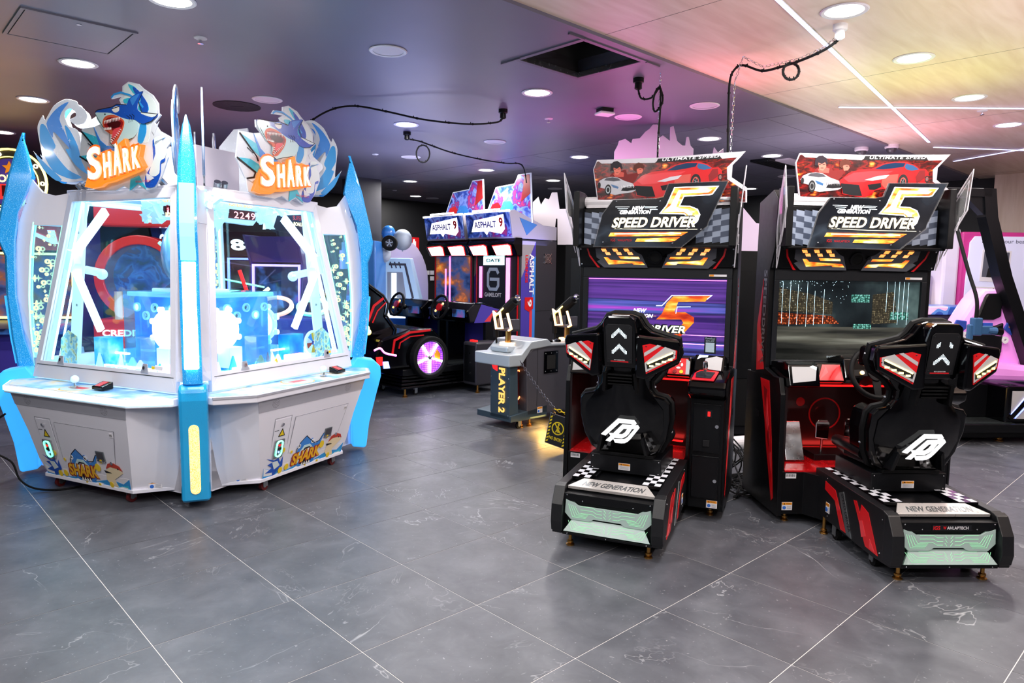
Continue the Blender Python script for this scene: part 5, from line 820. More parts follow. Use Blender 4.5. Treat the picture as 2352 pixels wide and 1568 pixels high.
        part('small_door', body, 'white_paint', FP.poly([(-0.375, 0.10), (-0.225, 0.10), (-0.225, 0.44), (-0.375, 0.44)], 0.0, 0.003), bevel=0.001)
        part('lock', body, 'chrome', FP.cyl(-0.305, 0.40, 0.012, 0.003, 0.012)); part('lock', body, 'chrome', FP.cyl(0.305, 0.20, 0.012, 0.003, 0.012))
        part('hazard_triangle', body, 'yellow', FP.poly([(-0.325, 0.315), (-0.27, 0.315), (-0.298, 0.365)], 0.003, 0.005)); part('hazard_outline', body, 'ink', FP.line([(-0.325, 0.315), (-0.27, 0.315), (-0.298, 0.365)], 0.005, 0.004, 0.006, True), FP.line([(-0.37, 0.36), (-0.33, 0.36)], 0.004, 0.003, 0.004))
        acc = part('coin_acceptor', pu, 'silver', FP.rect(-0.355, -0.265, 0.155, 0.29, 0.003, 0.014), bevel=0.003, label='silver coin acceptor'); part('acceptor_ring', acc, 'led_green', FP.line([(-0.31+0.028*math.cos(q)+0.0, 0.225+0.032*(1 if math.sin(q) > 0 else -1)+0.026*math.sin(q)) for q in [2*PI*i/20 for i in range(20)]], 0.009, 0.014, 0.019, True)); part('acceptor_slot', acc, 'ink', FP.rect(-0.328, -0.292, 0.215, 0.232, 0.014, 0.018)); part('acceptor_light', acc, 'led_red', FP.poly([(-0.326, 0.255), (-0.294, 0.255), (-0.31, 0.24)], 0.014, 0.017)); part('acceptor_light', acc, 'led_blue', FP.disc(-0.31, 0.2, 0.007, 0.014, 0.017), label='blue light')
        rt = part('return_tray', pu, 'zinc', FP.rect(0.17, 0.25, 0.195, 0.27, 0.004, 0.010), bevel=0.002); part('tray_mouth', rt, 'grey_panel', FP.rect(0.18, 0.24, 0.215, 0.262, 0.010, 0.011)); part('tray_lip', rt, 'chrome', FP.rect(0.175, 0.245, 0.2, 0.206, 0.010, 0.016))
        part('number_plate', body, 'paper', FP.rect(0.355, 0.385, 0.385, 0.415, 0.004, 0.006)); part('number_text', body, 'ink', text_geom('P01' if k == 0 else 'P02', 0.024, 0.012, FP, 0.358, 0.394, c1=0.007))
        # printed artwork on the lower front
        art = part('front_print', pu, 'paper', FP.poly([(-0.415, 0.005), (0.418, 0.005), (0.43, 0.10), (0.38, 0.10), (-0.38, 0.08), (-0.425, 0.09)], 0.0035, 0.0045), label='printed comic shark artwork')
        part('water_print', art, 'wave_blue', FP.poly([(-0.415, 0.006), (0.418, 0.006), (0.43, 0.10), (0.36, 0.055), (0.25, 0.075), (0.1, 0.04), (-0.05, 0.05), (-0.2, 0.03), (-0.3, 0.055), (-0.42, 0.10)], 0.0045, 0.0055)); part('water_print', art, 'aqua', FP.poly([(-0.41, 0.01), (-0.3, 0.03), (-0.2, 0.012)], 0.0055, 0.0062), FP.poly([(0.2, 0.01), (0.4, 0.05), (0.415, 0.01)], 0.0055, 0.0062)); part('splash_print', art, 'white', [FP.poly([(x, 0.025), (x+0.05, 0.018), (x+0.09, 0.033), (x+0.03, 0.036)], 0.0062, 0.007) for x in (-0.3, -0.12, 0.08, 0.22, 0.31)], FP.poly([(-0.42, 0.10), (-0.3, 0.05), (-0.33, 0.03), (-0.41, 0.04)], 0.0062, 0.0066))
        P = lambda nm, m_, p, a, b: part(nm, art, m_, FP.poly(p, a, b))
        P('shark_print', 'shark_mid', [(-0.12, 0.06), (-0.115, 0.13), (-0.10, 0.17), (-0.115, 0.19), (-0.085, 0.215), (-0.03, 0.255), (0.02, 0.215), (0.045, 0.225), (0.06, 0.20), (0.08, 0.17), (0.12, 0.185), (0.16, 0.235), (0.19, 0.235), (0.155, 0.21), (0.14, 0.16), (0.10, 0.12), (0.11, 0.06), (0.05, 0.012), (-0.05, 0.01)], 0.006, 0.0075); P('shark_print', 'shark_belly', [(-0.09, 0.06), (-0.08, 0.14), (-0.04, 0.185), (0.02, 0.185), (0.07, 0.14), (0.08, 0.06)], 0.0075, 0.0082); P('mouth_print', 'ink', [(-0.07, 0.05), (-0.065, 0.125), (-0.03, 0.165), (0.02, 0.165), (0.055, 0.13), (0.06, 0.05), (0.0, 0.02)], 0.0082, 0.009)
        part('tooth_print', art, 'tooth', [FP.poly([(x-0.012, 0.158-abs(x)*0.35), (x+0.012, 0.158-abs(x)*0.35), (x, 0.108)], 0.009, 0.0098) for x in (-0.04, -0.015, 0.01, 0.035)], [FP.poly([(x-0.012, 0.03), (x+0.012, 0.03), (x, 0.055)], 0.009, 0.0098) for x in (-0.035, -0.01, 0.015, 0.04)]); part('eye_print', art, 'white', FP.disc(-0.095, 0.19, 0.018, 0.0075, 0.0085), FP.disc(0.048, 0.20, 0.018, 0.0075, 0.0085)); part('eye_print', art, 'ink', FP.disc(-0.09, 0.19, 0.006, 0.0085, 0.0092), FP.disc(0.045, 0.198, 0.006, 0.0085, 0.0092)); part('outline_print', art, 'ink', FP.line([(-0.12, 0.08), (-0.115, 0.17), (-0.085, 0.217), (-0.03, 0.257), (0.02, 0.217), (0.07, 0.18), (0.12, 0.187), (0.16, 0.237), (0.19, 0.236)], 0.005, 0.0076, 0.0086))
        part('word_shadow', art, 'mouth_red', text_geom('SHARK', 0.31, 0.10, FP, -0.165, 0.045, c1=0.0102, shear=0.15, bold=0.09, rot=3)); part('word', art, 'gold', text_geom('SHARK', 0.30, 0.088, FP, -0.155, 0.052, c1=0.0112, shear=0.15, bold=0.04, rot=3), label='yellow cartoon word SHARK'); part('coin_print', art, 'coin_gold', [FP.disc(x, y, r_, 0.0102, 0.0115, 18, r_*1.15) for x, y, r_ in ((-0.26, 0.20, 0.017), (-0.17, 0.165, 0.01), (0.155, 0.15, 0.025), (0.205, 0.20, 0.012), (-0.26, 0.05, 0.02), (-0.2, 0.06, 0.02), (0.25, 0.04, 0.018), (0.13, 0.02, 0.012), (0.0, 0.015, 0.01))])
        P('marlin_print', 'shark_blue', [(-0.41, 0.17), (-0.33, 0.14), (-0.29, 0.15), (-0.27, 0.11), (-0.25, 0.15), (-0.24, 0.08), (-0.29, 0.05), (-0.33, 0.0), (-0.33, 0.05), (-0.40, 0.06), (-0.34, 0.09), (-0.39, 0.12), (-0.34, 0.13)], 0.007, 0.008); P('marlin_print', 'foam', [(-0.35, 0.13), (-0.30, 0.13), (-0.27, 0.09), (-0.32, 0.07)], 0.008, 0.0088); P('fish_print', 'fish_cream', [(0.21, 0.07), (0.23, 0.14), (0.28, 0.175), (0.35, 0.17), (0.39, 0.14), (0.34, 0.11), (0.29, 0.08), (0.31, 0.03), (0.25, 0.03)], 0.007, 0.008); P('fish_print', 'fish_red', [(0.23, 0.15), (0.26, 0.19), (0.31, 0.205), (0.37, 0.185), (0.39, 0.15), (0.35, 0.165), (0.28, 0.17)], 0.008, 0.0088); part('outline_print', art, 'ink', FP.disc(0.35, 0.165, 0.006, 0.0088, 0.0095), FP.poly([(0.21, 0.14), (0.27, 0.13), (0.28, 0.125), (0.22, 0.12)], 0.0088, 0.0092))
        part('kick_plinth', body, 'white_paint', X(prism([(-0.44, -0.98), (0.44, -0.98), (0.60, -0.80), (-0.60, -0.80)], 'z', 0.075, 0.098)), bevel=0.002)
        fw = Fr(V((0.52, -0.885, 0)), tuple(rot @ Vector((0.16, 0.16, 0))), (0, 0, 1)) if k == 0 else Fr(V((-0.52, -0.885, 0)), tuple(rot @ Vector((0.16, -0.16, 0))), (0, 0, 1)); warn(body, fw, -0.035, 0.095, 0.08, 0.055)
        fd = Fr(V((0.71, -0.7705, 0)), tuple(rot @ Vector((0.18, 0.06, 0))), (0, 0, 1)); part('small_door', body, 'white_paint', fd.rect(-0.07, 0.07, 0.09, 0.30, 0.0, 0.006), bevel=0.001); part('lock', body, 'chrome', fd.cyl(0.0, 0.26, 0.01, 0.006, 0.014))
        for x in (-0.36, 0.36):
            p_ = V((x, -0.93, 0)); caster(pu, p_[0], p_[1], 0.085, 'wheel_red')
    else:
        for x in (-0.36, 0.36): p_ = V((x, -0.93, 0)); caster(pu, p_[0], p_[1], 0.085, 'wheel_red')
    # leaning window
    FW = FF(-0.85, 0.73, (0, 0.20, 1.30)); Lw = math.hypot(0.20, 1.30)
    def q(x, t): return (x*(0.715-(0.715-0.53)*t), t*Lw)
    fo = [q(-1, 0), q(1, 0), q(1, 1), q(-1, 1)]; m_ = 0.05
    fi = [(q(-1, 0.09)[0]+m_, q(0, 0.09)[1]), (q(1, 0.09)[0]-m_, q(0, 0.09)[1]), (q(1, 0.95)[0]-m_, q(0, 0.95)[1]), (q(-1, 0.95)[0]+m_, q(0, 0.95)[1])]
    g = [FW.poly([fo[i], fo[(i+1) % 4], fi[(i+1) % 4], fi[i]], -0.02, 0.014) for i in range(4)]
    wfm = part('window_frame', pu, 'white_paint', g, bevel=0.002); part('frame_groove', wfm, 'zinc', FW.line([(q(-1, 0.07)[0]+0.02, q(0, 0.07)[1]), (q(1, 0.07)[0]-0.02, q(0, 0.07)[1])], 0.005, 0.014, 0.0155))
    for x in (-0.42, 0.42): part('window_latch', wfm, 'band_grey', FW.poly([(x-0.035, q(0, 0.08)[1]), (x+0.035, q(0, 0.08)[1]), (x+0.02, q(0, 0.125)[1]), (x-0.02, q(0, 0.125)[1])], 0.014, 0.02), bevel=0.002); part('lock', wfm, 'chrome', FW.cyl(x, q(0, 0.105)[1], 0.011, 0.02, 0.028))
    part('window_pane', pu, 'glass', FW.poly(fi, -0.006, -0.001))
    part('notice_strip', wfm, ['paper', 'yellow'], FW.rect(0.46, 0.56, q(0, 0.10)[1], q(0, 0.118)[1], 0.0, 0.002), (*FW.rect(0.462, 0.49, q(0, 0.102)[1], q(0, 0.116)[1], 0.002, 0.0025), 1))
    part('window_light', pu, 'led_cyan', [tube([FW.p(s*0.62, 0.13, -0.05), FW.p(s*0.47, 1.26, -0.05)], 0.008, 6) for s in (-1, 1)], tube([FW.p(-0.44, 1.27, -0.06), FW.p(0.44, 1.27, -0.06)], 0.012, 6))
    if vis:
        # white roof struts, columns and brackets, given emission to look brightly lit
        for s in (-1, 1):
            if (k == 0 and s == 1) or (k == 1 and s == -1): continue
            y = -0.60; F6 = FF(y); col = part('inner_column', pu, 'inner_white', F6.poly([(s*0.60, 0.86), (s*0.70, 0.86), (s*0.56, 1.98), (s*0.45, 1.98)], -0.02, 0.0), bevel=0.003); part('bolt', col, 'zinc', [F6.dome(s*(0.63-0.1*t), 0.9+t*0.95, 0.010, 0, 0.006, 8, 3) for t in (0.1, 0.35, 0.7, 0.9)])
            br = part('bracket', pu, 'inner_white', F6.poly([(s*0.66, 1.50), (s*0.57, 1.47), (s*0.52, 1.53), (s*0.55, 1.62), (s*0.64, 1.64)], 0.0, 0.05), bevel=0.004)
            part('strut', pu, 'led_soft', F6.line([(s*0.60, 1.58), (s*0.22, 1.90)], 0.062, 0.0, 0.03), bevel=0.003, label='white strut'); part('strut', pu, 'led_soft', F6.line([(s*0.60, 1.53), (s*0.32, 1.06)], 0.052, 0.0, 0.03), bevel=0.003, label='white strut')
            part('spot_lamp', pu, 'ice', X(tube([(s*0.55, -0.55, 1.49), (s*0.44, -0.52, 1.47)], 0.03, 12)), X(sphere((s*0.42, -0.52, 1.46), 0.04, 10, 8)), label='small lamp on the bracket')
            rp = part('rules_print', pu, 'rule_print', FF(-0.72).poly([(s*0.63, 0.82), (s*0.44, 0.82), (s*0.42, 1.02), (s*0.52, 1.06), (s*0.60, 1.0)], 0, 0.003), label='tall printed rules card')
        # number display with ice crystals
        F5 = FF(-0.55); D = DIS
        sg = 1
        def Dm(p): return D(p) if k == 1 else [(a+0.52, b) for a, b in D(p)]
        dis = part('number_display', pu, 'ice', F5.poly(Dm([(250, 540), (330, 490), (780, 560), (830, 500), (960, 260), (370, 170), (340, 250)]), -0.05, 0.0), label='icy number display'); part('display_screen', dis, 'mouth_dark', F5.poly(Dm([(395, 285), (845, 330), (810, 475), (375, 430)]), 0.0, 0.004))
        (a, b), = Dm([(400, 425)]); part('digits', dis, 'red_num', text_geom('2249' if k == 1 else '122', 0.20, 0.048, F5, a+0.035, b, c1=0.006, bold=0.01, sp=1.1), label='red digits'); (a, b), = Dm([(360, 230)]); part('display_heading', dis, 'gold_glow', text_geom('SUPER BONUS', 0.30, 0.03, F5, a, b, c1=0.006, shear=0.2, bold=0.03), label='orange lettering SUPER BONUS')
        rnd = random.Random(3+k)
        for i in range(44):
            x, y = rnd.choice([(rnd.uniform(90, 330), rnd.uniform(130, 520)), (rnd.uniform(840, 1100), rnd.uniform(250, 560)), (rnd.uniform(900, 1400), rnd.uniform(220, 330))]); (a, b), = Dm([(x, y)]); r_ = rnd.uniform(0.025, 0.065); an = rnd.random()*6
            part('ice_crystal', dis, 'ice', F5.poly([(a+r_*math.cos(an), b+r_*math.sin(an)), (a+r_*0.6*math.cos(an+2), b+r_*0.6*math.sin(an+2)), (a+r_*1.3*math.cos(an+4), b+r_*math.sin(an+4))], 0.0, rnd.uniform(0.01, 0.04)))
        (a, b), = D([(1500, 470)]); part('bonus_lettering', pu, ['red', 'led_yellow'], text_geom('SUPER', 0.11, 0.035, F5, (a if k == 1 else 0.31), b, c1=0.006, bold=0.02), (*text_geom('BONUS', 0.11, 0.030, F5, (a+0.01 if k == 1 else 0.30), b-0.045, c1=0.006, bold=0.02), 1), label='small lettering SUPER BONUS')
    # roof rim
    part('roof_rim', pu, 'white_paint', X(prism([(-0.56, -0.66), (0.56, -0.66), (0.60, -0.60), (0.50, -0.5), (-0.5, -0.5), (-0.60, -0.60)], 'z', 2.0, 2.05)), bevel=0.004)
    if vis or k == 3 or k == 2:
        Fb = FF(-0.70); shark_board(pu, Fb, k) if k in (0, 1) else part('shark_board', pu, 'board_white', FF(-0.62).poly(SHK([(190, 1490), (30, 1055), (60, 670), (262, 440), (600, 340), (620, 110), (830, 90), (1080, 350), (1115, 500), (1240, 780), (1190, 930), (1050, 1440), (540, 1505)]), 0, 0.012))
    part('spotlight_row', pu, 'silver', [X(tube([(x, -0.63, 2.05), (x-0.02, -0.66, 2.09)], 0.022, 10)) for x in (-0.42, -0.36, 0.40)])
    # corner cheek panels and fins at the corner on the +x side
    fin = [(1.13, 2.44), (1.22, 2.16), (1.28, 1.88), (1.305, 1.75), (1.30, 1.69), (1.265, 1.60), (1.268, 1.3), (1.25, 1.0), (1.225, 0.80), (1.12, 0.80), (1.15, 0.86), (1.19, 1.05), (1.21, 1.3), (1.205, 1.6), (1.17, 1.88), (1.10, 2.06), (1.075, 2.14)]
    dd = rot @ Vector((1, -1, 0)).normalized(); nn = Vector((-dd.y, dd.x, 0)); FD = Fr((0, 0, 0), tuple(dd), (0, 0, 1))
    for w_ in (-1, 1): wave_board(pu, Fr(tuple(nn*0.035*w_), tuple((dd+nn*0.05*w_).normalized()), (0, 0, 1)))
    secs = []
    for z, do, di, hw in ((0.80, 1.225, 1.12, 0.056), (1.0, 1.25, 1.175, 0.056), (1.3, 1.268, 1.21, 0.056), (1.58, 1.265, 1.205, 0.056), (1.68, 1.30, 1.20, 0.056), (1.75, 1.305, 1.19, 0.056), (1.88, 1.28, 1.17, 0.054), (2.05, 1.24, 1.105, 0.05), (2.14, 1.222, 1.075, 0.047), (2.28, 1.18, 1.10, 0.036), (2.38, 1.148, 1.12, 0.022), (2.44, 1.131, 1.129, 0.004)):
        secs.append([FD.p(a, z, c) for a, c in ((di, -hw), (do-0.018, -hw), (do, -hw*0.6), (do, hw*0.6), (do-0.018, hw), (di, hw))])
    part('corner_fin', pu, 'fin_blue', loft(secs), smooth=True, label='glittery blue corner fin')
    if k == 0: part('fin_light', pu, 'led_white', loft([[tuple(dd*(1.0+(1.245 if z < 1.6 else 1.30)-1.0)+nn*w_+Vector((0, 0, z))) for w_ in (-0.042, 0.042)]+[tuple(dd*(1.275 if z < 1.6 else 1.31)+nn*w_+Vector((0, 0, z))) for w_ in (0.036, -0.036)] for z in (0.90, 1.55)]), label='glowing white face of the front fin'); 
    if k == 0: part('fin_light', pu, 'fin_lit', loft([[tuple(dd*(d_-0.03)+nn*w_+Vector((0, 0, z))) for w_ in (-0.046, 0.046)]+[tuple(dd*(d_+0.006)+nn*w_+Vector((0, 0, z))) for w_ in (0.04, -0.04)] for d_, z in ((1.27, 1.56), (1.30, 1.70), (1.30, 1.78), (1.25, 2.02))]), label='cyan glowing face of the front fin')
    else: part('fin_light', pu, 'fin_soft', FD.line([(1.272, 1.3), (1.25, 1.0), (1.227, 0.82)], 0.02, -0.03, 0.03), label='blue lit fin edge')
    pod = [(1.12, 0.05), (1.10, 0.70), (1.16, 0.80), (1.30, 0.775), (1.355, 0.72), (1.36, 0.64), (1.31, 0.45), (1.26, 0.25), (1.235, 0.05), (1.22, 0.035)] if k in (1, 3) else [(1.0, 0.05), (1.0, 0.78), (1.20, 0.80), (1.24, 0.77), (1.25, 0.70), (1.225, 0.45), (1.20, 0.06), (1.19, 0.04)]
    pd = part('corner_pod', pu, 'cyan_plastic' if k == 0 else 'fin_soft', FD.poly(pod, -0.085, 0.085), bevel=0.022, label='rounded cyan corner pod')
    if k == 0:
        p0 = Vector(FD.p(1.2, 0.10)); p1 = Vector(FD.p(1.226, 0.52)); Fq = Fr(tuple(p0+dd*0.004), tuple(nn), tuple(p1-p0)); part('amber_window', pd, 'amber_spark', Fq.poly([(0.03*math.cos(a_), 0.03+0.03*math.sin(a_)) for a_ in [PI+PI*i/8 for i in range(9)]]+[(0.03*math.cos(a_), 0.42+0.03*math.sin(a_)) for a_ in [PI*i/8 for i in range(9)]], 0.0, 0.006), label='glowing amber oval strip')
    # cheek panels between window frame and fin (both sides of this corner)
    for s in (1, -1):
        F = rot if s == 1 else (rot @ Matrix.Rotation(R(90), 3, 'Z'))
        sg = 1 if s == 1 else -1
        a0 = F @ Vector((sg*0.70, -0.84, 0.80)); a1 = F @ Vector((sg*0.53, -0.65, 2.03)); 
        def E(z): t_ = (z-0.80)/1.23; return a0.lerp(a1, t_)
        def O(z):
            ks = [(0.80, 1.13), (1.05, 1.19), (1.3, 1.21), (1.6, 1.205), (1.88, 1.17), (2.06, 1.10), (2.14, 1.075)]
            for (z0, d0), (z1, d1) in zip(ks, ks[1:]):
                if z <= z1: t_ = (z-z0)/(z1-z0); break
            d_ = d0+(d1-d0)*t_; p = dd*d_; return Vector((p.x, p.y, z))
        def PT(a, z): p, r_ = E(z), O(z); return p.lerp(r_, a)
        zs = [0.80, 0.95, 1.1, 1.3, 1.5, 1.66, 1.74, 1.82]
        def strip(a0_, a1_, zz): return ([tuple(PT(a0_(z), z)) for z in zz]+[tuple(PT(a1_(z), z)) for z in zz], [(i, i+1, len(zz)+i+1, len(zz)+i) for i in range(len(zz)-1)])
        top = ([tuple(PT(a, 1.80 if a < 0.999 else 1.80)) for a in (0, 0.33, 0.66, 1.0)]+[tuple(PT(0, 2.03)), tuple(PT(0.33, 2.01)), tuple(PT(0.66, 2.03)), tuple(O(2.12))], [(0, 1, 5, 4), (1, 2, 6, 5), (2, 3, 7, 6)])
        inn_ = lambda z: 0.60+0.08*max(0, min(1, (z-0.8)/0.9))
        ch = part('cheek_panel', pu, 'white_paint', top, strip(inn_, lambda z: 1.0, zs), strip(lambda z: 0, lambda z: 0.04, zs), strip(lambda z: 0.0, lambda z: 1.0, [0.72, 0.80, 0.86]) if False else strip(lambda z: 0, inn_, [0.80, 0.86]), label='white cheek panel with a clear patterned window'); sd = ch.modifiers.new('thick', 'SOLIDIFY'); sd.thickness = 0.012; sd.offset = 0
        if k == 0: part('plain_infill', ch, 'white_paint', strip(lambda z: 0.04, inn_, zs))
        else:
            pn = part('patterned_pane', ch, 'clear_blue', strip(lambda z: 0.04, inn_, zs), label='clear window with white rings and stars')
            e_ = [tuple(PT(inn_(z), z)) for z in zs]; part('green_edge', ch, 'led_green', tube(e_, 0.007, 6), label='green lit edge'); part('green_edge', ch, 'led_green', tube([tuple(PT(0.05, z)) for z in zs], 0.004, 6), label='green lit edge')
            rn_ = random.Random(11); gs = []
            for i in range(30):
                z = 0.9+0.90*(i+0.5)/30; a = 0.10+rn_.random()*(inn_(z)-0.16); c = PT(a, z); du = (O(z)-E(z)).normalized(); f_ = Fr(tuple(c), tuple(du), tuple(a1-a0)); r_ = rn_.choice([0.008, 0.012, 0.018])
                if i % 3 != 2: gs.append(f_.ring(0, 0, r_*0.5, r_, -0.008, 0.008, 12))
                else: gs.append(f_.poly([(r_*1.4*(1 if j % 2 == 0 else 0.3)*math.cos(PI*j/4), r_*1.4*(1 if j % 2 == 0 else 0.3)*math.sin(PI*j/4)) for j in range(8)], -0.008, 0.008))
            part('ring_pattern', ch, 'ring_glow', gs, kind='stuff')
        part('screw', ch, 'silver', [sphere(tuple(PT(0.95, z)), 0.007, 6, 4) for z in (0.95, 1.2, 1.45, 1.7, 1.95)])
for k in range(4): side(k)
# core: base, roof, playfield, tank, shark
part('base_core', pu, 'white_paint', box(-0.80, 0.80, -0.80, 0.80, 0.06, 0.66), bevel=0.003)
part('roof_plate', pu, 'white_paint', box(-0.60, 0.60, -0.60, 0.60, 2.03, 2.05))
part('sign_mast', pu, 'offwhite', box(-0.2, 0.2, -0.2, 0.2, 2.05, 2.4), bevel=0.004)
part('playfield', pu, 'playfield', box(-0.68, 0.68, -0.78, 0.78, 0.72, 0.76), box(-0.78, 0.78, -0.68, 0.68, 0.72, 0.76), label='colourful glowing playfield')
rn_ = random.Random(5)
for k in (0, 1):
    rot = Matrix.Rotation(R(90)*k, 3, 'Z')
    for i in range(22):
        x, y, h_ = rn_.uniform(-0.52, 0.5), rn_.uniform(-0.62, -0.42), rn_.uniform(0.03, 0.14); w_ = rn_.uniform(0.03, 0.08); part('field_ornament', pu, rn_.choice(['gold', 'fish_red', 'aqua', 'shark_mid', 'ice', 'fish_cream', 'shark_belly', 'tongue', 'clear_blue', 'led_pink', 'led_green']), ([tuple(rot @ Vector(p)) for p in lathe([(w_*0.5, 0), (w_*0.6, h_*0.3), (w_*0.3, h_*0.75), (w_*0.12, h_)], (x, y, 0.76), rn_.choice([4, 5, 7, 12]))[0]], lathe([(1, 0), (1, 1), (1, 2), (1, 3)], n=4)[1]) if False else ((lambda g: ([tuple(rot @ Vector(p)) for p in g[0]], g[1]))(lathe([(w_*0.5, 0), (w_*0.6, h_*0.3), (w_*0.3, h_*0.75), (w_*0.12, h_)], (x, y, 0.76), rn_.choice([4, 5, 7, 12])))))
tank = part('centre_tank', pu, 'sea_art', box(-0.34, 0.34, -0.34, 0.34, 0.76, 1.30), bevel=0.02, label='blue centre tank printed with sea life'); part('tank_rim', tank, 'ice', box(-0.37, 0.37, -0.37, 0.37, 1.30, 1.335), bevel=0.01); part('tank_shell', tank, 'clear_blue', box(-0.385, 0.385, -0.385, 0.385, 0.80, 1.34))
for k in range(4):
    rot = Matrix.Rotation(R(90)*k, 3, 'Z'); F = Fr(tuple(rot @ Vector((0, -0.345, 0))), tuple(rot @ Vector((1, 0, 0))), (0, 0, 1))
    for i in range(7):
        x, z = -0.28+0.093*i, 1.22-(0.06 if i % 2 else 0); pb = part('porthole', tank, 'ice', F.ring(x, z, 0.024, 0.034, 0, 0.014, 18), label='round porthole lamp'); part('porthole_lamp', tank, 'white_glow' if (i+k) % 3 == 0 else 'chrome', F.dome(x, z, 0.024, 0, 0.012, 14, 4))
    F = Fr(tuple(rot @ Vector((0, -0.40, 0))), tuple(rot @ Vector((1, 0, 0))), (0, 0, 1)); wc = (0.11 if k == 0 else -0.20, 1.07)
    wh = part('glowing_wheel', pu, 'led_yellow', F.ring(wc[0], wc[1], 0.115, 0.14, 0, 0.03, 28), [F.disc(wc[0]+0.155*math.cos(q), wc[1]+0.155*math.sin(q), 0.022, 0, 0.03, 10) for q in [2*PI*i/8+0.4 for i in range(8)]], label='glowing yellow ship wheel'); part('wheel_face', wh, 'led_white', F.disc(wc[0], wc[1], 0.116, 0, 0.02, 28))
    if k < 2:
        for nm, x0, x1, y, z0, z1, m_, lb in (('coin_chute', -0.08, 0.06, -0.60, 0.76, 1.02, 'clear_blue', 'clear tank block'), ('prize_box', -0.50, -0.34, -0.55, 0.76, 1.0, 'sea_art', 'printed blue side board'), ('light_tube', -0.30, 0.30, -0.62, 0.80, 0.82, 'led_white', 'bright white tube light'), ('light_tube', -0.40, -0.20, -0.5, 0.88, 0.895, 'led_white', 'bright white tube light'), ('coin_tray', 0.30, 0.52, -0.66, 0.76, 0.85, 'led_pink', 'pink lit coin tray'), ('ticket_block', 0.12, 0.24, -0.52, 0.8, 0.95, 'inner_white', 'white block')):
            if k == 1: x0, x1 = -x1, -x0
            if k == 1 and nm == 'coin_tray': x0, x1 = 0.28, 0.46
            o = part(nm, pu, m_, ([tuple(rot @ Vector(p)) for p in box(x0, x1, y, y+(0.02 if 'tube' in nm else 0.12), z0, z1)[0]], box(0, 1, 0, 1, 0, 1)[1]), bevel=0.004, label=lb)
        rn_ = random.Random(20+k); gs = [[], [], []]
        for i in range(90): x, y = rn_.uniform(-0.6, 0.6), rn_.uniform(-0.76, -0.5); c = rot @ Vector((x, y, 0.762+0.012*rn_.random()*3)); gs[i % 3].append(lathe([(0.016, 0), (0.016, 0.004)], tuple(c), 10))
        for q_, m_ in zip(gs, ('gold', 'red', 'ice')): part('loose_coins', pu, m_, q_, kind='stuff', label='loose '+{'gold': 'gold', 'red': 'red', 'ice': 'clear'}[m_]+' coins on the playfield')
        for i, (x, z, m_) in enumerate(((-0.3, 0.8, 'red'), (-0.1, 0.8, 'red'), (0.02, 0.8, 'gold'), (0.2, 0.8, 'red'))):
            c = rot @ Vector((x, -0.72, z)); part('prize_card', pu, ['ice', m_], xf(box(-0.05, 0.05, -0.003, 0.003, -0.03, 0.03), Matrix.Translation(c) @ (rot.to_4x4()) @ Matrix.Rotation(R(-25), 4, 'X')), (*xf(box(-0.02, 0.02, -0.006, 0.0, -0.02, 0.02), Matrix.Translation(c) @ (rot.to_4x4()) @ Matrix.Rotation(R(-25), 4, 'X')), 1))
# bonus wheel at the right of the right hand window
rot = Matrix.Rotation(R(90), 3, 'Z'); F = Fr(tuple(rot @ Vector((0, -0.62, 0))), tuple(rot @ Vector((1, 0, 0))), (0, 0, 1)); bw = part('prize_wheel', pu, 'ice', F.ring(0.52, 0.93, 0.085, 0.10, 0, 0.02, 30), label='small coloured prize wheel')
for i in range(10): a0, a1 = 2*PI*i/10, 2*PI*(i+1)/10; part('wheel_segment', bw, ['fish_red', 'ice', 'gold', 'shark_mid', 'paper'][i % 5], F.poly([(0.52+0.02*math.cos(a0), 0.93+0.02*math.sin(a0)), (0.52+0.085*math.cos(a0), 0.93+0.085*math.sin(a0)), (0.52+0.085*math.cos(a1), 0.93+0.085*math.sin(a1)), (0.52+0.02*math.cos(a1), 0.93+0.02*math.sin(a1))], 0.002, 0.012))
# swirling model shark above the tank
b_ = part('model_shark', pu, 'shark_3d', loft([[(x, y0+w_*math.cos(q), z+h_*math.sin(q)) for q in [2*PI*i/12 for i in range(12)]] for x, y0, z, w_, h_ in ((0.30, -0.2, 1.42, 0.02, 0.02), (0.2, -0.16, 1.46, 0.07, 0.08), (0.05, -0.08, 1.52, 0.12, 0.13), (-0.1, 0.0, 1.58, 0.12, 0.13), (-0.22, 0.05, 1.64, 0.08, 0.09), (-0.32, 0.08, 1.70, 0.04, 0.05), (-0.38, 0.1, 1.75, 0.015, 0.03))]), smooth=True, label='blue model shark above the tank'); b_.modifiers.new('sub', 'SUBSURF').levels = 1
b_.modifiers['sub'].render_levels = 1; b_.matrix_local = Matrix.Translation((0.02, -0.02, 1.36)) @ Matrix.Rotation(R(-20), 4, 'Z') @ Matrix.Scale(1.75, 4) @ Matrix.Translation((0, 0, -1.37))
part('tail_fin', b_, 'shark_3d', xf(prism([(-0.37, 1.74), (-0.44, 1.90), (-0.40, 1.78), (-0.46, 1.68), (-0.38, 1.72)], 'y', 0.09, 0.105), Matrix.Identity(4)), prism([(-0.05, 1.68), (-0.14, 1.82), (-0.16, 1.68)], 'y', -0.01, 0.01)); part('support_rod', b_, 'chrome', tube([(0, -0.05, 1.335), (0, -0.05, 1.44)], 0.008)); part('stand', b_, 'ice', box(-0.12, 0.12, -0.17, 0.07, 1.335, 1.37), bevel=0.006)
for p, s_, e in (((0, 0, 1.98), 0.9, 11), ((0.3, -0.3, 1.9), 0.4, 4)):
    l = area((0, 0, 0), s_, e, (0.75, 0.93, 1)); l.parent = pu; l.location = p
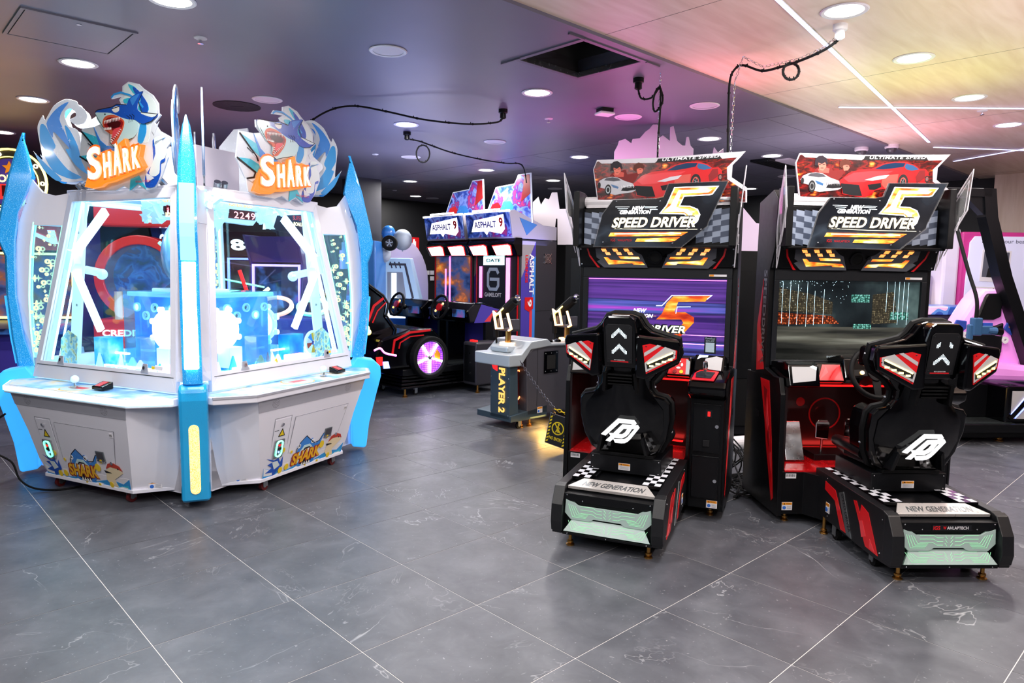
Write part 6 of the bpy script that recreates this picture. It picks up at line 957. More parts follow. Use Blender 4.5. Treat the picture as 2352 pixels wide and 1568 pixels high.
# glow of the front fin and of the counter edge falling on floor and body
lc = thing('power_cable', 'thin black power cable curling down at the left side of the pusher', 'cable', (0, 0, 0)); part('cord', lc, 'rubber', tube(cat([(-3.3, 4.5, 0.55), (-3.42, 4.5, 0.45), (-3.45, 4.55, 0.3), (-3.35, 4.6, 0.2), (-3.3, 4.6, 0.08), (-3.2, 4.6, 0.02), (-3.05, 4.62, 0.008), (-2.95, 4.7, 0.008)], 8), 0.007, 6))
# ---------------------------------------------------------------- background machines
pic('neon_city', [(0.32, '#101a50'), (0.44, '#3450b4'), (0.52, '#7c94dc'), (0.57, '#4c3090'), (0.64, '#b03868'), (0.70, '#2c3c8c'), (0.78, '#e8ecff')], (5, 5, 5), 5, em=0.3, rough=0.2, dist=0.8)
pic('sunset', [(0.3, '#141c40'), (0.46, '#3c4c7c'), (0.56, '#80503c'), (0.66, '#e07830'), (0.76, '#ffd860')], (3, 3, 5), 5, em=0.6, rough=0.15)
pic('purple_dots', [(0.0, '#ffd0ff'), (0.25, '#c86cf0'), (0.5, '#7a2cc0'), (1.0, '#3c1470')], (42, 42, 42), em=1.4, kind='dots', dist=0.1)
pic('facade', [(0.35, '#1c2c5c'), (0.5, '#0c1430'), (0.6, '#3c6cb4'), (0.72, '#b43c8c')], (3, 3, 3), 3, em=0.35)
pic('camo', [(0.42, '#2c5cb4'), (0.5, '#5c9ce0'), (0.56, '#f4d0ec'), (0.66, '#28304c')], (5, 5, 5), 1, rough=0.3, interp='CONSTANT')
pic('diamond_plate', [(0.0, '#e0e0e4'), (0.3, '#8c9090'), (0.6, '#4c5454')], (22, 22, 22), kind='dots', dist=0.0, metal=0.8, rough=0.3)
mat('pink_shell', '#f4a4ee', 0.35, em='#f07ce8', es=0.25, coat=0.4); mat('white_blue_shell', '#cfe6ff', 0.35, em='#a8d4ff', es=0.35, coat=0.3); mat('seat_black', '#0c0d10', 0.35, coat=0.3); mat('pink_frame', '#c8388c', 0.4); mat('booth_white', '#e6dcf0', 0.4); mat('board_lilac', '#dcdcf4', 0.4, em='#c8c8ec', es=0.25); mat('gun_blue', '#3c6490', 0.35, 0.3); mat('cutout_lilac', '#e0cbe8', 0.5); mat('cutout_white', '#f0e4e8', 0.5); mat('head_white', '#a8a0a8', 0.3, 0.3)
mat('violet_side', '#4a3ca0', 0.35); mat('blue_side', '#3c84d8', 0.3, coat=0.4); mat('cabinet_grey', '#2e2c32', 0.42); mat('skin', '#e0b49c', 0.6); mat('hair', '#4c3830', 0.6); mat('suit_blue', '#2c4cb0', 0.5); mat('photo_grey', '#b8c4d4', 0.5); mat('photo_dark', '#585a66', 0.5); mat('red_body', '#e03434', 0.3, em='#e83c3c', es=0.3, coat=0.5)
def asphalt(loc, label, var):
    t = thing('driving_simulator', label, 'arcade machine', loc, R(-47))
    pf = part('platform', t, 'black_satin', box(-0.85, 0, 0.0, 2.3, 0.26, 0.34), bevel=0.01)
    for k in range(4): part('platform_rib', t, 'black_gloss', box(-0.85+0.012*k, -0.012*k, -0.02+0.012*k, 2.3, 0.10+0.04*k, 0.128+0.04*k), bevel=0.008)
    for x, y in ((-0.03, 0.05), (-0.8, 0.05), (-0.03, 2.0)): part('levelling_foot', t, 'brass', ball_foot(x, y, 0.1, 0.03))
    caster(t, -0.1, 0.25, 0.1); caster(t, -0.6, 0.1, 0.1)
    part('tread_plate', t, 'diamond_plate', box(-0.4, 0.0, 0.75, 1.2, 0.34, 0.345))
    F = FRt(0.03); body = part('rear_body', t, 'black_gloss', loft([[(x, y, z) for y, z in ((-0.30, 0.36), (-0.38, 0.52), (-0.30, 0.72), (0.10, 0.82), (0.45, 0.82), (0.62, 0.66), (0.62, 0.36))] for x in (-0.85, -0.80, -0.05, 0.0)]), bevel=0.03)
    part('red_stripe', body, 'red', F.line([(0.4, 0.80), (0.1, 0.785), (-0.12, 0.70), (-0.15, 0.54)], 0.025, -0.035, -0.02), F.line([(0.3, 0.745), (0.1, 0.735), (-0.04, 0.67), (-0.06, 0.60)], 0.012, -0.03, -0.018))
    part('light_line', body, 'led_pink', tube(cat([(0.01, -0.40, 0.60), (0.01, -0.32, 0.62), (0.01, -0.25, 0.56), (0.01, -0.1, 0.52)], 6), 0.012, 8)); part('side_lamp', body, 'led_blue', F.poly([(-0.28, 0.38), (-0.2, 0.38), (-0.22, 0.46), (-0.29, 0.46)], -0.02, 0.0)); part('side_lamp', body, 'led_red', F.poly([(-0.36, 0.42), (-0.3, 0.42), (-0.3, 0.52), (-0.38, 0.52)], -0.02, 0.0))
    wl_ = part('tyre', t, 'rubber', F.ring(0.36, 0.47, 0.205, 0.262, -0.06, 0.06, 36), bevel=0.015, label='black tyre around the lit wheel'); part('lit_disc', wl_, 'purple_dots', F.disc(0.36, 0.47, 0.206, -0.03, 0.0, 36)); part('brake_caliper', wl_, 'orange', F.poly([(0.46, 0.42), (0.52, 0.42), (0.53, 0.5), (0.48, 0.56), (0.44, 0.5)], 0.0, 0.01))
    for k in range(5): a = R(90+72*k-90*2); part('lit_spoke', wl_, 'led_white', F.line([(0.36+0.03*math.cos(a), 0.47+0.03*math.sin(a)), (0.36+0.19*math.cos(a), 0.47+0.19*math.sin(a))], 0.022, 0.01, 0.03))
    part('hub_cap', wl_, 'chrome', F.dome(0.36, 0.47, 0.035, 0.01, 0.03)); part('rim_ring', wl_, 'chrome', F.ring(0.36, 0.47, 0.195, 0.207, 0.0, 0.03, 36))
    sp = [(-0.62, 0.72), (-0.62, 1.38), (-0.52, 1.54), (-0.42, 1.52), (-0.33, 1.36), (-0.12, 1.22), (-0.05, 1.12), (-0.08, 0.98), (0.05, 0.82), (0.12, 0.72)]
    st = part('seat', t, 'black_gloss', prism(sp, 'x', -0.66, -0.24), bevel=0.04, label='glossy black bucket seat with red stripes'); part('seat_edge', st, 'grey_dark', tube([(-0.235, y, z) for y, z in sp[1:]], 0.016, 6)); fs = FRt(-0.238)
    part('red_stripe', st, 'red', fs.poly([(-0.55, 1.22), (-0.45, 1.28), (-0.32, 1.22), (-0.40, 1.15), (-0.52, 1.12)], 0, 0.006), fs.line([(-0.10, 1.2), (-0.25, 1.1), (-0.33, 0.92)], 0.03, 0, 0.006), fs.line([(-0.08, 1.14), (-0.2, 1.04), (-0.27, 0.9)], 0.015, 0, 0.006)); part('side_print', st, 'neon_city', fs.poly([(-0.62, 1.15), (-0.52, 1.2), (-0.54, 1.38), (-0.6, 1.36)], 0, 0.006))
    part('bottle_light', st, 'led_green', tube([(-0.20, -0.52, 1.15), (-0.20, -0.47, 1.05)], 0.035, 10), label='green lit bottle top'); part('bottle_light', st, 'led_yellow', [sphere((-0.20, -0.46+0.022*k, 1.02-0.045*k), 0.038, 8, 6) for k in range(6)], label='yellow lit bottle beads')
    dp = part('dash_pod', t, 'black_gloss', prism([(1.02, 0.86), (0.98, 1.02), (1.10, 1.12), (1.25, 1.12), (1.55, 1.02), (1.62, 0.86)], 'x', -0.86, 0.0), bevel=0.02); fp = FRt(0.0008); part('side_print', dp, 'violet_side', fp.poly([(1.10, 0.86), (1.22, 1.10), (1.56, 1.02), (1.60, 0.86)], 0, 0.004)); part('red_stripe', dp, 'red_light', fp.poly([(1.27, 0.87), (1.42, 0.87), (1.48, 0.98), (1.56, 0.97), (1.56, 1.0), (1.44, 1.02)], 0.004, 0.008)); part('dash_print', dp, 'facade', box(-0.3, -0.05, 0.975, 0.985, 0.93, 1.03), box(-0.8, -0.6, 0.975, 0.985, 0.93, 1.03))
    fw = Fr((-0.42, 0.86, 1.05), (1, 0, 0), (0, 0.3, 1)); sw = part('steering_wheel', t, 'black_matte', tube([fw.p(0.16*math.cos(2*PI*i/24), 0.16*math.sin(2*PI*i/24)) for i in range(24)], 0.018, 8, closed=True), smooth=True); part('wheel_spoke', sw, 'grey_dark', fw.rect(-0.15, 0.15, -0.02, 0.02, -0.01, 0.0), fw.rect(-0.02, 0.02, -0.15, 0.02, -0.01, 0.0)); part('hub', sw, 'red', fw.disc(0, 0, 0.05, -0.01, 0.02)); part('hub_light', sw, 'led_amber', fw.disc(-0.06, -0.05, 0.015, 0, 0.012), fw.disc(0.06, 0.05, 0.015, 0, 0.012)); part('column', sw, 'black_satin', tube([(-0.42, 0.88, 1.04), (-0.42, 1.1, 0.98)], 0.04, 10))
    part('front_post', t, 'black_satin', box(-0.85, -0.80, 1.3, 1.6, 0.34, 0.88), box(-0.05, 0.0, 1.3, 1.6, 0.34, 0.88)); part('footwell_back', t, 'violet_side', box(-0.80, -0.05, 1.6, 1.64, 0.34, 0.88))
    if not var: cb = part('coin_box', t, 'cabinet_grey', box(0.05, 0.32, 0.88, 1.3, 0.10, 0.64), bevel=0.02); fcb = FY(0.88); part('coin_lock', cb, 'chrome', [fcb.cyl(0.2, z, 0.012, 0, 0.01) for z in (0.25, 0.38, 0.5)]); part('box_button', cb, 'led_red', box(0.1, 0.2, 0.95, 1.0, 0.64, 0.66)); warn(cb, FRt(0.321), 1.12, 0.13, 0.08, 0.07); part('levelling_foot', cb, 'brass', ball_foot(0.26, 0.95, 0.1, 0.025)); part('box_door', cb, 'black_satin', fcb.rect(0.08, 0.29, 0.14, 0.6, 0, 0.004))
    cab = part('screen_cabinet', t, 'cabinet_grey', box(-0.92, 0.0, 1.90, 2.62, 0.08, 1.97), bevel=0.006, label='dark grey screen cabinet')
    part('body_seam', cab, 'ink', FRt(0.0005).rect(1.9, 2.62, 0.985, 0.99)); f = FRt(0.0008); part('side_print', cab, 'violet_side', f.poly([(1.93, 0.1), (2.2, 0.1), (2.2, 1.95), (2.15, 1.95), (1.93, 1.5)], 0, 0.003)); part('side_print', cab, 'head_white', f.poly([(1.93, 1.95), (2.2, 1.95), (1.93, 1.45)], 0.003, 0.005)); part('side_print', cab, 'blue_side', f.poly([(2.14, 1.7), (2.2, 1.75), (2.2, 0.6), (2.14, 0.5)], 0.003, 0.005)); part('side_print', cab, 'red_light', f.line([(2.12, 1.0), (2.12, 0.6), (2.0, 0.35)], 0.05, 0.003, 0.006), label='red stripe')
    part('side_lettering', cab, 'paper', text_geom('ASPHALT', 0.56, 0.09, f, 2.08, 1.78, c1=0.008, bold=0.03, rot=-90), label='white lettering down the side'); part('side_lettering', cab, 'red', text_geom('LEGENDS', 0.38, 0.05, f, 2.0, 1.76, c1=0.008, bold=0.03, rot=-90), label='red lettering down the side'); part('side_badge', cab, 'red', f.poly([(2.0, 1.18), (2.16, 1.18), (2.16, 1.02), (2.08, 0.98), (2.0, 1.02)], 0.003, 0.008)); part('side_badge', cab, 'paper', text_geom('9', 0.1, 0.08, f, 2.05, 1.15, c1=0.01, bold=0.03, rot=-90))
    part('fan_grille', cab, 'silver', [FRt(0.0008).ring(2.44, 1.72, r_, r_+0.01, 0, 0.012, 20) for r_ in (0.015, 0.035, 0.055)], [FRt(0.0008).line([(2.44-0.07, 1.72-0.07*s), (2.44+0.07, 1.72+0.07*s)], 0.01, 0.004, 0.014) for s in (-1, 1)])
    fy = FY(1.895); part('screen_edge', t, 'red', fy.rect(-0.905, -0.885, 0.4, 1.76, 0, 0.01), fy.rect(-0.035, -0.015, 0.4, 1.76, 0, 0.01)); s_ = part('screen', t, 'sunset' if var else 'ink', fy.rect(-0.87, -0.05, 1.02, 1.74, 0, 0.006), label='tall screen with a sunset race' if var else 'tall dark screen with a maker logo')
    if var: part('neon_line', s_, 'led_pink', fy.rect(-0.64, -0.615, 1.1, 1.56, 0.006, 0.014)); part('neon_line', s_, 'led_pink', fy.rect(-0.54, -0.51, 1.04, 1.74, 0.006, 0.014)); part('screen_text', s_, 'yellow', text_geom('3', 0.03, 0.05, fy, -0.45, 1.08, c1=0.012))
    else:
        part('neon_line', s_, 'led_pink', fy.rect(-0.82, -0.77, 1.15, 1.6, 0.006, 0.02)); part('neon_line', s_, 'led_pink', fy.rect(-0.25, -0.18, 1.05, 1.72, 0.006, 0.02)); part('score_panel', s_, 'led_cyan', fy.rect(-0.74, -0.30, 1.62, 1.74, 0.006, 0.012)); part('score_text', s_, 'ink', text_geom('DATE', 0.3, 0.05, fy, -0.67, 1.66, c1=0.014, bold=0.04))
        part('logo_shape', s_, 'photo_grey', fy.line([(-0.42, 1.5), (-0.46, 1.56), (-0.6, 1.56), (-0.64, 1.5), (-0.64, 1.33), (-0.6, 1.28), (-0.46, 1.28), (-0.42, 1.33), (-0.42, 1.42), (-0.6, 1.42)], 0.045, 0.006, 0.010)); part('logo_text', s_, 'paper', text_geom('GAMELOFT', 0.36, 0.06, fy, -0.71, 1.17, c1=0.010, bold=0.03))
    part('lamp_housing', t, 'black_gloss', prism([(1.92, 1.74), (1.82, 1.75), (1.74, 1.90), (1.80, 1.99), (1.92, 1.99)], 'x', -0.95, 0.03), bevel=0.01)
    fl = Fr((0, 1.815, 1.755), (1, 0, 0), (0, -0.08, 0.15))
    for x0 in (-0.90, -0.40): lp = part('front_lamp', t, 'led_red', fl.poly([(x0+0.02, 0.0), (x0+0.34, 0.0), (x0+0.38, 0.14), (x0+0.33, 0.17), (x0, 0.15)], 0, 0.008), label='white panel lamp edged in red'); part('lamp_glass', lp, 'led_white', fl.poly([(x0+0.035, 0.012), (x0+0.33, 0.012), (x0+0.36, 0.135), (x0+0.325, 0.155), (x0+0.02, 0.138)], 0.008, 0.014))
    hd = part('sign_box', t, 'head_white', prism([(1.76, 1.98), (1.70, 2.34), (1.80, 2.36), (2.35, 2.18), (2.62, 2.17), (2.62, 1.98)], 'x', -0.93, 0.0), bevel=0.008, label='pale metallic sign box'); part('triangle_window', hd, 'car_blue_glass', FRt(0.001).poly([(1.88, 2.26), (2.22, 2.18), (2.02, 2.03)], 0, 0.004))
    fh = Fr((0, 1.755, 1.985), (1, 0, 0), (0, -0.06, 0.36)); sg = part('lit_sign', t, 'neon_city', fh.rect(-0.92, -0.01, 0.02, 0.35, 0, 0.01)); part('sign_rim', sg, 'led_white', fh.rect(-0.94, -0.75, 0.345, 0.37, -0.01, 0.015), fh.rect(-0.75, -0.2, 0.375, 0.40, -0.01, 0.015), fh.rect(-0.2, 0.0, 0.35, 0.375, -0.01, 0.015)); part('sign_plate', sg, 'white_glow', fh.poly([(-0.82, 0.1), (-0.74, 0.26), (-0.3, 0.3), (-0.12, 0.32), (-0.12, 0.12), (-0.2, 0.06), (-0.45, 0.1), (-0.5, 0.05), (-0.55, 0.1)], 0.01, 0.013)); part('sign_text', sg, 'violet_side', text_geom('ASPHALT', 0.46, 0.09, fh, -0.74, 0.15, c1=0.017, bold=0.03)); part('sign_text', sg, 'red', text_geom('9', 0.08, 0.13, fh, -0.22, 0.15, c1=0.017, bold=0.04)); part('sign_text', sg, 'led_pink', text_geom('LEGENDS', 0.24, 0.035, fh, -0.72, 0.105, c1=0.017, bold=0.02))
    ft = FY(2.12); tb = part('top_board', t, 'board_white', ft.poly([(-0.90, 2.2), (-0.92, 2.42), (-0.74, 2.74), (-0.35, 2.76), (-0.27, 2.88), (-0.02, 2.88), (0.02, 2.2)], 0, 0.02), bevel=0.003, label='tall shaped board printed with blue racing art'); part('board_print', tb, 'neon_city', ft.poly([(-0.88, 2.2), (-0.90, 2.42), (-0.73, 2.725), (-0.34, 2.745), (-0.26, 2.865), (-0.04, 2.865), (0.0, 2.2)], 0.02, 0.022)); part('board_print', tb, 'red_dark', ft.poly([(-0.14, 2.86), (-0.04, 2.86), (-0.02, 2.6), (-0.2, 2.5)], 0.022, 0.024)); part('car_print', tb, 'red', ft.poly([(-0.86, 2.42), (-0.8, 2.5), (-0.68, 2.52), (-0.62, 2.46), (-0.66, 2.38), (-0.8, 2.36)], 0.022, 0.025)); part('car_print', tb, 'shark_mid', ft.poly([(-0.62, 2.42), (-0.56, 2.52), (-0.42, 2.52), (-0.34, 2.44), (-0.4, 2.34), (-0.56, 2.32)], 0.025, 0.028))
    return t
asphalt((-1.30, 8.30, 0), 'black driving simulator with lit purple wheel, nearer of two, tallest blue board', 0)
asphalt((-1.30-1.0*math.cos(R(47)), 8.30+1.0*math.sin(R(47)), 0), 'black driving simulator behind the nearer one, sunset scene on its screen', 1)
# shooting game with two mounted guns
g = thing('gun_game', 'grey shooting game with two mounted guns and glowing vertical lettering', 'arcade machine', (0.145, 6.76, 0), R(-47))
part('console_body', g, 'grey_panel', prism([(0.02, 0.12), (0.0, 0.72), (0.12, 0.80), (0.62, 0.78), (0.62, 0.12)], 'x', -0.5, 0.0), bevel=0.008)
part('top_shell', g, 'shell_silver', prism([(-0.24, 0.62), (-0.24, 0.735), (-0.08, 0.735), (0.05, 0.85), (0.28, 0.865), (0.34, 0.82), (0.62, 0.81), (0.62, 0.78), (0.3, 0.79), (0.05, 0.77), (-0.08, 0.62)], 'x', -0.5, 0.01), bevel=0.01, label='silver angled console top')
fe = FY(-0.20); pn = part('player_panel', g, 'steel_blue', prism([(-0.20, 0.10), (-0.20, 0.64), (-0.10, 0.64), (-0.08, 0.10)], 'x', -0.30, -0.02), bevel=0.004); part('lit_lettering', pn, 'gold_glow', text_geom('PLAYER 2', 0.44, 0.09, fe, -0.17, 0.60, c1=0.008, bold=0.04, rot=-90), label='glowing lettering PLAYER 2'); part('red_lamp', pn, 'led_red', fe.poly([(-0.28, 0.62), (-0.2, 0.62), (-0.2, 0.56), (-0.26, 0.58)], 0, 0.005)); part('screw', pn, 'silver', [fe.dome(x, z, 0.006, 0, 0.004, 8, 3) for x in (-0.29, -0.04) for z in (0.14, 0.32, 0.5, 0.62)])
rc = part('recess', g, 'wheel_red', FRt(-0.12).poly([(-0.08, 0.22), (0.14, 0.22), (0.14, 0.62), (-0.08, 0.62)], 0, 0.01)); part('recess_glow', rc, 'led_orange', FRt(-0.11).line([(-0.07, 0.56), (0.0, 0.56), (0.06, 0.5), (0.06, 0.34), (0.0, 0.28), (-0.07, 0.24)], 0.012, 0.0, 0.01)); part('recess_text', rc, 'led_red', text_geom('MUTATION', 0.28, 0.035, FRt(-0.11), 0.09, 0.54, c1=0.01, rot=-90)); part('foot_ledge', g, 'steel_blue', prism([(-0.2, 0.08), (-0.2, 0.14), (0.3, 0.2), (0.3, 0.08)], 'x', -0.5, 0.0), bevel=0.004)
fs = FRt(0.0); sd = part('speaker_plate', g, 'black_gloss', fs.rect(0.24, 0.44, 0.52, 0.74, 0, 0.006)); part('plate_insert', sd, 'void', fs.rect(0.28, 0.40, 0.56, 0.70, 0.006, 0.007)); part('screw', sd, 'silver', [fs.dome(x, z, 0.006, 0.006, 0.004, 8, 3) for x in (0.26, 0.34, 0.42) for z in (0.54, 0.72)]); warn(g, fs, 0.16, 0.13, 0.07, 0.06)
part('panel_seam', g, 'ink', fs.rect(0.15, 0.152, 0.2, 0.78, 0, 0.002)); part('console_button', g, 'black_gloss', [lathe([(0.035, 0), (0.035, 0.02), (0.02, 0.025)], (x, y, 0.815), 14) for x, y in ((-0.1, 0.42), (-0.1, 0.54), (-0.3, 0.45))])
for x, y in ((-0.1, 0.1), (-0.12, 0.0)): part('levelling_foot', g, 'brass', ball_foot(x+0.05, y, 0.12, 0.025))
caster(g, -0.04, -0.06, 0.12)
def gun(yy):
    part('gun_base', g, 'shell_silver', box(-0.40, -0.14, yy-0.13, yy+0.13, 0.735, 0.80), bevel=0.02); part('base_ring', g, 'led_amber', lathe([(0.085, 0.80), (0.085, 0.825), (0.06, 0.825)], (-0.27, yy, 0), 24), label='glowing amber ring'); part('gun_post', g, 'copper' if 'copper' in M else 'brass', tube([(-0.27, yy, 0.82), (-0.27, yy, 0.96)], 0.03, 12)); part('cradle', g, 'grey_panel', box(-0.37, -0.34, yy-0.06, yy+0.06, 0.94, 1.06), box(-0.20, -0.17, yy-0.06, yy+0.06, 0.94, 1.06), box(-0.37, -0.17, yy-0.06, yy+0.06, 0.94, 0.965), bevel=0.004)
    f_ = FY(yy-0.07); part('cradle_light', g, 'led_amber', f_.line([(-0.40, 1.12), (-0.36, 1.10), (-0.31, 1.12), (-0.27, 0.97), (-0.36, 0.96)], 0.016, 0, 0.02, True), FY(yy-0.07).line([(-0.20, 1.12), (-0.14, 0.97), (-0.18, 0.95)], 0.016, 0, 0.02), label='glowing amber frame')
    part('gun_barrel', g, 'rubber', tube([(-0.50, yy-0.0, 1.0), (-0.46, yy, 1.04), (-0.20, yy+0.02, 1.24)], [0.03, 0.05, 0.05], 12), tube([(-0.22, yy+0.02, 1.225), (-0.17, yy+0.02, 1.265)], 0.03, 10), tube([(-0.46, yy, 1.02), (-0.45, yy, 0.86)], 0.028, 10), bevel=0.003, label='dark mounted gun'); part('gun_stripe', g, 'led_yellow', tube([(-0.42, yy-0.05, 1.07), (-0.30, yy-0.045, 1.165)], 0.008, 6)); part('gun_muzzle', g, 'chrome', sphere((-0.16, yy+0.02, 1.27), 0.032, 10, 8)); part('gun_strap', g, 'rubber', tube([(-0.45, yy, 0.9), (-0.44, yy, 0.75)], 0.01, 6))
gun(0.0)
part('gun_pedestal', g, 'grey_panel', box(-0.5, 0.0, 0.66, 1.1, 0.12, 0.74), bevel=0.01); gun(0.86)
area((0.1, 6.95, 0.10), 0.5, 14, (1, 0.55, 0.12), (0, 0, 0), sy=0.3)
area((0.42, 6.5, 0.12), 0.3, 8, (1, 0.55, 0.12), (0, 0, 0), sy=0.2)
ns = thing('no_entry_sign', 'black and yellow hanging sign reading NO ENTRY with crossed out walker', 'sign', (0.30, 5.98, 0.055), R(-28)); f = Fr((0, 0, 0), (1, 0, -0.2), (0.15, 0.0, 1))
part('plate', ns, 'ink', f.rect(0, 0.185, 0, 0.27, 0, 0.004), bevel=0.002); part('plate_rim', ns, 'silver', f.line([(0, 0), (0.185, 0), (0.185, 0.27), (0, 0.27)], 0.004, 0.0, 0.006, True)); part('hazard_bar', ns, 'yellow', [f.poly([(x, z), (x+0.018, z+0.012), (x+0.018, z+0.028), (x, z+0.016)], 0.004, 0.006) for x in (0.006, 0.161) for z in [0.01+0.031*k for k in range(8)]]); part('prohibition_ring', ns, 'yellow', f.ring(0.093, 0.155, 0.048, 0.058, 0.004, 0.006, 28), f.line([(0.055, 0.195), (0.13, 0.115)], 0.009, 0.004, 0.0065)); part('walker', ns, 'yellow', f.disc(0.095, 0.19, 0.009, 0.004, 0.006, 12), f.line([(0.094, 0.178), (0.09, 0.15), (0.105, 0.12)], 0.013, 0.004, 0.006), f.line([(0.09, 0.15), (0.08, 0.118)], 0.01, 0.004, 0.006), f.line([(0.075, 0.16), (0.093, 0.172), (0.11, 0.155)], 0.007, 0.004, 0.006)); part('wording', ns, 'yellow', text_geom('NO ENTRY', 0.125, 0.03, f, 0.03, 0.045, c1=0.007, bold=0.03), label='wording NO ENTRY')
part('hook_ring', ns, 'brass', [tube([f.p(x+0.012*math.cos(q), 0.27+0.015*math.sin(q), 0.002) for q in [2*PI*i/10 for i in range(10)]], 0.0025, 5, closed=True) for x in (0.03, 0.15)])
def links(a, b, sag, n, r=0.012):
    out = []; P = [Vector(a).lerp(Vector(b), k/n)-Vector((0, 0, sag*4*(k/n)*(1-k/n))) for k in range(n+1)]
    for k in range(n):
        d = P[k+1]-P[k]; s = d.normalized().cross(Vector((0, 1, 0.2) if k % 2 else (1, 0, 0.3))).normalized()*r; c = (P[k]+P[k+1])/2; h = d*0.62; out.append(tube([c-h, c-h*0.6+s, c+h*0.6+s, c+h, c+h*0.6-s, c-h*0.6-s], 0.0035, 5, closed=True))
    return out
bc = thing('barrier_chain', 'plastic barrier chain hanging from the gun console to the sign', 'chain', (0, 0, 0)); part('chain_links', bc, 'grey_panel', links((0.08, 6.62, 0.68), (0.38, 6.0, 0.345), 0.02, 22)); part('chain_links', bc, 'yellow', links((0.38, 6.0, 0.345), (0.95, 6.0, 0.22), 0.03, 20), label='yellow links'); part('ring', bc, 'brass', tube([(0.38+0.015*math.cos(q), 6.0, 0.335+0.02*math.sin(q)) for q in [2*PI*i/10 for i in range(10)]], 0.003, 5, closed=True))
# black cabinets seen from behind with pale cutout boards
def backcab(name, lab, loc, rz, w_, d_, h_, plates=True):
    t = thing(name, lab, 'arcade machine', loc, rz); part('body', t, 'black_matte', box(0, w_, 0, d_, 0.10, h_), bevel=0.006); f = FY(-0.0005); part('rear_door', t, 'black_satin', f.rect(w_*0.08, w_*0.92, h_*0.32, h_*0.9, 0, 0.006)); part('door_gap', t, 'grey_ink', f.rect(w_*0.52, w_*0.524, h_*0.4, h_*0.86, 0.006, 0.007)); part('plinth', t, 'black_metal', box(0.02, w_-0.02, 0.02, d_-0.02, 0.02, 0.10)); part('lock', t, 'silver', f.cyl(w_*0.8, h_*0.42, 0.01, 0.006, 0.014)); warn(t, f, w_*0.62, h_*0.46, 0.09, 0.04, False)
    for x in (0.06, w_-0.06): caster(t, x, 0.06, 0.06)
    return t
bc1 = backcab('arcade_cabinet', 'plain black cabinet back between the two racing machines', (0.95, 6.5, 0), R(2), 1.75, 0.5, 1.75); warn(bc1, FY(-0.001), 1.30, 0.36, 0.10, 0.22, False)
cb = thing('cutout_board', 'pale lilac skyline cutout board behind the headboard of the purple screen racer', 'board', (0.95, 6.85, 1.752), R(2)); f = FY(0.0); part('board', cb, 'cutout_lilac', f.poly([(0, 0), (0, 0.93), (0.03, 0.99), (0.04, 1.03), (0.1, 1.05), (0.16, 1.01), (0.17, 1.05), (0.24, 1.06), (0.29, 1.12), (0.33, 1.15), (0.36, 1.19), (0.41, 1.19), (0.43, 1.07), (0.46, 1.09), (0.53, 1.04), (0.53, 1.17), (0.56, 1.18), (0.6, 1.04), (0.65, 1.0), (0.68, 1.0), (0.69, 1.08), (0.71, 1.08), (0.73, 1.0), (0.76, 0.97), (0.76, 0.9), (0.95, 0.93), (0.96, 0.99), (1.0, 0.94), (1.05, 0.98), (1.06, 0.85), (1.02, 0.7), (1.2, 0.5), (1.4, 0.28), (1.65, 0.24), (1.65, 0)], 0, 0.02), bevel=0.003); part('stay', cb, 'grey_ink', box(0.3, 0.34, 0.0, 0.25, 0, 0.02), box(1.2, 1.24, 0.0, 0.25, 0, 0.02))
bc2 = backcab('arcade_cabinet', 'black cabinet with pink framed speaker behind the gun game', (0.75, 10.2, 0), R(-12), 1.1, 0.6, 1.93); f = FY(-0.001); sp = part('lit_speaker', bc2, 'led_red', f.rect(0.42, 0.66, 1.62, 1.92, 0, 0.02), bevel=0.03, label='pink lit speaker frame'); part('speaker_cone', sp, 'grey_dark', f.disc(0.54, 1.77, 0.085, 0.02, 0.03)); part('speaker_mark', sp, 'orange', f.line([(0.48, 1.83), (0.54, 1.77), (0.6, 1.83)], 0.03, 0.03, 0.034), f.line([(0.54, 1.77), (0.54, 1.7)], 0.03, 0.03, 0.034)); part('fan_grille', bc2, 'silver', [f.ring(0.5, 1.15, r_, r_+0.01, 0.006, 0.016, 20) for r_ in (0.02, 0.045)], [f.line([(0.42, 1.15-0.08*s), (0.58, 1.15+0.08*s)], 0.01, 0.008, 0.018) for s in (-1, 1)]); part('screw', bc2, 'led_red', [f.disc(0.3+0.07*k, 1.6-0.05*(k % 3), 0.012, 0.006, 0.01, 8) for k in range(6)])
cb = thing('cutout_board', 'tall white cutout board beside the taller blue racing board', 'board', (0.30, 10.5, 1.935), R(-12)); f = FY(0); part('board', cb, 'cutout_white', f.poly([(0, 0), (-0.02, 0.62), (0.06, 0.7), (0.1, 0.58), (0.16, 0.68), (0.22, 0.66), (0.26, 0.76), (0.34, 0.76), (0.38, 0.52), (0.48, 0.52), (0.52, 0.42), (0.56, 0.4), (0.58, 0.28), (0.62, 0.26), (0.62, -0.0), (0.36, 0), (0.35, 0.38), (0.33, 0.38), (0.31, 0.18), (0.27, 0)], 0, 0.02), bevel=0.003); part('stay', cb, 'grey_ink', box(0.1, 0.14, 0.02, 0.15, 0, 0.02))
cb = thing('cutout_board', 'small clear edged figure shaped board right of the white cutout', 'board', (0.88, 10.1, 1.935), R(-12)); f = FY(0); part('board', cb, 'acrylic', f.poly([(0, 0), (0, 0.3), (-0.03, 0.42), (0.03, 0.5), (0.12, 0.5), (0.2, 0.44), (0.24, 0.3), (0.24, 0.05)], 0, 0.012)); part('board_print', cb, 'photo_grey', f.line([(0.02, 0.1), (0.1, 0.2), (0.05, 0.3), (0.12, 0.42), (0.2, 0.3), (0.14, 0.1)], 0.012, 0.012, 0.014)); part('board_print', cb, 'fish_cream', f.poly([(0.0, 0.2), (0.06, 0.15), (0.05, 0.3)], 0.012, 0.014))
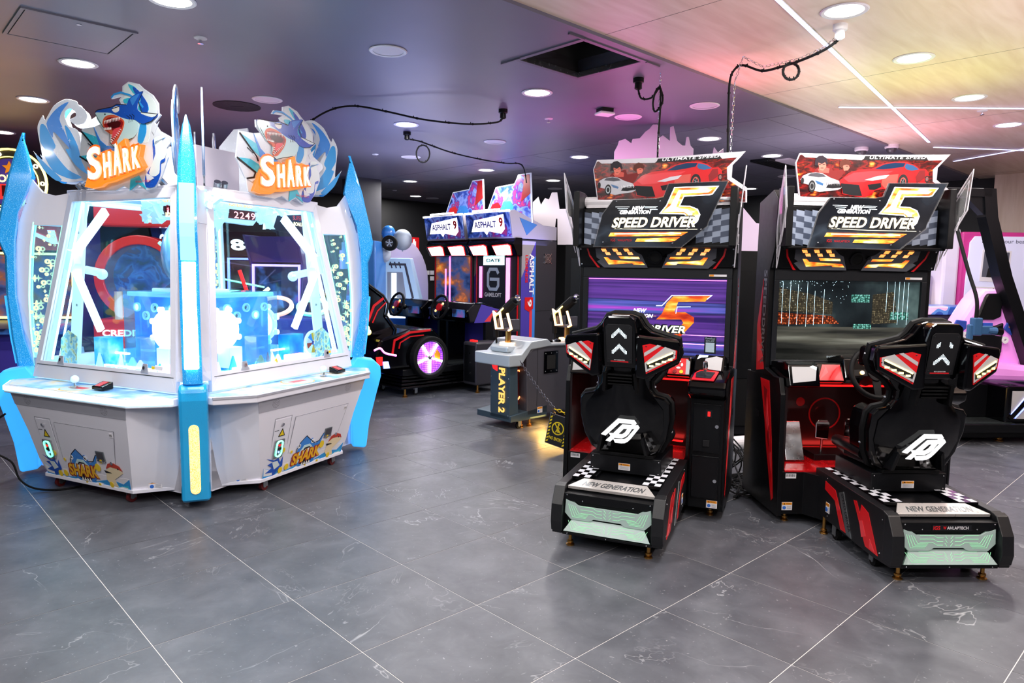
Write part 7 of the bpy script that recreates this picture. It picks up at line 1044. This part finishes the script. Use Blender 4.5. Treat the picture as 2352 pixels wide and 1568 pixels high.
# generic arcade machine for the rear of the room
def cabinet(name, lab, loc, rz, w_, d_, h_, side_, scr, glow_, head, top=None, text_=None):
    t = thing(name, lab, 'arcade machine', loc, R(rz)); W = w_/2
    for s in (-1, 1): part('side_panel', t, side_, prism([(0.0, 0.05), (-0.02, h_*0.42), (0.12, h_*0.46), (0.2, h_*0.82), (0.05, h_), (d_, h_), (d_, 0.05)], 'x', *sorted((s*W, s*(W-0.03)))), bevel=0.006)
    part('back_panel', t, 'black_matte', box(-W+0.03, W-0.03, d_-0.03, d_, 0.05, h_)); part('lower_front', t, side_, box(-W+0.03, W-0.03, 0.02, 0.05, 0.06, h_*0.42)); ct = part('control_deck', t, 'facade', prism([(-0.08, h_*0.40), (-0.08, h_*0.43), (0.2, h_*0.47), (0.2, h_*0.40)], 'x', -W+0.03, W-0.03), bevel=0.004)
    for i, m_ in enumerate(('led_red', 'led_yellow', 'led_green')): part('button', ct, m_, lathe([(0.03, 0), (0.03, 0.02), (0.02, 0.025)], (-W*0.5+W*0.5*i, 0.03, h_*0.445), 12))
    f = Fr((0, 0.2, h_*0.47), (1, 0, 0), (0, 0.02, 1)); part('screen', t, scr, f.rect(-W+0.06, W-0.06, 0.03, h_*0.34, 0, 0.01)); part('neon_frame', t, glow_, f.line([(-W+0.05, 0.02), (W-0.05, 0.02), (W-0.05, h_*0.35), (-W+0.05, h_*0.35)], 0.025, 0.01, 0.03, True))
    hb = part('header', t, head, prism([(0.2, h_*0.84), (0.04, h_*0.99), (0.3, h_*0.99), (0.3, h_*0.84)], 'x', -W+0.03, W-0.03), bevel=0.004); fh = Fr((0, 0.2, h_*0.84), (1, 0, 0), (0, -0.16, h_*0.15))
    if text_: part('header_text', hb, 'white_glow', text_geom(text_, w_*0.7, h_*0.08, fh, -w_*0.35, h_*0.04, c1=0.01, bold=0.04))
    return t
m1 = cabinet('redemption_machine', 'violet sided game with a yellow ringed bonus sign behind the coin pusher', (-5.2, 7.3, 0), 12, 1.1, 0.9, 2.0, 'violet_side', 'sunset', 'led_yellow', 'red_body', text_='FUN')
_before = set(bpy.data.objects)
f = FY(0.1); bn = part('bonus_sign', m1, 'ink', f.disc(0, 2.42, 0.42, 0, 0.06, 36), box(-0.2, 0.2, 0.1, 0.3, 1.98, 2.1), label='round bonus sign'); f2 = FY(0.035); part('ring_light', bn, 'led_yellow', f2.ring(0, 2.42, 0.42, 0.445, 0, 0.03, 40), f2.ring(0, 2.42, 0.33, 0.34, 0, 0.02, 40)); part('bulb', bn, 'text_glow', [f2.ring(0.38*math.cos(q), 2.42+0.38*math.sin(q), 0.015, 0.03, 0, 0.02, 10) for q in [2*PI*i/10 for i in range(10)]]); part('sign_face', bn, 'violet_side', f2.disc(0, 2.42, 0.31, 0, 0.01, 32)); part('sign_face', bn, 'red_body', f2.poly([(-0.28, 2.4), (0.28, 2.4), (0.24, 2.2), (-0.24, 2.2)], 0.01, 0.015)); part('star', bn, 'orange', f2.poly([(0.09*(1 if i % 2 == 0 else 0.45)*math.cos(PI/2+PI*i/5), 2.61+0.09*(1 if i % 2 == 0 else 0.45)*math.sin(PI/2+PI*i/5)) for i in range(10)], 0.01, 0.02)); part('bonus_text', bn, 'led_yellow', text_geom('BONUS', 0.42, 0.1, f2, -0.21, 2.42, c1=0.02, bold=0.03)); part('number_panel', bn, 'mouth_dark', f2.rect(-0.1, 0.22, 2.24, 2.38, 0.015, 0.02)); part('digits', bn, 'red_num', text_geom('18', 0.14, 0.1, f2, 0.04, 2.26, c1=0.022))
for o_ in set(bpy.data.objects)-_before:
    if o_.parent is m1: o_.matrix_local = Matrix.Translation((0.02, 0, 2.36)) @ Matrix.Scale(0.78, 4) @ Matrix.Translation((0, 0, -2.42))
m2 = thing('ball_drum_game', 'red game with a big round clear drum and yellow green arches, behind the pusher', 'arcade machine', (-4.05, 7.55, 0), R(10)); part('body', m2, 'red_body', box(-0.45, 0.45, 0, 0.8, 0.08, 0.95), bevel=0.03); f = FY(0.2); dr = part('drum_ring', m2, 'red_body', f.ring(0, 1.4, 0.36, 0.46, -0.2, 0.1, 36), bevel=0.01); part('drum_glass', dr, 'clear_blue', f.disc(0, 1.4, 0.36, 0.06, 0.08, 32)); part('drum_back', dr, 'neon_city', f.disc(0, 1.4, 0.36, -0.2, -0.18, 32)); part('leg', m2, 'offwhite', tube([(-0.2, 0.05, 0.95), (-0.2, 0.05, 1.25)], 0.04, 10)); part('leg', m2, 'offwhite', tube([(0.15, 0.05, 0.95), (0.15, 0.05, 1.25)], 0.04, 10)); part('header', m2, 'red_body', box(-0.4, 0.4, 0.0, 0.3, 1.95, 2.2), bevel=0.02)
part('arch', m2, 'led_yellow', tube(cat([(0.35, -0.1, 1.75), (0.5, -0.12, 1.6), (0.55, -0.12, 1.2), (0.5, -0.1, 0.9)], 6), 0.02, 8)); part('arch', m2, 'led_green', tube(cat([(0.28, -0.12, 1.78), (0.44, -0.14, 1.6), (0.49, -0.14, 1.2), (0.45, -0.12, 0.9)], 6), 0.02, 8)); part('credit_text', m2, 'led_cyan', text_geom('CREDIT(S) 1/2', 0.7, 0.09, FY(-0.005), -0.35, 0.75, c1=0.01, bold=0.02)); part('ball', m2, 'gold', [sphere((-0.2+0.1*i, 0.22, 1.12+0.05*(i % 2)), 0.05, 8, 6) for i in range(5)])
cabinet('video_game', 'dark video game with pink framed screen behind the left window', (-4.2, 8.9, 0), 8, 0.8, 0.8, 2.05, 'black_satin', 'facade', 'led_pink', 'facade', text_='CHALLENGE')
cabinet('video_game', 'dark video game with blue tinted screen behind the shark tank', (-3.35, 8.9, 0), 0, 0.75, 0.8, 2.0, 'black_satin', 'night_sky', 'led_blue', 'black_satin', text_='888')
cabinet('video_game', 'video game with tall violet light frame behind the right window', (-2.75, 7.9, 0), -8, 0.66, 0.8, 1.9, 'purple_paint', 'facade', 'led_purple', 'purple_paint')
hp = thing('ring_game', 'orange and green glowing ring game behind the right window', 'arcade machine', (-2.35, 7.1, 0), 0); part('body', hp, 'violet_side', box(-0.4, 0.55, 0, 0.5, 0.08, 1.02), bevel=0.02); f = Fr((0, 0.1, 1.05), (1, 0, 0), (0, 0.5, 0.5)); part('light_ring', hp, 'led_orange', f.ring(-0.12, 0.1, 0.16, 0.2, 0, 0.03, 24, asp=0.7), label='orange light ring'); part('light_ring', hp, 'led_green', f.ring(0.28, 0.1, 0.13, 0.17, 0, 0.03, 24, asp=0.7), label='green light ring'); part('neon_tube', hp, 'led_red', tube([(-0.45, 0.1, 1.5), (-0.3, 0.1, 1.05)], 0.02, 6)); part('neon_tube', hp, 'led_yellow', tube([(-0.3, 0.1, 1.2), (-0.15, 0.1, 1.32)], 0.02, 6)); part('neon_tube', hp, 'led_green', tube([(-0.85, 0.1, 1.45), (-0.2, 0.1, 1.33)], 0.01, 6))
# left rear: white and blue machine, arch with tyre balloons
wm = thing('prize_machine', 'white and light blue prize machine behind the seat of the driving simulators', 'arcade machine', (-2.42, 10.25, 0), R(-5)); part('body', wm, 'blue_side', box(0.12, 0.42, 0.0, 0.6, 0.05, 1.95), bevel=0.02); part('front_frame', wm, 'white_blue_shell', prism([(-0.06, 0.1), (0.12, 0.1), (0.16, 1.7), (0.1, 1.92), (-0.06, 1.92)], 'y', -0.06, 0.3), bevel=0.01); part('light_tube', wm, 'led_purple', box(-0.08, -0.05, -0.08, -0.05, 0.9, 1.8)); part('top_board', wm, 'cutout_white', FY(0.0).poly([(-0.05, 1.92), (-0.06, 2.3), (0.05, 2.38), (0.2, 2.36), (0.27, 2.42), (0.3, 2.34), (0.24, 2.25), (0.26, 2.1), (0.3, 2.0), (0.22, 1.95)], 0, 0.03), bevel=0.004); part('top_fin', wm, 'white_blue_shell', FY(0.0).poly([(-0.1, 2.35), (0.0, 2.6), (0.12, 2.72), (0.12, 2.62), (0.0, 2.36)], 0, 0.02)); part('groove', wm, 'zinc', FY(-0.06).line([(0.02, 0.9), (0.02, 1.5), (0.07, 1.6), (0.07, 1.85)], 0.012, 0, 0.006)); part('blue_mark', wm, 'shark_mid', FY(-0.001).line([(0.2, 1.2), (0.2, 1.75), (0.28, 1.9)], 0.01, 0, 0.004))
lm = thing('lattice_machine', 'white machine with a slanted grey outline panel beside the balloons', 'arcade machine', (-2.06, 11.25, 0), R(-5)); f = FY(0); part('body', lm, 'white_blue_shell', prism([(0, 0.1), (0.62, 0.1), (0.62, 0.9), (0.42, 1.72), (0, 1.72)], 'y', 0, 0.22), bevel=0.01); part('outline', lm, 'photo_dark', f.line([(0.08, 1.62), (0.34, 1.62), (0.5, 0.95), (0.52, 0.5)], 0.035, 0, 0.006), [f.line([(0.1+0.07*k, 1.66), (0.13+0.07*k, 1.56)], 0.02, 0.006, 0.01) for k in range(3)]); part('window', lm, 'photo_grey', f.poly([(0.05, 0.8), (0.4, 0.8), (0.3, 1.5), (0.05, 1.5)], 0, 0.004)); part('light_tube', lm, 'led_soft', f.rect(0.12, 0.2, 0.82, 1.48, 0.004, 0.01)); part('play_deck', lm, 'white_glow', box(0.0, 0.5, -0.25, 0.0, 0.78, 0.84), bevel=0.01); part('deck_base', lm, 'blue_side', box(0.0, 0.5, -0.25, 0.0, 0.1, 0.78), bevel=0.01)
ar = thing('party_backdrop', 'white rounded backdrop panel behind the toy tyre and balloons', 'backdrop', (-1.85, 11.6, 0), R(5)); f = FY(0); part('foot', ar, 'offwhite', box(-0.4, 0.4, -0.12, 0.15, 0, 0.03)); part('panel', ar, 'cutout_lilac', f.poly([(-0.45, 0), (0.45, 0), (0.45, 1.3)]+[(0.45*math.cos(q), 1.3+0.75*math.sin(q)) for q in [PI*i/14 for i in range(1, 14)]]+[(-0.45, 1.3)], 0, 0.04))
for i, (x, z, r_, m_, lb, cy) in enumerate(((0.12, 2.0, 0.15, 'photo_grey', 'large grey balloon at upper right of the backdrop', 'balloon'), (-0.12, 1.76, 0.11, 'photo_grey', 'small grey balloon below the tyre', 'balloon'), (-0.1, 2.1, 0.11, 'shark_mid', 'blue balloon above the tyre', 'balloon'))): b_ = thing('balloon', lb, cy, (-1.85+x, 11.02-0.28*(i == 1)-0.0*i, z)); part('skin', b_, m_, sphere((0, 0, 0), r_, 16, 12, (1, 1, 1.1)), smooth=True); part('knot', b_, m_, lathe([(0.004, -r_*1.08), (0.015, -r_*1.2)], n=8))
ty = thing('tyre', 'toy black tyre among the balloons', 'tyre', (-1.86, 10.62, 1.93)); f = FY(0); part('tread', ty, 'rubber', f.ring(0, 0, 0.06, 0.115, -0.05, 0.05, 28), bevel=0.012); part('rim', ty, 'grey_panel', f.disc(0, 0, 0.06, -0.03, 0.03, 20)); part('spoke', ty, 'photo_grey', [f.line([(0, 0), (0.057*math.cos(q), 0.057*math.sin(q))], 0.014, 0.03, 0.045) for q in [2*PI*i/5+0.3 for i in range(5)]])
# right rear: motion ride with pink seat, booth board, hanging gun
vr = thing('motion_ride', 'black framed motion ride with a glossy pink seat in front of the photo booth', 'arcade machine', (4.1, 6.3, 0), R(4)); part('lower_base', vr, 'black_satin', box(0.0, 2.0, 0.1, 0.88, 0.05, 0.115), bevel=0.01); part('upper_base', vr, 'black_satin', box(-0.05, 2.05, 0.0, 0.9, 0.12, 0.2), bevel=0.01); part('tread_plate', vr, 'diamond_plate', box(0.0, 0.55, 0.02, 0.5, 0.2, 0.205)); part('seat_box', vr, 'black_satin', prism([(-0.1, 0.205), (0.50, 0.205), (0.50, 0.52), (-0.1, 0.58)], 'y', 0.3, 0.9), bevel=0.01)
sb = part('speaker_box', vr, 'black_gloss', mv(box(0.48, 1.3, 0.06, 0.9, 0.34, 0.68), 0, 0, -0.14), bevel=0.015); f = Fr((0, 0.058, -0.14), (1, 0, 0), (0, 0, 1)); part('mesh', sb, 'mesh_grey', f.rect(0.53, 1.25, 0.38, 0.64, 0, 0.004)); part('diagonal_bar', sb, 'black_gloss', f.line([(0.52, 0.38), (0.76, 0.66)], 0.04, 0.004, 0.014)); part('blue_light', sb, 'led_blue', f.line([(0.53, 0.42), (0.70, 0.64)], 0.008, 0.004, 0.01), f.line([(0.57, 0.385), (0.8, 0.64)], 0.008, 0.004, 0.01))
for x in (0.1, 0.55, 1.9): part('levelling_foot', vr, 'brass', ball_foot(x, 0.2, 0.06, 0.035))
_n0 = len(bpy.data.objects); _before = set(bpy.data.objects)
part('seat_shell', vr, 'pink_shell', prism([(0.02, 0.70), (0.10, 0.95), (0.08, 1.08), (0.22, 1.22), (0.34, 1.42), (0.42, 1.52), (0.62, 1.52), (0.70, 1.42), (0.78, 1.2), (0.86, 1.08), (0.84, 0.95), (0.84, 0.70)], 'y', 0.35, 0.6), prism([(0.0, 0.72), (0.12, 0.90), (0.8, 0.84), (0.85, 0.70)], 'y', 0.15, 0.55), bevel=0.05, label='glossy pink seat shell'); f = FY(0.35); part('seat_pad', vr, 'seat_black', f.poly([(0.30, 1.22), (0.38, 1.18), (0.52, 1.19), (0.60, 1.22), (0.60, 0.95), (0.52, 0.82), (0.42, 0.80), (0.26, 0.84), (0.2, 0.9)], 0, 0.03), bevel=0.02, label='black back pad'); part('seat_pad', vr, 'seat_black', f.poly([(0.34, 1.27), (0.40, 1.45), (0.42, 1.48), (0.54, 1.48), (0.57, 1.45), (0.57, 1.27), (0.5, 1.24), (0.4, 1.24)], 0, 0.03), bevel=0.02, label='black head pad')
for a, b_ in ((0.17, 1.2), (0.66, 1.18)): bd_ = part('seat_badge', vr, 'suit_blue', f.poly([(a-0.05, b_-0.02), (a-0.02, b_+0.04), (a+0.08, b_+0.03), (a+0.08, b_-0.04), (a+0.03, b_-0.08)], 0.0, 0.02), bevel=0.008, label='blue badge on the seat'); part('badge_mark', bd_, 'orange', text_geom('OVR', 0.05, 0.02, f, a-0.01, b_-0.01, c1=0.022, bold=0.03))
part('belt_hole', vr, 'white', [f.ring(a, b_, 0.012, 0.032, 0.0, 0.035, 16) for a, b_ in ((0.24, 1.1), (0.62, 1.06), (0.54, 0.84))]); part('arm_clamp', vr, 'black_gloss', box(0.58, 0.72, 0.2, 0.35, 0.70, 0.82), bevel=0.02); part('clamp_tag', vr, 'paper', box(0.66, 0.71, 0.185, 0.2, 0.72, 0.81)); part('side_shade', vr, 'purple_paint', prism([(0.80, 0.70), (0.86, 0.95), (1.1, 1.2), (1.1, 0.7)], 'y', 0.45, 0.6))

for o_ in set(bpy.data.objects)-_before: o_.matrix_local = Matrix.Translation((0.02, 0.05, 1.43)) @ Matrix.Diagonal((1.05, 1.0, 1.06, 1)) @ Matrix.Translation((0, 0, -1.52)) if o_.parent is vr else o_.matrix_local
part('overhead_beam', vr, 'black_metal', box(-0.35, 0.36, 0.28, 0.40, 2.28, 2.36), bevel=0.006); part('frame_post', vr, 'black_metal', loft([[(x0, 0.28, z), (x0+0.12, 0.28, z), (x0+0.12, 0.40, z), (x0, 0.40, z)] for x0, z in ((0.27, 2.36), (0.31, 2.1), (0.50, 1.55), (1.05, 0.3))]), label='leaning black post'); part('frame_post', vr, 'black_metal', loft([[(x0, 0.78, z), (x0+0.09, 0.78, z), (x0+0.09, 0.87, z), (x0, 0.87, z)] for x0, z in ((-0.50, 2.3), (-0.36, 1.95), (-0.04, 1.2), (-0.02, 0.2))]), label='farther leaning black post'); part('overhead_beam', vr, 'black_metal', box(-0.50, 0.3, 0.78, 0.87, 2.26, 2.34)); part('cross_beam', vr, 'black_metal', box(-0.36, -0.26, 0.3, 0.85, 2.27, 2.35)); part('brace', vr, 'black_metal', prism([(0.12, 2.28), (0.30, 2.28), (0.30, 2.12)], 'y', 0.30, 0.38)); part('roof_light', vr, 'led_purple', box(-0.3, 0.2, 0.45, 0.5, 2.365, 2.375)); part('stay_wire', vr, 'black_matte', tube([(0.0, 0.6, 1.98), (-0.35, 0.6, 1.12)], 0.004, 5))
hg = thing('hanging_gun', 'blue toy gun hanging on a black hose in front of the pink seat', 'gun controller', (4.16, 6.25, 0)); part('hose', hg, 'rubber', tube(cat([(-0.12, 0.3, 2.28), (-0.1, 0.25, 2.0), (-0.06, 0.1, 1.6), (-0.03, 0, 1.35), (-0.02, 0, 1.17)], 8), 0.016, 8)); part('gun_body', hg, 'gun_blue', box(-0.06, 0.02, -0.04, 0.03, 1.02, 1.18), box(0.0, 0.12, -0.035, 0.025, 1.03, 1.11), box(-0.09, -0.05, -0.03, 0.02, 0.98, 1.12), bevel=0.01); part('gun_barrel', hg, 'gun_blue', tube([(0.08, -0.01, 1.07), (0.17, -0.02, 1.06)], 0.035, 12)); part('muzzle', hg, 'black_gloss', tube([(0.15, -0.02, 1.06), (0.2, -0.02, 1.055)], 0.037, 12)); part('rail', hg, 'suit_blue', box(-0.02, 0.12, -0.02, 0.01, 1.11, 1.135))
dk = thing('control_desk', 'desk with blue and pink camouflage top and hazard striped panel', 'control desk', (4.0, 7.4, 0), 0); part('desk_body', dk, 'steel_blue', box(0.0, 1.1, 0, 0.6, 0.06, 1.14), bevel=0.01); part('desk_top', dk, 'camo', box(-0.02, 1.12, -0.03, 0.62, 1.14, 1.23), bevel=0.01); f = FY(-0.001); hz = part('hazard_panel', dk, 'ink', f.poly([(0.18, 0.82), (0.28, 1.10), (0.82, 1.10), (0.82, 0.82)], 0, 0.01)); part('hazard_stripe', hz, 'yellow', [f.poly([(0.24+0.07*k, 1.085), (0.28+0.07*k, 1.085), (0.27+0.07*k, 1.055), (0.23+0.07*k, 1.055)], 0.01, 0.012) for k in range(8)], [f.poly([(0.20+0.06*k, 0.86), (0.24+0.06*k, 0.86), (0.19+0.06*k+0.05, 0.99), (0.16+0.06*k+0.05, 0.99)], 0.01, 0.012) for k in range(3)]); part('stop_button', hz, 'red', f.dome(0.47, 0.93, 0.06, 0.01, 0.04)); part('panel_text', hz, 'paper', text_geom('HOLD TO', 0.18, 0.03, f, 0.3, 1.01, c1=0.013, shear=0.2, bold=0.03)); part('panel_text', hz, 'led_green', text_geom('RESTART', 0.18, 0.03, f, 0.5, 1.01, c1=0.013, shear=0.2, bold=0.03)); part('panel_text', hz, 'paper', text_geom('EMERGENCY BUTTON', 0.36, 0.03, f, 0.24, 0.83, c1=0.013, shear=0.2, bold=0.03))
ws = thing('white_seat', 'pale blue moulded seat edge behind the right racer', 'seat', (3.5, 6.9, 0)); part('shell', ws, 'white_blue_shell', prism([(0.0, 0.1), (0.05, 1.5), (0.08, 1.55), (0.16, 1.3), (0.24, 1.26), (0.26, 1.1), (0.3, 0.9), (0.24, 0.1)], 'y', 0, 0.35), bevel=0.03); part('badge', ws, 'suit_blue', FY(0).disc(0.16, 1.12, 0.045, 0, 0.015, 16, 0.07))
sm_ = thing('small_screen_machine', 'small white machine with bright yellow edged screen behind the desk', 'arcade machine', (4.5, 8.3, 0)); part('body', sm_, 'booth_white', box(-0.05, 0.42, 0, 0.4, 0.05, 1.62), bevel=0.06); part('clear_hood', sm_, 'pink_frame', box(0.0, 0.36, -0.01, 0.0, 1.45, 1.58)); part('screen', sm_, 'led_yellow', FY(-0.012).rect(0.08, 0.30, 1.18, 1.46, 0, 0.01)); part('screen_picture', sm_, 'led_soft', FY(-0.022).rect(0.095, 0.285, 1.18, 1.445, 0, 0.006))
# photo booth
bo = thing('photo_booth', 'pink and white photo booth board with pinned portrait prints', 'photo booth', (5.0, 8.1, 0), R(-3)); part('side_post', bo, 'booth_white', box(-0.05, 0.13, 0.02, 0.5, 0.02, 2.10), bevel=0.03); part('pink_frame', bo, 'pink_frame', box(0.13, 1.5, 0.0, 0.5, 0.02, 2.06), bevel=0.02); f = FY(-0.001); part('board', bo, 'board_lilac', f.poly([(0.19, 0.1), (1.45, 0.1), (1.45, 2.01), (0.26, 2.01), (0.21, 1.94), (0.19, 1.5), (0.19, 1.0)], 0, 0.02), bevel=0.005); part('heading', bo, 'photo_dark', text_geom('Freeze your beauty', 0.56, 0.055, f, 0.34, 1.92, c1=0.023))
def print_(x, z, w_, h_, bg, kind, rot=0):
    ca, sa = math.cos(R(rot)), math.sin(R(rot)); fp = Fr(f.p(x, z, 0.021), (ca, 0, sa), (-sa, 0, ca)); pr = part('pinned_print', bo, 'paper', fp.rect(0, w_, 0, h_, 0, 0.004)); part('picture', pr, bg, fp.rect(0.02, w_-0.02, 0.05, h_-0.02, 0.004, 0.005)); cx, cz = w_*0.5, h_*0.5
    part('portrait', pr, {'suit': 'suit_blue', 'tee': 'paper', 'dark': 'ink', 'pink': 'scarf'}[kind], fp.poly([(cx-0.09, 0.05), (cx-0.08, cz-0.03), (cx-0.03, cz), (cx+0.03, cz), (cx+0.08, cz-0.03), (cx+0.09, 0.05)], 0.005, 0.006)); part('face', pr, 'skin', fp.disc(cx, cz+0.055, 0.032, 0.006, 0.007, 16, 0.045)); part('hair_shape', pr, 'hair', fp.poly([(cx-0.035, cz+0.06), (cx-0.03, cz+0.1), (cx, cz+0.115), (cx+0.03, cz+0.1), (cx+0.035, cz+0.06), (cx+0.02, cz+0.085), (cx-0.02, cz+0.085)], 0.007, 0.008))
print_(0.34, 1.5, 0.32, 0.36, 'photo_dark', 'dark', -2); print_(0.82, 1.62, 0.3, 0.3, 'fish_cream', 'tee', 2); print_(0.28, 1.18, 0.44, 0.26, 'photo_grey', 'suit', -1); print_(0.9, 1.2, 0.3, 0.36, 'photo_dark', 'pink', 1); print_(0.30, 0.72, 0.3, 0.38, 'photo_grey', 'tee', -4); print_(0.85, 0.75, 0.3, 0.34, 'photo_grey', 'dark', -4)
# tangle of cables on the floor between the racers, plug bar
tg = thing('cable_tangle', 'tangle of black power cables on the floor between the racing machines', 'cable'); rnd = random.Random(9)
for i in range(7):
    x, y = 1.62+0.12*rnd.random(), 4.75+0.2*rnd.random(); pts = [(x-0.1, 5.3+0.1*i, 0.5-0.05*i), (x, 5.1, 0.2)]
    for k in range(9): pts.append((1.55+0.38*rnd.random(), 4.62+0.6*rnd.random(), 0.012+0.02*rnd.random()))
    part('cord', tg, 'rubber', tube(cat(pts, 5), 0.006, 5))
part('power_bar', tg, 'paper', box(1.50, 1.54, 5.10, 5.14, 0.42, 0.66), bevel=0.01); part('plug', tg, 'rubber', tube([(1.56, 5.05, 0.45), (1.6, 5.1, 0.4)], 0.03, 10))
pp = thing('floor_pipe', 'short white capped pipe lying behind the racers', 'pipe', (1.9, 6.0, 0.06), R(20)); part('pipe', pp, 'paper', tube([(-0.3, 0, 0), (0.6, 0, 0)], 0.06, 18)); part('cap', pp, 'rubber', tube([(-0.33, 0, 0), (-0.29, 0, 0)], 0.062, 18))
# coloured show lights on top of the machines, washing the ceiling
for x, y, z, e, c in ((0.9, 6.6, 2.0, 22, (1, 0.15, 0.6)), (1.6, 5.2, 2.45, 9, (1, 0.2, 0.35)), (3.0, 5.2, 2.2, 12, (0.85, 1, 0.1)), (2.3, 5.0, 2.2, 4, (0.2, 1, 0.8)), (3.9, 7.0, 2.4, 8, (1, 0.3, 0.5)), (-4.9, 6.6, 2.0, 12, (1, 0.45, 0.1)), (-2.6, 6.6, 2.3, 5, (1, 0.25, 0.2)), (-1.1, 7.2, 2.0, 16, (0.3, 0.35, 1)), (-4.2, 3.6, 2.0, 6, (0.5, 1, 0.3)), (-1.6, 3.0, 2.2, 6, (0.2, 0.5, 1)), (0.2, 9.6, 1.9, 16, (0.35, 0.35, 1)), (-2.2, 3.3, 2.1, 5, (1, 0.9, 0.4))):
    area((x, y, z), 0.9, e*0.55, c, (PI, 0, 0))
# added pale fill lamps without fixtures, turned up to brighten the ceilings
for x, y, z, e, c in ((3.8, 2.6, 1.7, 85, (1, 0.86, 0.86)), (1.6, 1.4, 1.6, 40, (1, 0.93, 0.9)), (-2.4, 1.5, 1.6, 22, (0.85, 0.88, 1)), (5.6, 4.4, 1.7, 45, (1, 0.8, 0.88)), (3.2, 7.4, 2.0, 16, (1, 0.85, 0.95)), (-1.2, 8.6, 2.0, 14, (0.7, 0.7, 1))):
    area((x, y, z), 0.8, e, c, (PI, 0, 0))
